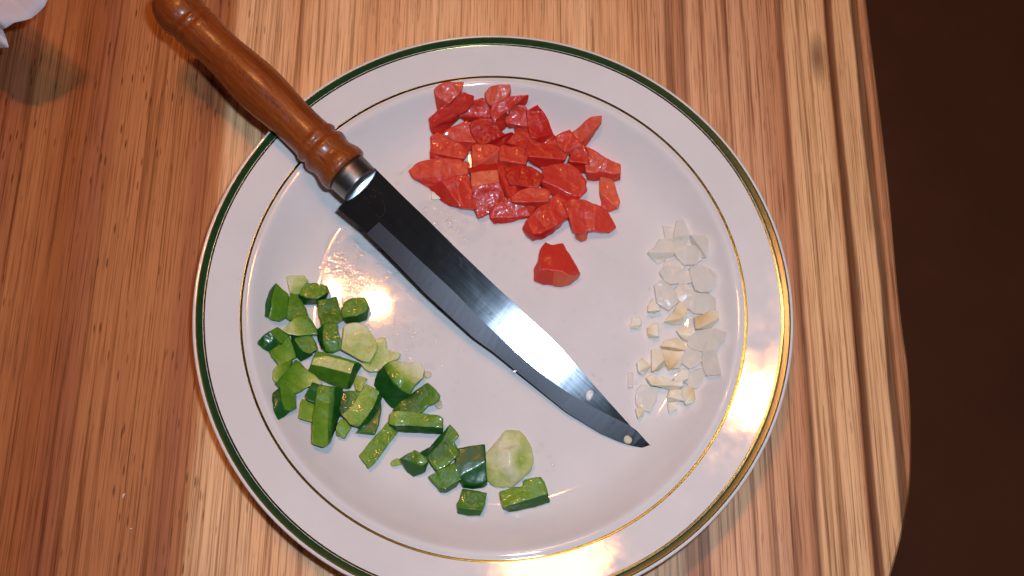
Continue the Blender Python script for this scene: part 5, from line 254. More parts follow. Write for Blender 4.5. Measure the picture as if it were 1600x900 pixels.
 [(-21.9,-78.5,9.0,-22.1,-78.1,3.5),(-18.3,-75.4,8.8,-18.4,-75.0,3.4),(-11.7,-71.8,8.4,-11.8,-71.4,3.4),(-10.0,-73.9,9.0,-10.1,-73.5,3.4),(-8.5,-78.3,9.1,-8.6,-77.9,3.4),(-10.5,-80.6,8.7,-10.6,-80.2,3.5),(-14.7,-83.2,9.1,-14.9,-82.8,3.6),(-17.2,-83.1,8.8,-17.4,-82.7,3.6),(-20.3,-80.0,8.5,-20.5,-79.6,3.5),(-16.7,-84.0,5.0,-16.8,-83.9,3.7),(-14.2,-84.0,4.9,-14.3,-83.9,3.7),(-10.0,-81.2,4.7,-10.0,-81.1,3.5)],
 [([8,7,6,5,4,3,2,1,0],0.3602225378535912),([4,5,6,7,9,10,11],0.06)]),
('pepper_piece','pepper piece','chopped green pepper on the plate','pepper','flat dark green pepper rectangle lying skin side up, with a small brown scar',0.06,
 [(-11.1,-65.5,8.2,-11.2,-65.1,3.4),(-5.4,-63.9,8.4,-5.4,-63.5,3.4),(0.7,-62.5,8.1,0.7,-62.1,3.4),(1.6,-69.6,8.7,1.6,-69.1,3.4),(2.9,-78.1,6.9,2.9,-77.9,3.4),(1.4,-79.7,6.9,1.3,-79.4,3.4),(-3.0,-80.6,6.9,-3.1,-80.3,3.5),(-7.5,-80.3,6.5,-7.6,-80.1,3.5),(-9.4,-77.4,8.5,-9.5,-77.1,3.4),(-11.1,-72.0,8.6,-11.2,-71.6,3.4),(-7.2,-81.2,4.3,-7.2,-81.1,3.5),(-3.0,-81.4,4.3,-3.0,-81.3,3.5),(1.7,-80.4,4.3,1.7,-80.4,3.5),(3.0,-79.2,4.2,3.0,-79.1,3.4)],
 [([9,8,7,6,5,4,3,2,1,0],0.03),([4,5,6,7,10,11,12,13],0.02)]),
('pepper_piece','pepper piece','chopped green pepper on the plate','pepper','large pale folded pepper pith cap beside the dark rectangle',0.75,
 [(9.5,-55.6,6.8,9.5,-55.3,3.4),(12.3,-55.0,6.5,12.3,-54.7,3.4),(15.2,-55.0,6.4,15.2,-54.8,3.4),(16.1,-61.4,8.9,16.2,-60.9,3.4),(11.8,-65.1,12.6,11.9,-64.3,3.4),(6.7,-63.7,9.5,6.7,-63.1,3.4),(5.7,-61.0,6.6,5.7,-60.7,3.4),(18.2,-57.4,6.7,18.2,-57.1,3.4),(21.4,-62.0,6.5,21.4,-61.7,3.4),(22.6,-67.5,6.4,22.7,-67.2,3.4),(21.5,-71.8,6.5,21.6,-71.6,3.4),(17.0,-69.2,9.2,17.1,-68.7,3.4),(12.1,-71.1,11.6,12.1,-70.4,3.4),(6.7,-73.3,8.2,6.7,-72.9,3.4),(2.1,-71.9,5.8,2.1,-71.7,3.4),(1.9,-65.7,5.8,1.8,-65.5,3.4),(18.2,-75.7,6.0,18.2,-75.5,3.4),(14.3,-79.2,5.1,14.3,-79.1,3.5),(10.1,-79.8,5.1,10.1,-79.7,3.5),(5.8,-79.3,5.1,5.8,-79.2,3.4),(3.4,-77.3,5.1,3.4,-77.2,3.4)],
 [([6,5,4,3,2,1,0],[0.94,1,1,0.86,0.84,0.82,0.84]),([3,11,10,9,8,7,2],[0.78,0.7,0.8,0.8,0.8,0.8,0.84]),([6,15,14,13,12,11,3,4,5],[0.92,0.89,0.7,0.88,1,0.64,0.84,1,0.94]),([20,19,18,17,16,10,11,12,13,14],[0.74,0.74,0.8,0.8,0.84,0.8,0.7,1,0.76,0.68])]),
('pepper_piece','pepper piece','chopped green pepper on the plate','pepper','pepper square at the bottom, below the flat dark rectangle',0.06,
 [(-7.0,-82.5,8.7,-7.1,-82.2,3.5),(-2.2,-83.0,8.9,-2.3,-82.6,3.5),(3.4,-83.6,8.7,3.4,-83.2,3.5),(3.0,-88.4,9.5,2.9,-88.0,4.1),(2.1,-91.0,10.4,2.1,-90.7,4.8),(-2.9,-91.1,10.0,-2.9,-90.8,4.9),(-8.1,-90.7,10.6,-8.2,-90.4,4.9),(-8.6,-89.1,9.9,-8.7,-88.7,4.4),(-7.7,-87.3,9.3,-7.7,-87.0,4.0),(-8.3,-92.6,6.9,-8.3,-92.5,5.7),(-3.6,-93.0,7.0,-3.6,-92.9,5.7),(1.4,-93.1,7.0,1.4,-93.1,5.8)],
 [([8,7,6,5,4,3,2,1,0],[0.34,0.34,0.34,0.34,0.34,0.34,0.34,0.26,0.2]),([4,5,6,9,10,11],0.1)]),
('pepper_piece','pepper piece','chopped green pepper on the plate','pepper','pepper piece with a notched top, furthest right at the bottom',0.06,
 [(9.4,-82.4,9.8,9.4,-82.0,3.5),(15.6,-80.3,10.1,15.7,-79.8,3.5),(18.9,-79.5,10.2,19.0,-79.0,3.5),(19.5,-76.9,9.9,19.6,-76.4,3.4),(22.2,-75.9,10.1,22.3,-75.4,3.4),(26.1,-75.3,10.1,26.2,-74.8,3.4),(27.9,-77.3,10.1,28.1,-76.9,3.5),(29.6,-81.9,10.7,29.8,-81.5,3.9),(25.5,-83.6,10.7,25.7,-83.2,3.9),(20.2,-85.7,10.9,20.3,-85.3,4.0),(13.4,-88.2,11.3,13.5,-87.8,4.3),(11.6,-89.2,11.0,11.6,-88.8,4.5),(10.2,-85.7,10.3,10.2,-85.3,3.8),(30.9,-84.6,5.9,30.9,-84.5,4.6),(23.3,-87.4,5.6,23.3,-87.3,4.7),(13.7,-90.1,5.8,13.7,-90.0,4.9)],
 [([12,11,10,9,8,7,6,5,4,3,2,1,0],0.4973586339457171),([15,14,13,7,8,9,10,11],0.07)]),
('onion_piece','onion piece','chopped onion on the plate','onion','thin clear onion sliver with a sharp top corner, first of the onion row',0.3,
 [(75.6,48.4,6.4,75.7,48.8,4.6),(81.4,46.2,8.5,81.5,46.7,6.2),(81.5,41.4,8.5,81.8,42.0,5.2),(77.6,41.4,6.5,77.8,41.9,4.2)],
 [([3,2,1,0],0.2)]),
('onion_piece','onion piece','chopped onion on the plate','onion','rounded upright onion petal at the top of the onion row',0.3,
 [(81.8,49.3,10.7,82.1,49.9,7.3),(83.1,50.0,11.5,83.4,50.6,8.5),(84.5,49.4,12.6,84.7,50.1,9.1),(86.1,46.2,12.2,86.4,46.8,9.0),(87.7,43.0,12.4,88.0,43.7,9.0),(80.8,42.2,8.8,81.1,42.9,5.1),(86.2,39.5,7.8,86.3,39.7,6.8),(83.3,40.9,6.8,83.4,41.1,5.7)],
 [([5,4,3,2,1,0],0.2),([5,7,6,4],0.27)]),
('onion_piece','onion piece','chopped onion on the plate','onion','cupped onion piece at the top right of the row, a bright dot on it',0.3,
 [(88.4,41.6,13.7,88.8,42.5,9.1),(93.3,41.1,17.2,93.7,41.9,12.8),(95.0,39.3,18.1,95.4,40.1,13.6),(95.1,34.8,16.6,95.5,35.6,12.1),(94.8,31.4,15.5,95.2,32.3,10.8),(93.8,31.9,11.3,94.0,32.2,9.8),(92.8,35.5,11.5,93.0,35.8,10.0),(90.6,37.6,10.5,90.7,37.9,9.0),(88.7,40.3,10.6,88.9,40.6,8.6)],
 [([4,3,2,1,0],0.4),([0,8,7,6,5,4],0.34)]),
('onion_piece','onion piece','chopped onion on the plate','onion','angled onion piece with a pointed left end near the top of the row',0.3,
 [(69.1,33.5,8.7,69.5,34.5,3.9),(72.6,36.3,8.8,73.0,37.3,4.0),(74.2,40.1,9.3,74.6,41.2,4.2),(78.4,40.5,9.3,78.8,41.4,4.8),(83.2,39.6,11.0,83.6,40.6,6.2),(85.6,37.1,11.6,86.0,38.0,6.8),(82.4,34.6,9.8,82.8,35.5,5.2),(80.7,33.9,5.9,80.8,34.2,4.5),(77.3,31.6,5.1,77.4,31.9,4.0),(74.3,29.4,5.3,74.4,29.7,3.9),(71.8,32.0,5.5,71.9,32.3,3.9)],
 [([6,5,4,3,2,1,0],0.35),([0,10,9,8,7,6],0.41)]),
('onion_piece','onion piece','chopped onion on the plate','onion','flat onion piece right of the angled pointed one',0.3,
 [(82.9,37.8,10.0,83.2,38.6,5.6),(86.3,37.7,11.0,86.6,38.4,7.1),(89.9,36.7,12.7,90.2,37.4,9.0),(92.4,33.7,13.9,92.8,34.4,10.0),(93.2,30.5,13.2,93.5,31.2,9.7),(90.3,28.6,11.7,90.7,29.4,7.4),(86.2,28.6,9.7,86.6,29.4,5.5),(82.5,32.1,9.8,82.9,33.0,4.9),(81.2,34.5,9.7,81.6,35.5,4.8)],
 [([8,7,6,5,4,3,2,1,0],0.2)]),
('onion_piece','onion piece','chopped onion on the plate','onion','pale onion piece under the angled pointed one',0.3,
 [(77.7,31.2,6.6,77.9,31.8,3.6),(80.6,33.7,6.5,80.8,34.2,4.0),(84.1,32.7,7.4,84.3,33.2,4.8),(87.0,30.1,8.3,87.2,30.7,5.4),(86.0,27.1,7.6,86.3,27.6,4.8),(80.8,25.4,6.7,81.1,26.0,3.7),(76.6,26.5,6.9,76.8,27.2,3.5)],
 [([6,5,4,3,2,1,0],0.1)]),
('onion_piece','onion piece','chopped onion on the plate','onion',"wide onion slab in the middle of the row's upper half",0.3,
 [(74.8,24.3,9.3,75.2,25.3,3.9),(78.9,27.3,9.0,79.3,28.2,4.1),(84.0,26.5,9.0,84.4,27.3,4.7),(89.2,25.0,10.0,89.5,25.7,6.3),(90.5,20.4,10.1,90.8,21.0,6.4),(87.1,19.8,9.0,87.5,20.5,5.1),(83.7,20.0,8.6,84.0,20.8,4.4),(80.1,19.0,8.8,80.5,19.8,4.0),(77.7,20.4,8.5,78.1,21.3,4.0)],
 [([8,7,6,5,4,3,2,1,0],0.2)]),
('onion_piece','onion piece','chopped onion on the plate','onion','fan-shaped onion piece bulging to the right of the row',0.3,
 [(88.5,26.3,10.5,88.9,27.2,5.7),(91.6,28.4,12.5,92.0,29.3,7.8),(95.8,26.3,14.2,96.1,27.0,10.2),(99.7,22.1,16.9,100.1,22.8,12.8),(99.2,17.9,15.3,99.6,18.5,11.6),(96.9,15.1,14.0,97.4,15.8,9.3),(93.5,15.4,11.9,94.0,16.3,7.0),(91.3,16.5,11.0,91.8,17.3,5.9),(90.1,20.1,10.8,90.5,21.0,5.7)],
 [([8,7,6,5,4,3,2,1,0],0.15)]),
('onion_piece','onion piece','chopped onion on the plate','onion','tilted onion square at the left edge of the row, above the small garlic cube',0.3,
 [(72.8,17.6,8.3,73.2,18.5,3.4),(76.4,20.1,9.0,76.9,21.2,3.4),(80.1,17.6,9.0,80.6,18.7,3.5),(82.7,13.0,8.8,83.1,13.9,3.6),(83.9,10.9,9.0,84.3,11.8,3.7),(79.8,6.6,7.7,80.2,7.3,3.5),(74.7,9.2,7.8,75.0,9.9,3.4),(73.9,13.4,7.9,74.3,14.2,3.4)],
 [([7,6,5,4,3,2,1,0],0.3)]),
('onion_piece','onion piece','chopped onion on the plate','onion','large onion slab above the bright wet glint',0.3,
 [(82.1,16.6,8.1,82.4,17.3,4.1),(84.3,19.4,8.5,84.7,20.2,4.4),(88.0,18.8,9.4,88.4,19.6,5.3),(90.9,14.7,10.5,91.3,15.5,6.0),(96.2,13.6,13.4,96.6,14.4,9.1),(99.2,11.5,16.3,99.7,12.3,11.2),(99.7,7.1,15.6,100.1,7.8,11.2),(96.6,4.7,12.6,97.0,5.4,8.6),(91.3,5.8,9.6,91.7,6.4,5.7),(88.3,8.1,9.1,88.7,8.8,4.9),(85.5,10.7,8.0,85.9,11.3,4.4),(83.0,13.2,8.3,83.4,13.9,4.1)],
 [([11,10,9,8,7,6,5,4,3,2,1,0],0.12)]),
('onion_piece','onion piece','chopped onion on the plate','onion',"wide square onion sheet right of the golden garlic, level with the wet glint's foot",0.3,
 [(91.0,-4.9,9.4,91.4,-4.3,5.5),(95.4,-3.1,11.9,95.8,-2.4,7.7),(99.8,-3.2,15.9,100.3,-2.5,11.1),(103.9,-5.7,20.0,104.4,-5.0,15.2),(102.8,-9.0,18.7,103.3,-8.4,14.2),(100.0,-13.0,16.0,100.4,-12.4,11.9),(95.5,-12.8,12.5,96.0,-12.2,8.3),(91.6,-11.6,10.1,92.0,-11.0,6.1),(88.6,-9.4,8.8,89.0,-8.9,5.0),(89.1,-6.9,8.7,89.5,-6.4,5.0)],
 [([9,8,7,6,5,4,3,2,1,0],0.22)]),
('onion_piece','onion piece','chopped onion on the plate','onion','upright onion strip hanging below the wide square sheet',0.3,
 [(95.1,-15.7,12.0,95.5,-15.1,7.8),(95.5,-13.1,12.6,96.0,-12.4,7.9),(99.9,-13.4,16.4,100.4,-12.7,11.5),(100.9,-18.7,17.9,101.4,-18.1,13.1),(101.6,-24.4,20.2,102.2,-23.8,15.1),(96.8,-24.4,14.7,97.2,-23.9,10.4),(95.6,-20.9,12.9,96.0,-20.3,8.9)],
 [([6,5,4,3,2,1,0],0.25)]),
('onion_piece','onion piece','chopped onion on the plate','onion','onion piece left of the hanging strip, under the wide square sheet',0.3,
 [(88.1,-10.2,8.3,88.5,-9.7,4.3),(91.8,-11.7,9.4,92.1,-11.2,5.6),(95.3,-12.7,10.9,95.6,-12.2,7.6),(95.0,-16.7,11.5,95.3,-16.2,7.8),(92.6,-19.1,10.6,93.0,-18.6,6.7),(89.9,-20.6,9.9,90.3,-20.0,5.5),(86.9,-18.2,8.6,87.3,-17.6,4.3),(87.1,-13.3,8.0,87.5,-12.7,4.2)],
 [([7,6,5,4,3,2,1,0],0.22)]),
('onion_piece','onion piece','chopped onion on the plate','onion','tiny thin onion sliver lying alone at the far left of the row',0.3,
 [(62.9,-24.3,5.4,63.0,-24.0,3.4),(64.6,-24.1,5.4,64.8,-23.8,3.4),(64.9,-30.3,5.4,65.0,-30.1,3.4),(63.2,-30.8,5.4,63.3,-30.5,3.4)],
 [([3,2,1,0],0.3)]),
('onion_piece','onion piece','chopped onion on the plate','onion','faint onion sheet behind the bottom garlic pieces',0.3,
 [(88.5,-27.0,7.5,88.7,-26.8,5.5),(91.0,-22.0,8.5,91.3,-21.7,6.2),(95.3,-20.9,11.5,95.6,-20.5,8.7),(96.3,-23.1,12.6,96.6,-22.7,9.7),(94.8,-26.6,12.0,95.1,-26.3,9.3),(92.8,-29.5,10.9,93.0,-29.2,8.4),(90.3,-28.6,8.8,90.5,-28.4,6.7)],
 [([6,5,4,3,2,1,0],0.1)]),
('onion_piece','onion piece','chopped onion on the plate','onion','large flat onion flake at the bottom left, nearest the knife tip',0.3,
 [(67.6,-31.3,6.9,67.9,-30.9,3.4),(69.0,-29.7,7.0,69.2,-29.3,3.4),(73.4,-30.5,6.8,73.6,-30.1,3.4),(76.1,-32.0,6.6,76.3,-31.6,3.5),(75.4,-35.8,6.1,75.6,-35.4,3.5),(73.0,-41.2,6.1,73.2,-40.9,3.5),(70.1,-40.6,6.3,70.3,-40.3,3.5),(67.1,-38.6,6.7,67.3,-38.2,3.4),(66.7,-35.7,6.4,66.9,-35.3,3.4)],
 [([8,7,6,5,4,3,2,1,0],0.2)]),
('garlic_piece','garlic piece','chopped garlic on the plate','garlic','small garlic cube left of the tilted onion square',0.15,
 [(72.1,10.6,8.5,72.5,11.5,3.4),(74.6,8.0,8.5,75.0,8.9,3.4),(75.8,6.0,8.5,76.3,6.9,3.4),(70.0,4.8,8.6,70.4,5.7,3.4),(70.2,7.3,8.6,70.6,8.2,3.4),(73.5,5.3,4.8,73.6,5.6,3.4)],
 [([4,3,2,1,0],[0.4,0.4,0.05,0.1,0.3]),([3,5,2],[0.5,0.4,0.15])]),
('garlic_piece','garlic piece','chopped garlic on the plate','garlic','clear-white garlic bit lying alone at the far left, upper one',0.15,
 [(63.8,1.7,7.1,64.1,2.3,3.4),(66.8,1.6,7.0,67.1,2.2,3.4),(67.5,-1.0,7.0,67.8,-0.5,3.4),(62.5,-3.1,7.5,62.8,-2.5,3.4),(66.4,-3.0,4.8,66.5,-2.7,3.4)],
 [([3,2,1,0],[0.3,0.1,0.0,0.1]),([3,4,2],[0.39,0.29,0.19])]),
('garlic_piece','garlic piece','chopped garlic on the plate','garlic','small upright garlic cube with a yellow left side, lying alone',0.15,
 [(70.6,-3.0,8.4,71.0,-2.2,3.4),(72.6,-1.3,8.3,73.0,-0.5,3.4),(74.9,-0.8,8.4,75.3,0.0,3.4),(75.2,-6.5,8.3,75.6,-5.8,3.4),(70.4,-5.5,8.6,70.8,-4.7,3.4),(71.8,-6.9,5.4,72.0,-6.6,3.4)],
 [([4,3,2,1,0],[0.65,0.1,0.2,0.4,0.6]),([4,5,3],[0.62,0.52,0.07])]),
('garlic_piece','garlic piece','chopped garlic on the plate','garlic','bent tan garlic slice left of the bright wet glint',0.15,
 [(84.8,10.7,8.9,85.2,11.5,3.8),(88.0,7.4,9.4,88.5,8.3,4.3),(86.7,3.3,9.2,87.2,4.2,4.0),(77.8,0.6,8.8,78.2,1.4,3.4),(80.0,3.2,8.9,80.5,4.1,3.5),(82.3,5.2,9.0,82.8,6.1,3.5),(83.4,8.4,8.9,83.8,9.3,3.6),(85.5,0.6,6.6,85.7,1.1,3.8),(81.9,0.3,5.5,82.0,0.6,3.5)],
 [([6,5,4,3,2,1,0],[0.45,0.65,0.5,0.4,0.6,0.5,0.4]),([3,8,7,2],[0.35,0.35,0.35,0.55])]),
('garlic_piece','garlic piece','chopped garlic on the plate','garlic','garlic chunk with an amber stain right of the bright wet glint',0.15,
 [(91.1,2.9,11.1,91.6,3.8,5.6),(94.5,3.6,12.6,95.1,4.5,7.4),(97.5,6.0,14.8,98.1,6.8,9.5),(100.6,4.7,16.9,101.1,5.5,12.0),(101.1,1.6,17.5,101.7,2.4,12.4),(92.0,-2.3,11.4,92.5,-1.5,6.0),(99.3,-0.8,11.4,99.4,-0.6,10.3),(96.1,-1.7,9.6,96.3,-1.5,8.0)],
 [([5,4,3,2,1,0],[0.6,0.35,0.4,0.4,0.8,0.85]),([5,7,6,4],[0.61,0.11,0.06,0.36])]),
('garlic_piece','garlic piece','chopped garlic on the plate','garlic','pinkish garlic piece just below the bright wet glint',0.15,
 [(83.7,-2.8,7.5,84.0,-2.2,3.6),(87.3,-0.6,8.2,87.7,0.1,4.0),(91.5,-1.8,9.6,91.9,-1.1,5.2),(91.4,-4.7,9.0,91.7,-4.1,5.2),(85.1,-5.1,8.3,85.5,-4.4,3.7),(89.3,-6.9,6.4,89.5,-6.6,4.5),(86.8,-6.3,5.6,86.9,-6.1,3.9)],
 [([4,3,2,1,0],[0.35,0.15,0.3,0.45,0.35]),([4,6,5,3],[0.44,0.39,0.19,0.24])]),
('garlic_piece','garlic piece','chopped garlic on the plate','garlic','golden curved garlic rim above the amber-stained pair',0.15,
 [(76.7,-11.0,8.6,77.1,-10.3,3.9),(78.6,-8.2,8.8,79.1,-7.4,3.9),(83.9,-7.1,8.9,84.3,-6.4,4.1),(86.7,-8.9,9.5,87.2,-8.1,4.5),(87.6,-12.2,9.9,88.1,-11.4,4.8),(84.5,-12.1,6.1,84.7,-11.8,4.2),(80.8,-11.6,5.3,80.9,-11.4,4.0),(78.2,-11.7,4.9,78.3,-11.6,3.9)],
 [([4,3,2,1,0],[0.45,0.35,0.5,0.45,0.4]),([0,7,6,5,4],[0.41,0.51,0.56,0.61,0.46])]),
('garlic_piece','garlic piece','chopped garlic on the plate','garlic','garlic piece with an orange blotch on its left, in the middle of the lower cluster',0.15,
 [(77.0,-12.9,9.2,77.4,-12.1,3.9),(81.6,-13.5,9.5,82.1,-12.7,4.0),(87.1,-13.2,9.9,87.5,-12.4,4.7),(80.8,-21.9,9.4,81.2,-21.2,4.0),(78.9,-18.8,9.6,79.4,-18.0,4.0),(87.2,-15.8,6.2,87.4,-15.6,4.8),(85.7,-20.3,7.0,86.0,-20.0,4.6),(82.9,-20.8,6.6,83.1,-20.4,4.3)],
 [([4,3,2,1,0],[0.8,0.95,0.2,0.35,0.4]),([3,7,6,5,2],[0.94,0.59,0.01,0.01,0.19])]),
('garlic_piece','garlic piece','chopped garlic on the plate','garlic','peach-coloured upright garlic slice left of the orange blotch',0.15,
 [(72.6,-13.7,9.5,73.1,-12.8,3.4),(76.7,-12.9,9.1,77.2,-12.1,3.4),(79.2,-16.3,9.1,79.6,-15.5,3.5),(73.0,-23.4,9.4,73.5,-22.6,3.4),(79.5,-19.1,6.0,79.7,-18.8,3.5),(76.7,-21.4,5.7,76.9,-21.1,3.4)],
 [([3,2,1,0],[0.4,0.35,0.4,0.3]),([3,5,4,2],[0.42,0.32,0.32,0.37])]),
('garlic_piece','garlic piece','chopped garlic on the plate','garlic','loose garlic cube at the left edge of the lower cluster',0.15,
 [(66.4,-20.1,8.2,66.7,-19.5,3.4),(68.3,-17.6,8.3,68.7,-16.9,3.4),(70.4,-19.3,8.4,70.8,-18.6,3.4),(72.2,-20.8,8.0,72.6,-20.2,3.4),(67.1,-23.6,8.1,67.5,-23.0,3.4),(71.1,-23.2,4.9,71.2,-23.0,3.4),(69.6,-24.8,5.1,69.8,-24.6,3.4)],
 [([4,3,2,1,0],[0.1,0.6,0.45,0.5,0.2]),([4,6,5,3],[0.09,0.09,0.19,0.59])]),
('garlic_piece','garlic piece','chopped garlic on the plate','garlic','long cream garlic slice lying across the lower cluster',0.15,
 [(70.6,-26.5,9.1,71.0,-25.8,3.9),(73.9,-24.6,9.5,74.3,-23.8,3.9),(77.7,-26.0,9.4,78.2,-25.3,4.0),(82.1,-27.4,9.6,82.5,-26.8,4.4),(86.1,-26.8,10.8,86.7,-26.1,5.3),(86.5,-29.1,11.0,87.0,-28.4,5.6),(72.9,-29.4,9.7,73.4,-28.7,3.9),(84.2,-30.7,6.3,84.3,-30.5,5.0),(81.2,-30.3,6.4,81.4,-30.1,4.4),(77.0,-28.4,5.3,77.1,-28.2,4.0)],
 [([6,5,4,3,2,1,0],[0.55,0.05,0.1,0.05,0.1,0.15,0.4]),([6,9,8,7,5],[0.58,0.23,0.18,0.13,0.08])]),
('garlic_piece','garlic piece','chopped garlic on the plate','garlic','cream garlic wedge at the right end of the long cream slice',0.15,
 [(82.5,-26.4,10.2,83.0,-25.7,4.9),(85.7,-22.1,10.8,86.2,-21.4,5.3),(88.8,-22.0,11.4,89.3,-21.3,6.1),(88.7,-25.7,12.2,89.3,-25.0,6.6),(83.6,-27.8,10.5,84.1,-27.1,5.2),(87.4,-27.6,7.1,87.5,-27.5,6.1)],
 [([4,3,2,1,0],[0.15,0.05,0.15,0.2,0.3]),([4,5,3],[0.18,0.13,0.08])]),
('garlic_piece','garlic piece','chopped garlic on the plate','garlic','yellow garlic crumb beside the flat onion flake, nearest the knife tip',0.15,
 [(66.8,-41.1,7.5,67.1,-40.7,3.4),(68.5,-40.1,7.4,68.8,-39.6,3.4),(70.3,-40.8,7.1,70.6,-40.4,3.5),(67.9,-44.8,7.3,68.1,-44.4,3.5),(70.2,-43.2,4.7,70.2,-43.1,3.5)],
 [([3,2,1,0],[0.5,0.5,0.6,0.5]),([3,4,2],[0.51,0.41,0.51])]),
('garlic_piece','garlic piece','chopped garlic on the plate','garlic','square cream garlic piece below the long cream slice',0.15,
 [(80.3,-34.5,9.3,80.8,-33.9,4.0),(81.4,-31.8,9.3,81.9,-31.2,4.0),(86.3,-31.2,10.8,86.8,-30.5,5.2),(87.1,-36.0,11.9,87.6,-35.3,6.5),(84.2,-35.5,7.2,84.4,-35.3,5.0),(81.2,-35.9,6.2,81.3,-35.7,4.3)],
 [([3,2,1,0],[0.1,0.25,0.3,0.3]),([0,5,4,3],[0.32,0.17,0.12,0.12])]),
('garlic_piece','garlic piece','chopped garlic on the plate','garlic','rounded garlic piece with a tan right edge, lower right of the cluster',0.15,
 [(86.5,-30.9,11.1,87.0,-30.2,5.3),(89.1,-29.2,12.3,89.7,-28.4,6.3),(91.2,-31.6,13.6,91.8,-30.9,7.9),(88.1,-37.9,13.0,88.6,-37.2,7.4),(86.5,-33.9,11.6,87.0,-33.2,5.8),(92.3,-34.8,11.0,92.5,-34.6,9.4),(91.2,-36.6,11.2,91.4,-36.4,9.1)],
 [([4,3,2,1,0],[0.2,0.15,0.8,0.4,0.15]),([3,6,5,2],[0.13,0.28,0.73,0.78])]),
('garlic_piece','garlic piece','chopped garlic on the plate','garlic',"lowest garlic cube of the cluster, beside the rim's light streak",0.15,
 [(80.9,-37.2,8.3,81.2,-36.7,4.4),(83.8,-36.7,9.8,84.2,-36.1,5.1),(84.9,-39.9,10.5,85.3,-39.4,6.2),(81.4,-41.5,8.0,81.6,-41.1,5.0)],
 [([3,2,1,0],[0.2,0.15,0.2,0.15])]),
('garlic_piece','garlic piece','chopped garlic on the plate','garlic','flat pale garlic chip half under the tomato, beside the blade',0.15,
 [(-35.0,56.4,5.4,-35.1,56.8,3.4),(-32.2,55.6,5.4,-32.3,56.1,3.4),(-29.2,53.3,5.4,-29.3,53.7,3.4),(-34.3,52.5,5.4,-34.4,52.9,3.4)],
 [([3,2,1,0],[0.1,0.2,0.1,0.1])])]

# ------------------------------------------------------------------ helpers
col = scene.collection
def link(name, me, parent=None):
    o = bpy.data.objects.new(name, me); col.objects.link(o)
    if parent is not None: o.parent = parent
    return o
def tag(o, label, cat, group=None):
    o['label'] = label; o['category'] = cat
    if group: o['group'] = group
    return o
def mesh(name, verts, faces, mat, smooth=True):
    me = bpy.data.meshes.new(name); me.from_pydata([tuple(v) for v in verts], [], faces); me.update()
    me.materials.append(mat)
    if smooth:
        for p in me.polygons: p.use_smooth = True
    return me
def revolve(prof, n=160, closed=False):
    """prof: (r, z) list -> verts, faces of a surface of revolution about z."""
    V, Fc = [], []; m = len(prof)
    for r, z in prof:
        for k in range(n):
            a = 2 * math.pi * k / n; V.append((r * math.cos(a), r * math.sin(a), z))
    rng = m if closed else m - 1
    for i in range(rng):
        j = (i + 1) % m
        for k in range(n):
            k2 = (k + 1) % n
            Fc.append((i * n + k, i * n + k2, j * n + k2, j * n + k))
    return V, Fc
def smooth_poly(pts, n):
    """closed Catmull-Rom through pts"""
    out = []; L = len(pts)
    for i in range(L):
        p0, p1, p2, p3 = (Vector(pts[(i + d) % L]) for d in (-1, 0, 1, 2))
        for k in range(n):
            t = k / n
            out.append(0.5 * ((2 * p1) + (p2 - p0) * t + (2 * p0 - 5 * p1 + 4 * p2 - p3) * t * t + (3 * p1 - p0 - 3 * p2 + p3) * t ** 3))
    return out
# ------------------------------------------------------------------ materials
class NT:
    def __init__(self, name):
        self.m = bpy.data.materials.new(name); self.m.use_nodes = True
        self.t = self.m.node_tree; self.b = self.t.nodes['Principled BSDF']; self.out = self.t.nodes['Material Output']
    def n(self, kind, **kw):
        nd = self.t.nodes.new(kind)
        for k, v in kw.items():
            if k.startswith('i_'):
                key = k[2:]; key = int(key) if key.isdigit() else key.replace('_', ' ')
                nd.inputs[key].default_value = v
            else: setattr(nd, k, v)
        return nd
    def l(self, a, b): self.t.links.new(a, b)
    def set(self, **kw):
        for k, v in kw.items(): self.b.inputs[k.replace('_', ' ')].default_value = v
    def ramp(self, stops, mode='LINEAR'):
        r = self.t.nodes.new('ShaderNodeValToRGB'); r.color_ramp.interpolation = mode
        e = r.color_ramp.elements
        while len(e) < len(stops): e.new(0.5)
        for el, (p, c) in zip(e, stops):
            el.position = p; el.color = (*c, 1) if len(c) == 3 else c
        return r
    def math(self, op, a, b=None, clamp=False):
        nd = self.t.nodes.new('ShaderNodeMath'); nd.operation = op; nd.use_clamp = clamp
        for i, x in enumerate((a, b)):
            if x is None: continue
            if isinstance(x, (int, float)): nd.inputs[i].default_value = x
            else: self.l(x, nd.inputs[i])
        return nd.outputs[0]
    def mix(self, fac, a, b, mode='MIX'):
        nd = self.t.nodes.new('ShaderNodeMix'); nd.data_type = 'RGBA'; nd.blend_type = mode
        for sock, x in ((nd.inputs[0], fac), (nd.inputs[6], a), (nd.inputs[7], b)):
            if hasattr(x, 'is_output'): self.l(x, sock)
            elif isinstance(x, (int, float)): sock.default_value = x
            else: sock.default_value = (*x, 1)
        return nd.outputs[2]
    def noise(self, vec, scale, detail=4, rough=0.5, dist=0.0):
        nd = self.n('ShaderNodeTexNoise', i_Scale=scale, i_Detail=detail, i_Roughness=rough, i_Distortion=dist)
        if vec is not None: self.l(vec, nd.inputs['Vector'])
        return nd.outputs[0]
    def bump(self, h, strength, dist):
        nd = self.n('ShaderNodeBump', i_Strength=strength, i_Distance=dist); self.l(h, nd.inputs['Height'])
        self.l(nd.outputs[0], self.b.inputs['Normal']); return nd
    def obj(self): return self.n('ShaderNodeTexCoord').outputs['Object']
    def mapping(self, vec, scale=(1, 1, 1), rot=(0, 0, 0), loc=(0, 0, 0)):
        nd = self.n('ShaderNodeMapping'); self.l(vec, nd.inputs[0])
        nd.inputs['Scale'].default_value = scale; nd.inputs['Rotation'].default_value = rot; nd.inputs['Location'].default_value = loc
        return nd.outputs[0]

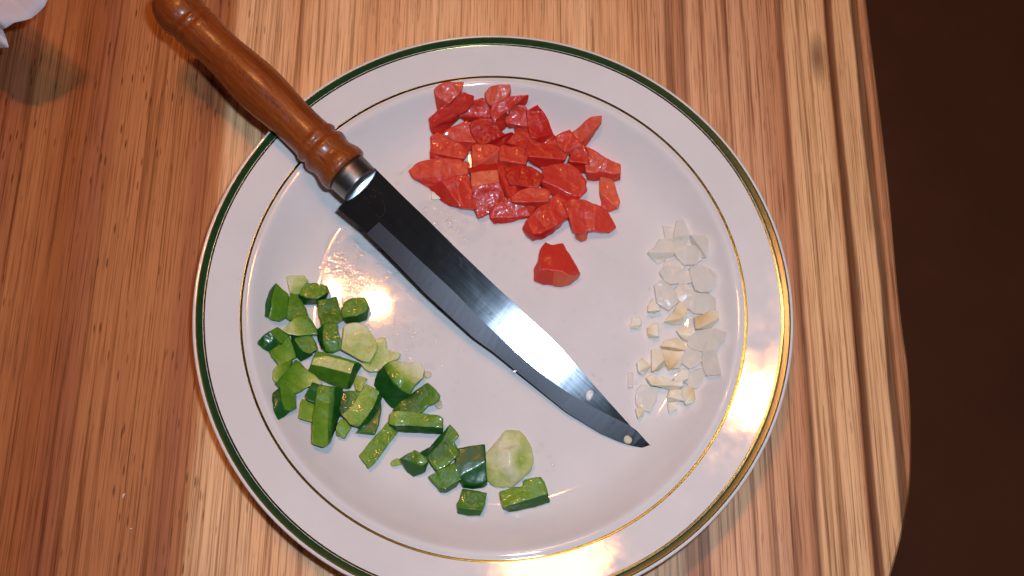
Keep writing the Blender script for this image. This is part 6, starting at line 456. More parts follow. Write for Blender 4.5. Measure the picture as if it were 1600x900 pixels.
def mat_wood_table():
    w = NT('striped wood laminate')
    # turn the table's coordinates so that y runs along the grain
    g = w.mapping(w.obj(), rot=(0, 0, math.radians(-4.05)))
    sx = w.n('ShaderNodeSeparateXYZ'); w.l(g, sx.inputs[0])
    wob = w.noise(w.mapping(g, (9, 2.2, 1)), 1.0, 3, 0.55)
    wob2 = w.noise(w.mapping(g, (40, 9, 1)), 1.0, 2, 0.5)
    u = w.math('ADD', sx.outputs[0], w.math('MULTIPLY', w.math('SUBTRACT', wob, 0.5), 0.007))
    u = w.math('ADD', u, w.math('MULTIPLY', w.math('SUBTRACT', wob2, 0.5), 0.0022))
    t = w.math('MULTIPLY', w.math('ADD', u, 0.30), 1 / 0.52, clamp=True)
    A = lambda mm: (mm / 1000 + 0.30) / 0.52
    red, mid, pale, tan, dark, vdark = (0.40, 0.132, 0.043), (0.54, 0.218, 0.084), (0.92, 0.560, 0.295), (0.86, 0.465, 0.228), (0.40, 0.140, 0.062), (0.17, 0.052, 0.024)
    rose, honey = (0.80, 0.435, 0.232), (0.90, 0.540, 0.270)
    stops = [(-290, red), (-252, red), (-236, dark), (-226, mid), (-205, red), (-192, dark), (-184, mid), (-166, mid), (-152, mid), (-143, dark),
             (-134, mid), (-130.5, pale), (-108, pale), (-100, tan), (-76, pale), (-62, tan), (-30, pale), (12, tan), (45, pale), (62, tan), (84, rose), (100, rose),
             (118, rose), (137, rose), (146, tan), (149, honey), (166, honey), (169, mid), (174, honey), (182, honey), (186, tan), (200, tan)]
    base = w.ramp([(max(0, min(1, A(m))), c) for m, c in stops]); w.l(t, base.inputs[0])
    # the dark heartwood lines near the table's right edge
    wl = w.noise(w.mapping(g, (60, 11, 1)), 1.0, 3, 0.6)
    ul = w.math('ADD', w.math('ADD', sx.outputs[0], w.math('MULTIPLY', w.math('SUBTRACT', wob, 0.5), 0.007)), w.math('MULTIPLY', w.math('SUBTRACT', wl, 0.5), 0.0035))
    tl = w.math('MULTIPLY', w.math('SUBTRACT', ul, 0.08), 1 / 0.12, clamp=True)
    Bm = lambda m_: (m_ - 80) / 120
    one = (1, 1, 1); k_ = lambda f_: (f_, f_ * 0.84, f_ * 0.78)
    lines = [(82, one), (86, k_(0.50)), (90, k_(0.75)), (94, k_(0.50)), (97, one), (114.4, one), (115.7, k_(0.5)), (117, one), (123, one), (124.4, k_(0.55)), (126, one), (141, k_(0.75)), (145, k_(0.34)), (147, one),
             (153, one), (154, k_(0.6)), (155, one), (167.6, one), (169, k_(0.24)), (172, k_(0.40)), (173.2, one), (182, one), (183.0, k_(0.20)), (186, k_(0.32)), (187.6, k_(0.8)), (190, k_(0.5)), (192, one)]
    rl = w.ramp([(Bm(a_), c_) for a_, c_ in lines]); w.l(tl, rl.inputs[0])
    # streaks at three widths, all stretched along the grain
    s1 = w.noise(w.mapping(g, (190, 2.8, 1)), 1.0, 6, 0.65, 0.2)
    s2 = w.noise(w.mapping(g, (620, 5, 1)), 1.0, 4, 0.6)
    s3 = w.noise(w.mapping(g, (1700, 26, 1)), 1.0, 3, 0.6)
    r1 = w.ramp([(0.35, (0.56, 0.46, 0.40)), (0.43, (0.92, 0.89, 0.86)), (0.56, (1.0, 1.0, 1.0)), (0.72, (1.16, 1.20, 1.24))]); w.l(s1, r1.inputs[0])
    r2 = w.ramp([(0.36, (0.60, 0.52, 0.46)), (0.45, (1, 1, 1)), (0.72, (1.10, 1.11, 1.12))]); w.l(s2, r2.inputs[0])
    r3 = w.ramp([(0.35, (0.58, 0.51, 0.46)), (0.47, (1, 1, 1)), (0.75, (1.10, 1.10, 1.10))]); w.l(s3, r3.inputs[0])
    c = w.mix(1.0, w.mix(1.0, base.outputs[0], rl.outputs[0], 'MULTIPLY'), r1.outputs[0], 'MULTIPLY')
    c = w.mix(1.0, c, r2.outputs[0], 'MULTIPLY'); c = w.mix(1.0, c, r3.outputs[0], 'MULTIPLY')
    # pores: short dark ticks along the grain
    po = w.n('ShaderNodeTexVoronoi', i_Scale=1.0, i_Randomness=1.0); w.l(w.mapping(g, (380, 60, 1)), po.inputs['Vector'])
    pore = w.ramp([(0.10, (1, 1, 1)), (0.20, (0, 0, 0))]); w.l(po.outputs['Distance'], pore.inputs[0])
    patch = w.ramp([(0.40, (0, 0, 0)), (0.55, (1, 1, 1))]); w.l(w.noise(w.mapping(g, (26, 6, 1)), 1.0, 2), patch.inputs[0])
    side = w.ramp([(0.30, (1, 1, 1)), (0.42, (0.35, 0.35, 0.35)), (0.80, (0.30, 0.30, 0.30))]); w.l(t, side.inputs[0])   # the left board is the open-pored one
    pf = w.math('MULTIPLY', w.math('MULTIPLY', w.math('MULTIPLY', pore.outputs[0], patch.outputs[0]), side.outputs[0]), 0.85)
    c = w.mix(pf, c, (0.10, 0.030, 0.015))
    # a few knots
    kn = w.n('ShaderNodeTexVoronoi', i_Scale=1.0); w.l(w.mapping(g, (16, 5.0, 1), loc=(0.3, 0.1, 0)), kn.inputs['Vector'])
    knr = w.ramp([(0.02, (1, 1, 1)), (0.09, (0, 0, 0))]); w.l(kn.outputs['Distance'], knr.inputs[0])
    c = w.mix(w.math('MULTIPLY', knr.outputs[0], 0.75), c, (0.05, 0.016, 0.009))
    w.l(c, w.b.inputs['Base Color'])
    rr = w.ramp([(0.3, (0.36,) * 3), (0.7, (0.50,) * 3)]); w.l(s2, rr.inputs[0]); w.l(rr.outputs[0], w.b.inputs['Roughness'])
    w.set(Specular_IOR_Level=0.35)
    w.bump(s3, 0.12, 0.0003)
    return w.m
def mat_floor():
    w = NT('dark brown floor'); v = w.obj()
    r = w.ramp([(0.3, (0.135, 0.063, 0.036)), (0.7, (0.180, 0.085, 0.050))]); w.l(w.noise(v, 6, 6, 0.6), r.inputs[0])
    w.l(r.outputs[0], w.b.inputs['Base Color']); w.set(Roughness=0.7); return w.m
def mat_ceramic():
    w = NT('white glazed stoneware'); v = w.obj()
    r = w.ramp([(0.35, (0.78, 0.74, 0.715)), (0.65, (0.82, 0.78, 0.755))]); w.l(w.noise(v, 30, 4, 0.6), r.inputs[0])
    sp = w.n('ShaderNodeTexVoronoi', i_Scale=190.0); w.l(v, sp.inputs['Vector'])
    spr = w.ramp([(0.035, (1, 1, 1)), (0.07, (0, 0, 0))]); w.l(sp.outputs['Distance'], spr.inputs[0])
    gate = w.ramp([(0.64, (0, 0, 0)), (0.70, (1, 1, 1))]); w.l(w.noise(v, 55, 2), gate.inputs[0])
    c = w.mix(w.math('MULTIPLY', w.math('MULTIPLY', spr.outputs[0], gate.outputs[0]), 0.35), r.outputs[0], (0.35, 0.28, 0.26))
    w.l(c, w.b.inputs['Base Color'])
    rr = w.ramp([(0.35, (0.03,) * 3), (0.7, (0.075,) * 3)]); w.l(w.noise(v, 120, 4, 0.65), rr.inputs[0]); w.l(rr.outputs[0], w.b.inputs['Roughness'])
    w.set(Specular_IOR_Level=0.55)
    w.bump(w.noise(v, 110, 2, 0.5), 0.035, 0.0004); return w.m
def mat_enamel(name, c, rough, metal=0.0):
    w = NT(name); v = w.obj()
    r = w.ramp([(0.3, tuple(x * 0.75 for x in c)), (0.7, tuple(x * 1.2 for x in c))]); w.l(w.noise(v, 260, 4, 0.65), r.inputs[0])
    w.l(r.outputs[0], w.b.inputs['Base Color']); w.set(Roughness=rough, Metallic=metal)
    w.bump(w.noise(v, 400, 3, 0.6), 0.035, 0.0002); return w.m
def mat_food(name, stops, rough, scale, sss, radius, bump, bscale, namp=0.12, spec=0.5, trans=0.0, coat=0.0, lump=1.2):
    w = NT(name); v = w.obj()
    at = w.n('ShaderNodeAttribute', attribute_name='tone')
    n1 = w.noise(v, scale, 5, 0.6); n2 = w.noise(v, scale * 4.5, 3, 0.6)
    t = w.math('ADD', at.outputs['Fac'], w.math('MULTIPLY', w.math('SUBTRACT', n1, 0.5), namp * 2))
    t = w.math('ADD', t, w.math('MULTIPLY', w.math('SUBTRACT', n2, 0.5), namp), clamp=True)
    r = w.ramp(stops); w.l(t, r.inputs[0]); w.l(r.outputs[0], w.b.inputs['Base Color'])
    w.set(Roughness=rough, Specular_IOR_Level=spec, Subsurface_Weight=sss, Subsurface_Scale=1.0, Transmission_Weight=trans, Coat_Weight=coat, Coat_Roughness=0.06, IOR=1.37)
    w.b.inputs['Subsurface Radius'].default_value = radius
    hb = w.math('ADD', w.noise(v, bscale, 3, 0.7), w.math('MULTIPLY', w.noise(v, bscale * 0.3, 3, 0.6), lump))
    w.bump(hb, bump, 0.0006); return w.m
def mat_handle():
    w = NT('varnished turned wood'); v = w.obj()
    s = w.noise(w.mapping(v, (260, 260, 14)), 1.0, 5, 0.6, 0.6); s2 = w.noise(w.mapping(v, (900, 900, 60)), 1.0, 3, 0.6)
    big = w.noise(w.mapping(v, (60, 60, 25)), 1.0, 3, 0.5)
    r = w.ramp([(0.28, (0.17, 0.036, 0.006)), (0.44, (0.245, 0.052, 0.008)), (0.60, (0.315, 0.074, 0.011)), (0.78, (0.40, 0.108, 0.020))])
    t = w.math('ADD', w.math('MULTIPLY', s, 0.7), w.math('MULTIPLY', big, 0.3)); w.l(t, r.inputs[0])
    dk = w.ramp([(0.32, (0.66, 0.60, 0.55)), (0.46, (1, 1, 1))]); w.l(s2, dk.inputs[0])
    w.l(w.mix(1.0, r.outputs[0], dk.outputs[0], 'MULTIPLY'), w.b.inputs['Base Color'])
    w.set(Roughness=0.42, Coat_Weight=0.55, Coat_Roughness=0.24, Specular_IOR_Level=0.3)
    w.bump(w.math('ADD', s2, w.math('MULTIPLY', w.noise(v, 130, 3, 0.6), 3.0)), 0.5, 0.0008); return w.m
def mat_steel(name, c, rough, streak, bump=0.05, smudge=0.5):
    w = NT(name); v = w.obj()
    sm = w.noise(v, 55, 4, 0.65, 0.8)
    st = w.noise(w.mapping(v, streak), 1.0, 3, 0.6)
    r = w.ramp([(0.35, tuple(x * 0.93 for x in c)), (0.65, c)]); w.l(st, r.inputs[0]); w.l(r.outputs[0], w.b.inputs['Base Color'])
    rr = w.math('ADD', w.math('MULTIPLY', sm, smudge * rough), w.math('MULTIPLY', w.math('ADD', w.math('MULTIPLY', st, 0.3), 0.6), rough)); w.l(rr, w.b.inputs['Roughness'])
    w.set(Metallic=1.0); w.bump(st, bump, 0.0002); return w.m
def mat_water(rough):
    m = bpy.data.materials.new('clear water'); m.use_nodes = True; t = m.node_tree
    for n_ in list(t.nodes): t.nodes.remove(n_)
    out = t.nodes.new('ShaderNodeOutputMaterial'); mx = t.nodes.new('ShaderNodeMixShader'); fr = t.nodes.new('ShaderNodeFresnel')
    tr = t.nodes.new('ShaderNodeBsdfTransparent'); gl = t.nodes.new('ShaderNodeBsdfGlossy')
    fr.inputs['IOR'].default_value = 1.34; gl.inputs['Roughness'].default_value = rough; tr.inputs['Color'].default_value = (1.0, 1.0, 1.0, 1)
    t.links.new(fr.outputs[0], mx.inputs[0]); t.links.new(tr.outputs[0], mx.inputs[1]); t.links.new(gl.outputs[0], mx.inputs[2]); t.links.new(mx.outputs[0], out.inputs[0])
    return m
def mat_paper():
    w = NT('white tissue paper'); v = w.obj()
    r = w.ramp([(0.3, (0.66, 0.61, 0.66)), (0.7, (0.78, 0.74, 0.78))]); w.l(w.noise(v, 40, 4), r.inputs[0]); w.l(r.outputs[0], w.b.inputs['Base Color'])
    w.set(Roughness=0.75, Subsurface_Weight=0.1); w.bump(w.noise(v, 500, 3), 0.15, 0.0004); return w.m

M = {}
M['table'] = mat_wood_table(); M['floor'] = mat_floor(); M['ceramic'] = mat_ceramic(); M['water'] = mat_water(0.10); M['film'] = mat_water(0.07); M['paper'] = mat_paper()
M['green'] = mat_enamel('dark green enamel', (0.010, 0.050, 0.014), 0.16); M['gold'] = mat_enamel('worn gold lustre', (0.125, 0.145, 0.048), 0.14, 1.0)
M['tomato'] = mat_food('wet tomato flesh', [(0.0, (0.42, 0.008, 0.006)), (0.3, (0.58, 0.026, 0.016)), (0.55, (0.68, 0.066, 0.040)), (0.8, (0.76, 0.165, 0.085)), (1.0, (0.76, 0.27, 0.15))],
                       0.28, 95, 0.75, (0.0045, 0.0009, 0.0006), 0.36, 800, 0.14, spec=0.38, coat=0.14, lump=0.2)
M['flesh'] = mat_food('green pepper flesh', [(0.0, (0.010, 0.070, 0.010)), (0.18, (0.028, 0.115, 0.012)), (0.36, (0.085, 0.225, 0.014)), (0.5, (0.165, 0.320, 0.022)), (0.66, (0.34, 0.45, 0.075)), (0.82, (0.60, 0.63, 0.26)), (1.0, (0.82, 0.79, 0.55))],
                      0.34, 230, 0.2, (0.0010, 0.0015, 0.0005), 0.40, 800, 0.16, spec=0.4, coat=0.15, lump=0.35)
M['skin'] = mat_food('green pepper skin', [(0.0, (0.012, 0.088, 0.014)), (0.12, (0.022, 0.120, 0.017)), (0.3, (0.050, 0.175, 0.020)), (1.0, (0.25, 0.36, 0.10))],
                     0.30, 160, 0.1, (0.0006, 0.0011, 0.0004), 0.03, 700, 0.05, coat=0.12)
M['onion'] = mat_food('translucent onion', [(0.0, (0.97, 0.94, 0.86)), (0.5, (0.95, 0.89, 0.76)), (1.0, (0.86, 0.77, 0.56))], 0.22, 160, 0.08, (0.003, 0.0027, 0.002), 0.08, 700, 0.20)
M['onion'].node_tree.nodes['Principled BSDF'].inputs['Alpha'].default_value = 0.58
M['garlic'] = mat_food('chopped garlic', [(0.0, (0.94, 0.89, 0.79)), (0.3, (0.92, 0.82, 0.62)), (0.6, (0.85, 0.67, 0.40)), (1.0, (0.68, 0.38, 0.10))], 0.28, 200, 0.4, (0.0025, 0.002, 0.0014), 0.10, 800, 0.10)
M['seed'] = mat_food('pepper seed', [(0.0, (0.66, 0.56, 0.36)), (1.0, (0.74, 0.66, 0.46))], 0.35, 300, 0.2, (0.001, 0.001, 0.0006), 0.1, 900, 0.3)
M['handle'] = mat_handle()
M['smear'] = mat_food('milky juice', [(0.0, (0.50, 0.56, 0.64)), (1.0, (0.62, 0.66, 0.72))], 0.3, 200, 0.0, (0.001, 0.001, 0.001), 0.1, 900, 0.2)
M['smear'].node_tree.nodes['Principled BSDF'].inputs['Alpha'].default_value = 0.035
M['blade'] = mat_steel('polished blade steel', (0.42, 0.47, 0.53), 0.082, (1100, 1100, 18), 0.012)
M['bevel'] = mat_steel('ground blade steel', (0.085, 0.085, 0.095), 0.40, (1500, 300, 1500), 0.006, 0.15)
M['ferrule'] = mat_steel('dull ferrule steel', (0.27, 0.255, 0.25), 0.38, (60, 60, 900), 0.15)
M['stamp'] = mat_steel('etched steel', (0.055, 0.055, 0.06), 0.60, (900, 900, 900), 0.3)

# ------------------------------------------------------------------ setting: floor and table
fl_me = mesh('floor', [(-4, -4, -0.76), (4, -4, -0.76), (4, 4, -0.76), (-4, 4, -0.76)], [(0, 1, 2, 3)], M['floor'], False)
floor = link('floor', fl_me); floor['kind'] = 'structure'
def build_table():
    e = [Vector((x / 1000, y / 1000)) for x, y in TABLE_EDGE]
    up_dir = (e[0] - e[2]).normalized()
    fine = []
    for i in range(len(e) - 1):
        p0, p1, p2, p3 = e[max(i - 1, 0)], e[i], e[i + 1], e[min(i + 2, len(e) - 1)]
        for k in range(5):
            q = k / 5; fine.append(0.5 * ((2 * p1) + (p2 - p0) * q + (2 * p0 - 5 * p1 + 4 * p2 - p3) * q * q + (3 * p1 - p0 - 3 * p2 + p3) * q ** 3))
    out = [e[0] + up_dir * 0.55] + [e[0] + up_dir * 0.2] + fine + [e[-1]]
    # the corner goes on round to the near edge
    last = e[-1]; d = (e[-1] - e[-2]).normalized()
    tgt = Vector((-0.9976, -0.07)).normalized()
    p, a = last.copy(), math.atan2(d.y, d.x); goal = math.atan2(tgt.y, tgt.x) 
    while a > goal + 0.05:
        a -= 0.07; p = p + Vector((math.cos(a), math.sin(a))) * 0.0058; out.append(p.copy())
    out.append(p + tgt * 0.75); far = out[0] + tgt * 0.85
    out.append(far)
    n = len(out); bv = 0.004; th = 0.028
    rings = []
    cen = Vector((-0.2, 0.1))
    def ring(inset, z):
        r = []
        for i in range(n):
            t = (out[(i + 1) % n] - out[i - 1]).normalized(); nn = Vector((t.y, -t.x))
            if nn.dot(out[i] - cen) < 0: nn = -nn
            q = out[i] - nn * inset; r.append((q.x, q.y, z))
        return r
    rr = [ring(bv, 0), ring(bv * 0.4, -bv * 0.12), ring(bv * 0.1, -bv * 0.5), ring(0, -bv), ring(0, -th + bv), ring(bv, -th)]
    V = [v for r in rr for v in r]; Fc = []
    for k in range(len(rr) - 1):
        for i in range(n):
            j = (i + 1) % n; Fc.append((k * n + i, k * n + j, (k + 1) * n + j, (k + 1) * n + i))
    Fc.append(tuple(range(n))); Fc.append(tuple(range((len(rr) - 1) * n, len(rr) * n))[::-1])
    me = mesh('table', V, Fc, M['table'], False)
    bm = bmesh.new(); bm.from_mesh(me); bmesh.ops.recalc_face_normals(bm, faces=bm.faces); bm.to_mesh(me); bm.free()
    o = link('table', me)
    tag(o, 'striped brown wood table top with a rounded corner under the plate', 'table'); return o
build_table()

# ------------------------------------------------------------------ plate
mm = 0.001
def zfloor(r):
    p = PROFILE
    if r <= p[0][0]: return p[0][1]
    for (a, b), (c, d) in zip(p, p[1:]):
        if r <= c: return b + (d - b) * (r - a) / (c - a)
    return p[-1][1]
RIM = [(113.0, 19.5), (116, 20.18), (119, 20.87), (122, 21.58), (125, 22.32), (128, 23.08), (130, 23.64), (131.4, 24.02), (132.1, 24.12), (132.65, 23.95), (132.95, 23.4), (133.0, 22.5), (132.6, 21.9)]
UNDER = [(130, 21.2), (122, 18.9), (113, 16.6), (108.5, 14.2), (104, 10.6), (98, 6.0), (91, 3.0), (84, 1.9), (79, 1.4), (77.5, 0.4), (76.5, 0.05), (75, 0.05), (74, 0.4), (73, 0.9), (60, 1.0), (1, 1.0)]
def spline_prof(pts, n=6):
    out = []
    for i in range(len(pts) - 1):
        p0 = Vector(pts[max(i - 1, 0)]); p1 = Vector(pts[i]); p2 = Vector(pts[i + 1]); p3 = Vector(pts[min(i + 2, len(pts) - 1)])
        for k in range(n):
            t = k / n
            out.append(tuple(0.5 * ((2 * p1) + (p2 - p0) * t + (2 * p0 - 5 * p1 + 4 * p2 - p3) * t * t + (3 * p1 - p0 - 3 * p2 + p3) * t ** 3)))
    out.append(tuple(pts[-1])); return out
TOP = spline_prof([(1, 3.4)] + PROFILE[1:-1] + RIM, 5)
plate = bpy.data.objects.new('plate', None); col.objects.link(plate); plate.empty_display_size = 0.05
tag(plate, 'round white plate with a dark green rim band and gold lines', 'plate')
V, Fc = revolve([(max(r, 0.5) * mm, z * mm) for r, z in TOP + UNDER], 200, True)
link('plate_body', mesh('plate_body', V, Fc, M['ceramic']), plate)
def topz(r):
    for (a, b), (c, d) in zip(TOP, TOP[1:]):
        if a <= r <= c and c > a: return b + (d - b) * (r - a) / (c - a)
    return TOP[-1][1]
def band(name, r0, r1, mat, lift=0.045):
    k = 7; pr = [((r0 + (r1 - r0) * i / k) * mm, (topz(r0 + (r1 - r0) * i / k) + (lift if 0 < i < k else -0.02)) * mm) for i in range(k + 1)]
    V, Fc = revolve(pr, 240); link(name, mesh(name, V, Fc, mat), plate)
band('green_band', 128.4, 131.75, M['green']); band('gold_trim', 127.6, 128.42, M['gold'], 0.06); band('gold_line', 112.2, 113.35, M['gold'])

# ------------------------------------------------------------------ knife
kn = Vector(KN).normalized(); ka = Vector(KAX).normalized(); k0 = Vector(KH0)
knife = bpy.data.objects.new('kitchen_knife', None); col.objects.link(knife); knife.empty_display_size = 0.03
knife.location = k0
tag(knife, 'kitchen knife with a turned brown wood handle lying across the plate', 'knife')
kx = ka.cross(kn).normalized(); ky = kx.cross(ka).normalized()   # ka along the handle (local z)
K = Matrix((kx, -kn if False else ky, ka)).transposed()          # columns: local x, y, z
if K.determinant() < 0: K = Matrix((-kx, ky, ka)).transposed()
knife.rotation_euler = K.to_euler()
Ki = K.inverted()
def kl(p): return Ki @ (Vector(p) - k0)                            # world -> knife coordinates
V, Fc = revolve([(r, z) for z, r in [(a, max(b, 0.0002)) for a, b in HPROF]], 56)
hm = mesh('handle', V, Fc, M['handle']); link('handle', hm, knife)
V, Fc = revolve([(max(r, 0.0002), z) for z, r in [(FPROF[0][0], 0.0003)] + FPROF], 56); link('ferrule', mesh('ferrule', V, Fc, M['ferrule']), knife)
nL = Ki @ kn
TH = 0.0017; DROP = 0.00075
def blade():
    V, Fc = [], []
    # top face: ricasso polygon + flat; sections run heel -> tip
    S = [[kl(q) for q in s] for s in SECS]; ric = [kl(q) for q in RIC]
    n = len(S)
    for s in S: V += [s[0], s[1], s[0] - nL * TH, s[1] - nL * (TH), s[2] - nL * (TH - DROP)]
    for i in range(n - 1):
        a, b = i * 5, (i + 1) * 5
        Fc.append((a, b, b + 1, a + 1)); Fc.append((a + 2, a + 3, b + 3, b + 2)); Fc.append((a, a + 2, b + 2, b)); Fc.append((a + 3, a + 4, b + 4, b + 3))
    k = len(V); rr = ric + [S[0][2], S[0][1], S[0][0]]
    V += rr; V += [q - nL * TH for q in rr]; m = len(rr)
    Fc.append(tuple(k + i for i in range(m))); Fc.append(tuple(k + m + i for i in range(m))[::-1])
    for i in range(m): j = (i + 1) % m; Fc.append((k + i, k + m + i, k + m + j, k + j))
    me = mesh('blade', V, Fc, M['blade'], False)
    bm = bmesh.new(); bm.from_mesh(me); bmesh.ops.remove_doubles(bm, verts=bm.verts, dist=1e-6); bmesh.ops.recalc_face_normals(bm, faces=bm.faces); bm.to_mesh(me); bm.free()
    b = link('blade', me, knife)
    V, Fc = [], []
    for s in S: V += [s[1] + nL * 0.00001, s[2] - nL * DROP]
    for i in range(n - 1): Fc.append((2 * i, 2 * i + 2, 2 * i + 3, 2 * i + 1))
    V += [S[0][1] - nL * 0.0004]
    Fc.append((0, 1, len(V) - 1))
    me = mesh('ground_edge', V, Fc, M['bevel'], False); link('ground_edge', me, b)
    return b
bl = blade()
def tube(pts, r, seg=6, sub=6, flat=0.4, up=Vector((0, 0, 1))):
    P = []
    for i in range(len(pts) - 1):
        p0 = pts[max(i - 1, 0)]; p1 = pts[i]; p2 = pts[i + 1]; p3 = pts[min(i + 2, len(pts) - 1)]
        for k in range(sub):
            t = k / sub; P.append(0.5 * ((2 * p1) + (p2 - p0) * t + (2 * p0 - 5 * p1 + 4 * p2 - p3) * t * t + (3 * p1 - p0 - 3 * p2 + p3) * t ** 3))
    P.append(pts[-1]); V, Fc = [], []; N = len(P)
    for i, p in enumerate(P):
        d = (P[min(i + 1, N - 1)] - P[max(i - 1, 0)]).normalized(); s = d.cross(up).normalized(); taper = min(1, i / 3 + 0.15, (N - 1 - i) / 3 + 0.15)
        for k in range(seg):
            a = 2 * math.pi * k / seg; V.append(p + s * math.cos(a) * r * taper + up * (math.sin(a) * r * flat * taper))
    for i in range(N - 1):
        for k in range(seg): k2 = (k + 1) % seg; Fc.append((i * seg + k, i * seg + k2, (i + 1) * seg + k2, (i + 1) * seg + k))
    return V, Fc
def merge(parts):
    V, Fc = [], []
    for v, f in parts:
        o = len(V); V += list(v); Fc += [tuple(i + o for i in q) for q in f]
    return V, Fc
rnd = random.Random(3)
# worn, unreadable maker's stamp
parts = []
for q in STAMP:
    c = kl(q)
    for k in range(2):
        a = rnd.uniform(0, 6.28); d = Vector((math.cos(a), 0, math.sin(a))); d = (d - nL * d.dot(nL)).normalized() * rnd.uniform(0.0004, 0.0009)
        c2 = c + Vector((rnd.uniform(-1, 1), 0, rnd.uniform(-1, 1))) * 0.0006; c2 = c2 - nL * (c2 - c).dot(nL)
        parts.append(tube([c2 - d, c2 + d * 0.2 + d.cross(nL) * 0.3, c2 + d], 0.00012, 5, 3, 0.3, nL))
parts.append(tube([kl(q) for q in STAMP_RING], 0.00014, 5, 5, 0.3, nL))
V, Fc = merge(parts); link('maker_stamp', mesh('maker_stamp', V, Fc, M['stamp']), bl)

# ------------------------------------------------------------------ chopped vegetables
def build_piece(rec, seed):
    name, cat, group, mat, label, side, verts, faces = rec
    rs = random.Random(seed)
    bx = sum(v[3] for v in verts) / len(verts); by = sum(v[4] for v in verts) / len(verts); bz = min(v[5] for v in verts)
    org = Vector((bx, by, bz)) * mm
    bm = bmesh.new(); tone = bm.loops.layers.float.new('tone')
    top = [bm.verts.new(Vector(v[:3]) * mm - org) for v in verts]
    pep = mat == 'pepper'
    for idx, tn in faces:
        try: fc = bm.faces.new([top[i] for i in idx])
        except ValueError: continue
        tl = tn if isinstance(tn, list) else [tn] * len(idx)
        for lp, t in zip(fc.loops, tl): lp[tone] = t
        fc.material_index = 1 if pep and sum(tl) / len(tl) < 0.2 else 0
    bm.normal_update()
    be = [e for e in bm.edges if len(e.link_faces) == 1]
    low = {}; bm.verts.index_update(); grow = {'tomato': 1.1, 'pepper': 0.40, 'onion': 0.50, 'garlic': 0.35}[mat] * mm
    ow = {v: Vector((0, 0, 0)) for e in be for v in e.verts}
    for e in be:
        lp = e.link_loops[0]; a = lp.vert.co; b = lp.link_loop_next.vert.co; q = Vector((b.y - a.y, a.x - b.x, 0))
        if q.length > 0:
            q.normalize(); ow[e.verts[0]] += q; ow[e.verts[1]] += q
    for v in ow:
        if ow[v].length > 0.01: ow[v] = ow[v].normalized() * grow
    for e in be:
        for v in e.verts:
            if v not in low:
                d = verts[v.index]; low[v] = bm.verts.new(Vector(d[3:6]) * mm - org + ow[v] * 0.7)
    for v in ow: v.co += ow[v]
    def tf(fc, t):
        for lp in fc.loops: lp[tone] = t
        fc.material_index = 1 if pep and t < 0.25 else 0
    nb = {}
    for e in be:
        lp = e.link_loops[0]; a = lp.vert; b = lp.link_loop_next.vert
        tf(bm.faces.new((b, a, low[a], low[b])), side); nb[a] = b
    s = next(iter(nb)); loop = [s]; c = nb[s]
    while c is not s and c in nb and len(loop) < 200: loop.append(c); c = nb[c]
    try: tf(bm.faces.new([low[v] for v in reversed(loop)]), side)
    except ValueError: pass
    bmesh.ops.recalc_face_normals(bm, faces=bm.faces)
    bmesh.ops.triangulate(bm, faces=bm.faces)
    big = 0.0008 if mat in ('tomato', 'pepper') else 0.0006
    for it in range(5):
        ed = [e for e in bm.edges if e.calc_length() > big]
        if not ed: break
        bmesh.ops.subdivide_edges(bm, edges=ed, cuts=1, use_grid_fill=False)
        bmesh.ops.triangulate(bm, faces=[f_ for f_ in bm.faces if len(f_.verts) > 3])
    for k in range(2): bmesh.ops.smooth_vert(bm, verts=bm.verts, factor=0.5, use_axis_x=True, use_axis_y=True, use_axis_z=True)
    bm.normal_update()
    amp = {'tomato': 0.00026, 'pepper': 0.00020, 'onion': 0.00020, 'garlic': 0.00022}[mat]; off = Vector((seed * 1.7, seed * 0.37, seed * 2.3))
    if pep and {f_.material_index for f_ in bm.faces} == {1}: amp *= 0.4
    for v in bm.verts:
        q = v.co * 1000
        d = noise.noise(q * 0.22 + off) * amp * 1.8 + noise.noise(q * 0.6 + off) * amp * 0.6
        v.co += v.normal * d
    def to_obj(nm, faces_sel, material, parent):
        b2 = bm.copy(); b2.faces.ensure_lookup_table()
        if faces_sel is not None:
            bmesh.ops.delete(b2, geom=[f_ for f_ in b2.faces if f_.material_index != faces_sel], context='FACES')
        for f_ in b2.faces: f_.smooth = True; f_.material_index = 0
        me = bpy.data.meshes.new(nm); b2.to_mesh(me); b2.free(); me.materials.append(material)
        return link(nm, me, parent)
    kinds = {f_.material_index for f_ in bm.faces}
    if pep and len(kinds) == 2:
        o = bpy.data.objects.new(name, None); col.objects.link(o); o.empty_display_size = 0.004
        to_obj('flesh', 0, M['flesh'], o); to_obj('skin', 1, M['skin'], o)
    else:
        o = to_obj(name, None, M[('skin' if kinds == {1} else 'flesh') if pep else mat], None)
    o.location = org; tag(o, label, cat, group); bm.free()
    return o
for i, rec in enumerate(PIECES): build_piece(rec, i + 11)

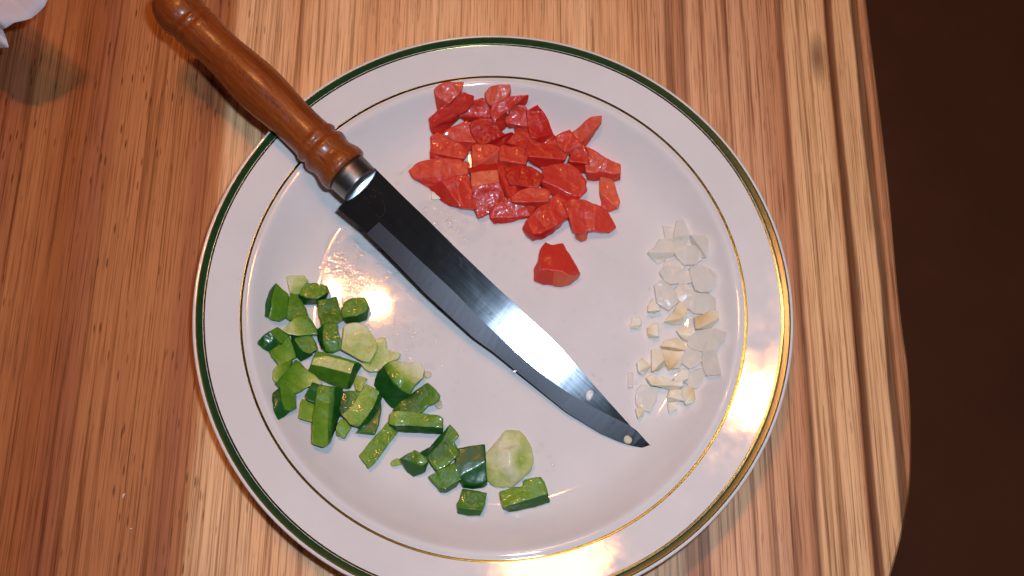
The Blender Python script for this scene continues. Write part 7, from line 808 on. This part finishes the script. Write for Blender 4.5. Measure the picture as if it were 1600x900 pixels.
# ------------------------------------------------------------------ seeds and scraps
def disc(r, h, n=18, wob=0.06, seed=1):
    rr = random.Random(seed); ph = [rr.uniform(0, 6.28) for _ in range(3)]
    V, Fc = [], []; prof = [(0.0, h), (0.55, h * 0.9), (0.82, h * 1.0), (0.96, h * 0.55), (1.0, 0.0), (0.9, -h * 0.4), (0.0, -h * 0.45)]
    for k in range(n):
        a = 2 * math.pi * k / n; w = 1 + wob * math.sin(2 * a + ph[0]) + wob * 0.6 * math.sin(3 * a + ph[1])
        for q, z in prof: V.append(Vector((q * r * w * math.cos(a), q * r * w * math.sin(a), z)))
    m = len(prof)
    for k in range(n):
        k2 = (k + 1) % n
        for i in range(m - 1): Fc.append((k * m + i, k * m + i + 1, k2 * m + i + 1, k2 * m + i))
    return V, Fc
for i, (x, y, z, r) in enumerate(SEEDS):
    V, Fc = disc(r * mm, 0.0005, seed=i + 4)
    o = link('pepper_seed', mesh('pepper_seed', V, Fc, M['seed'])); o.location = (x * mm, y * mm, z * mm)
    tag(o, ('round pale pepper seed touching the big dark pepper chunk', 'round pale pepper seed at the end of the glittering pepper strip')[i], 'seed', 'pepper seeds')
up_q = kn.to_track_quat('Z', 'Y')
V, Fc = disc(0.0019, 0.0005, seed=9)
o = link('pepper_seed', mesh('pepper_seed', V, Fc, M['seed'])); o.location = Vector(BLADE_SEED) - kn * 0.00025; o.rotation_euler = up_q.to_euler()
tag(o, 'round pale pepper seed lying on the knife tip', 'seed', 'pepper seeds')
V, Fc = disc(0.0023, 0.0004, wob=0.12, seed=15)
o = link('onion_scrap', mesh('onion_scrap', [Vector((v.x * 0.8, v.y * 1.05, v.z)) for v in V], Fc, M['onion'])); o.location = Vector(BLADE_FLAKE) + kn * 0.0002; o.rotation_euler = up_q.to_euler()
tag(o, 'small wet clear scrap stuck on the blade near its tip', 'scrap')
V, Fc = disc(0.0010, 0.0002, wob=0.2, seed=25)
o = link('onion_scrap', mesh('onion_scrap', V, Fc, M['water'])); o.location = Vector(BLADE_BIT) - kn * 0.0003; o.rotation_euler = up_q.to_euler()
tag(o, 'tiny clear scrap stuck on the cutting edge of the blade', 'scrap')

# ------------------------------------------------------------------ water on the plate and the blade
def cap(c, r, h, zax=None, n=10, el=1.0, rot=0.0):
    V, Fc = [], []; rings = [(1.0, -0.03), (0.93, 0.35), (0.7, 0.75), (0.36, 0.96)]
    q = (zax or Vector((0, 0, 1))).to_track_quat('Z', 'Y')
    for a, b in rings:
        for k in range(n):
            t = 2 * math.pi * k / n; x = a * r * math.cos(t) * el; y = a * r * math.sin(t) / el
            V.append(c + q @ Vector((x * math.cos(rot) - y * math.sin(rot), x * math.sin(rot) + y * math.cos(rot), b * h)))
    V.append(c + q @ Vector((0, 0, h)))
    for i in range(len(rings) - 1):
        for k in range(n): k2 = (k + 1) % n; Fc.append((i * n + k, i * n + k2, (i + 1) * n + k2, (i + 1) * n + k))
    for k in range(n): Fc.append(((len(rings) - 1) * n + k, (len(rings) - 1) * n + (k + 1) % n, len(V) - 1))
    return V, Fc
rnd = random.Random(21)
V, Fc = merge([cap(Vector((x, y, z)) * mm, r * mm, r * mm * rnd.uniform(0.09, 0.20), None, 10, rnd.uniform(0.8, 1.5), rnd.uniform(-0.3, 0.9)) for x, y, z, r in DROPS])
o = link('water_droplets', mesh('water_droplets', V, Fc, M['water'])); o['kind'] = 'stuff'; o['label'] = 'small clear water droplets scattered over the wet plate'
def film(name, outline, seed, h, label):
    pts = [Vector((p.x, p.y)) for p in smooth_poly([(x, y, 0) for x, y in outline], 4)]
    bm = bmesh.new(); vs_ = [bm.verts.new((p.x * mm, p.y * mm, 0)) for p in pts]; bm.faces.new(vs_)
    bmesh.ops.triangulate(bm, faces=bm.faces)
    for it in range(6):
        ed = [e for e in bm.edges if e.calc_length() > 0.0009]
        if not ed: break
        bmesh.ops.subdivide_edges(bm, edges=ed, cuts=1); bmesh.ops.triangulate(bm, faces=[f_ for f_ in bm.faces if len(f_.verts) > 3])
    bnd = {v for e in bm.edges if len(e.link_faces) == 1 for v in e.verts}
    for v in bm.verts:
        q = Vector((v.co.x * 1000, v.co.y * 1000, seed)); r = math.hypot(q.x, q.y)
        hh = h * (0.75 + 0.55 * noise.noise(Vector((q.x * 0.35 + q.y * 0.2, q.y * 0.5 - q.x * 0.2, seed))) + 0.40 * noise.noise(q * 0.9) + 0.15 * noise.noise(q * 1.9))
        db = min(math.hypot(q.x - b_.x, q.y - b_.y) for b_ in pts); s_ = min(1.0, db / 5.0); s_ = s_ * s_ * (3 - 2 * s_)
        v.co.z = (zfloor(r) + 0.004 + max(hh, 0.0) * s_) * mm
    for f_ in bm.faces: f_.smooth = True
    bmesh.ops.recalc_face_normals(bm, faces=bm.faces)
    if sum(f_.normal.z for f_ in bm.faces) < 0: bmesh.ops.reverse_faces(bm, faces=bm.faces)
    me = bpy.data.meshes.new(name); bm.to_mesh(me); bm.free(); me.materials.append(M['film'])
    o = link(name, me); o['kind'] = 'stuff'; o['label'] = label
film('water_film', FILM, 3.3, 0.05, 'thin rippled film of water on the plate left of the blade')
film('water_film', FILM2, 8.1, 0.05, 'thin rippled film of water between the tomato and the blade')
V, Fc = merge([cap(Vector(p), rnd.uniform(0.0003, 0.0007), rnd.uniform(0.0002, 0.0004), kn) for p in BLADE_DROPS] )
o = link('blade_water', mesh('blade_water', V, Fc, M['water'])); o['kind'] = 'stuff'; o['label'] = 'water drops on the knife blade'
V, Fc = merge([tube([Vector(p) for p in SMEAR2], 0.0005, 8, 6, 0.3, kn), tube([Vector(p) for p in SMEAR3], 0.0005, 8, 6, 0.3, kn)])
o = link('juice_smear', mesh('juice_smear', V, Fc, M['smear'])); o['kind'] = 'stuff'; o['label'] = 'small forked wet mark near the middle of the blade'

# ------------------------------------------------------------------ paper and crumbs on the table
def build_paper():
    edge = [Vector(p) * mm for p in PAPER]
    P = []
    for i in range(len(edge) - 1):
        for k in range(4): P.append(edge[i].lerp(edge[i + 1], k / 4))
    P.append(edge[-1]); n = len(P); V, Fc = [], []; rows = 30
    d0 = Vector((-0.80, 0.60, 0))
    for r in range(rows + 1):
        t = r / rows
        for i, p in enumerate(P):
            q = p + d0 * (0.15 * t)
            lift = 0.012 * math.sin(min(t * 3.4, 3.14)) - 0.05 * t * t
            cr = noise.noise(Vector((q.x * 38, q.y * 38, 1.3))) * 0.010 + abs(noise.noise(Vector((q.x * 90, q.y * 90, 5.3)))) * 0.006 + noise.noise(Vector((q.x * 200, q.y * 200, 2.3))) * 0.0012
            z = q.z + lift + cr * min(1, t * 6 + 0.08); V.append(Vector((q.x, q.y, max(z, 0.0015))))
    for r in range(rows):
        for i in range(n - 1): Fc.append((r * n + i, r * n + i + 1, (r + 1) * n + i + 1, (r + 1) * n + i))
    me = mesh('tissue_paper', V, Fc, M['paper']); o = link('tissue_paper', me)
    m = o.modifiers.new('thickness', 'SOLIDIFY'); m.thickness = 0.0004
    tag(o, 'crumpled white tissue paper at the top left corner of the table', 'tissue')
build_paper()
for i, (x, y, z) in enumerate(CRUMBS):
    pts = [Vector((-0.0012, -0.0004, 0.0003)), Vector((0, 0.0002, 0.0006)), Vector((0.0012, 0.0004, 0.0003))] if i == 0 else [Vector((-0.0006, 0, 0.0002)), Vector((0, 0.0003, 0.0005)), Vector((0.0007, -0.0001, 0.0002))]
    V, Fc = tube(pts, 0.0004 if i == 0 else 0.0003, 7, 4, 0.7)
    rz = math.radians(60 if i == 0 else 20)
    o = link('crumb', mesh('crumb', V, Fc, M['garlic'])); o.location = (x * mm, y * mm, 0); o.rotation_euler.z = rz
    tag(o, ('larger pale crumb on the table left of the plate', 'tiny pale crumb just below the larger crumb on the table')[i], 'crumb', 'crumbs on the table')
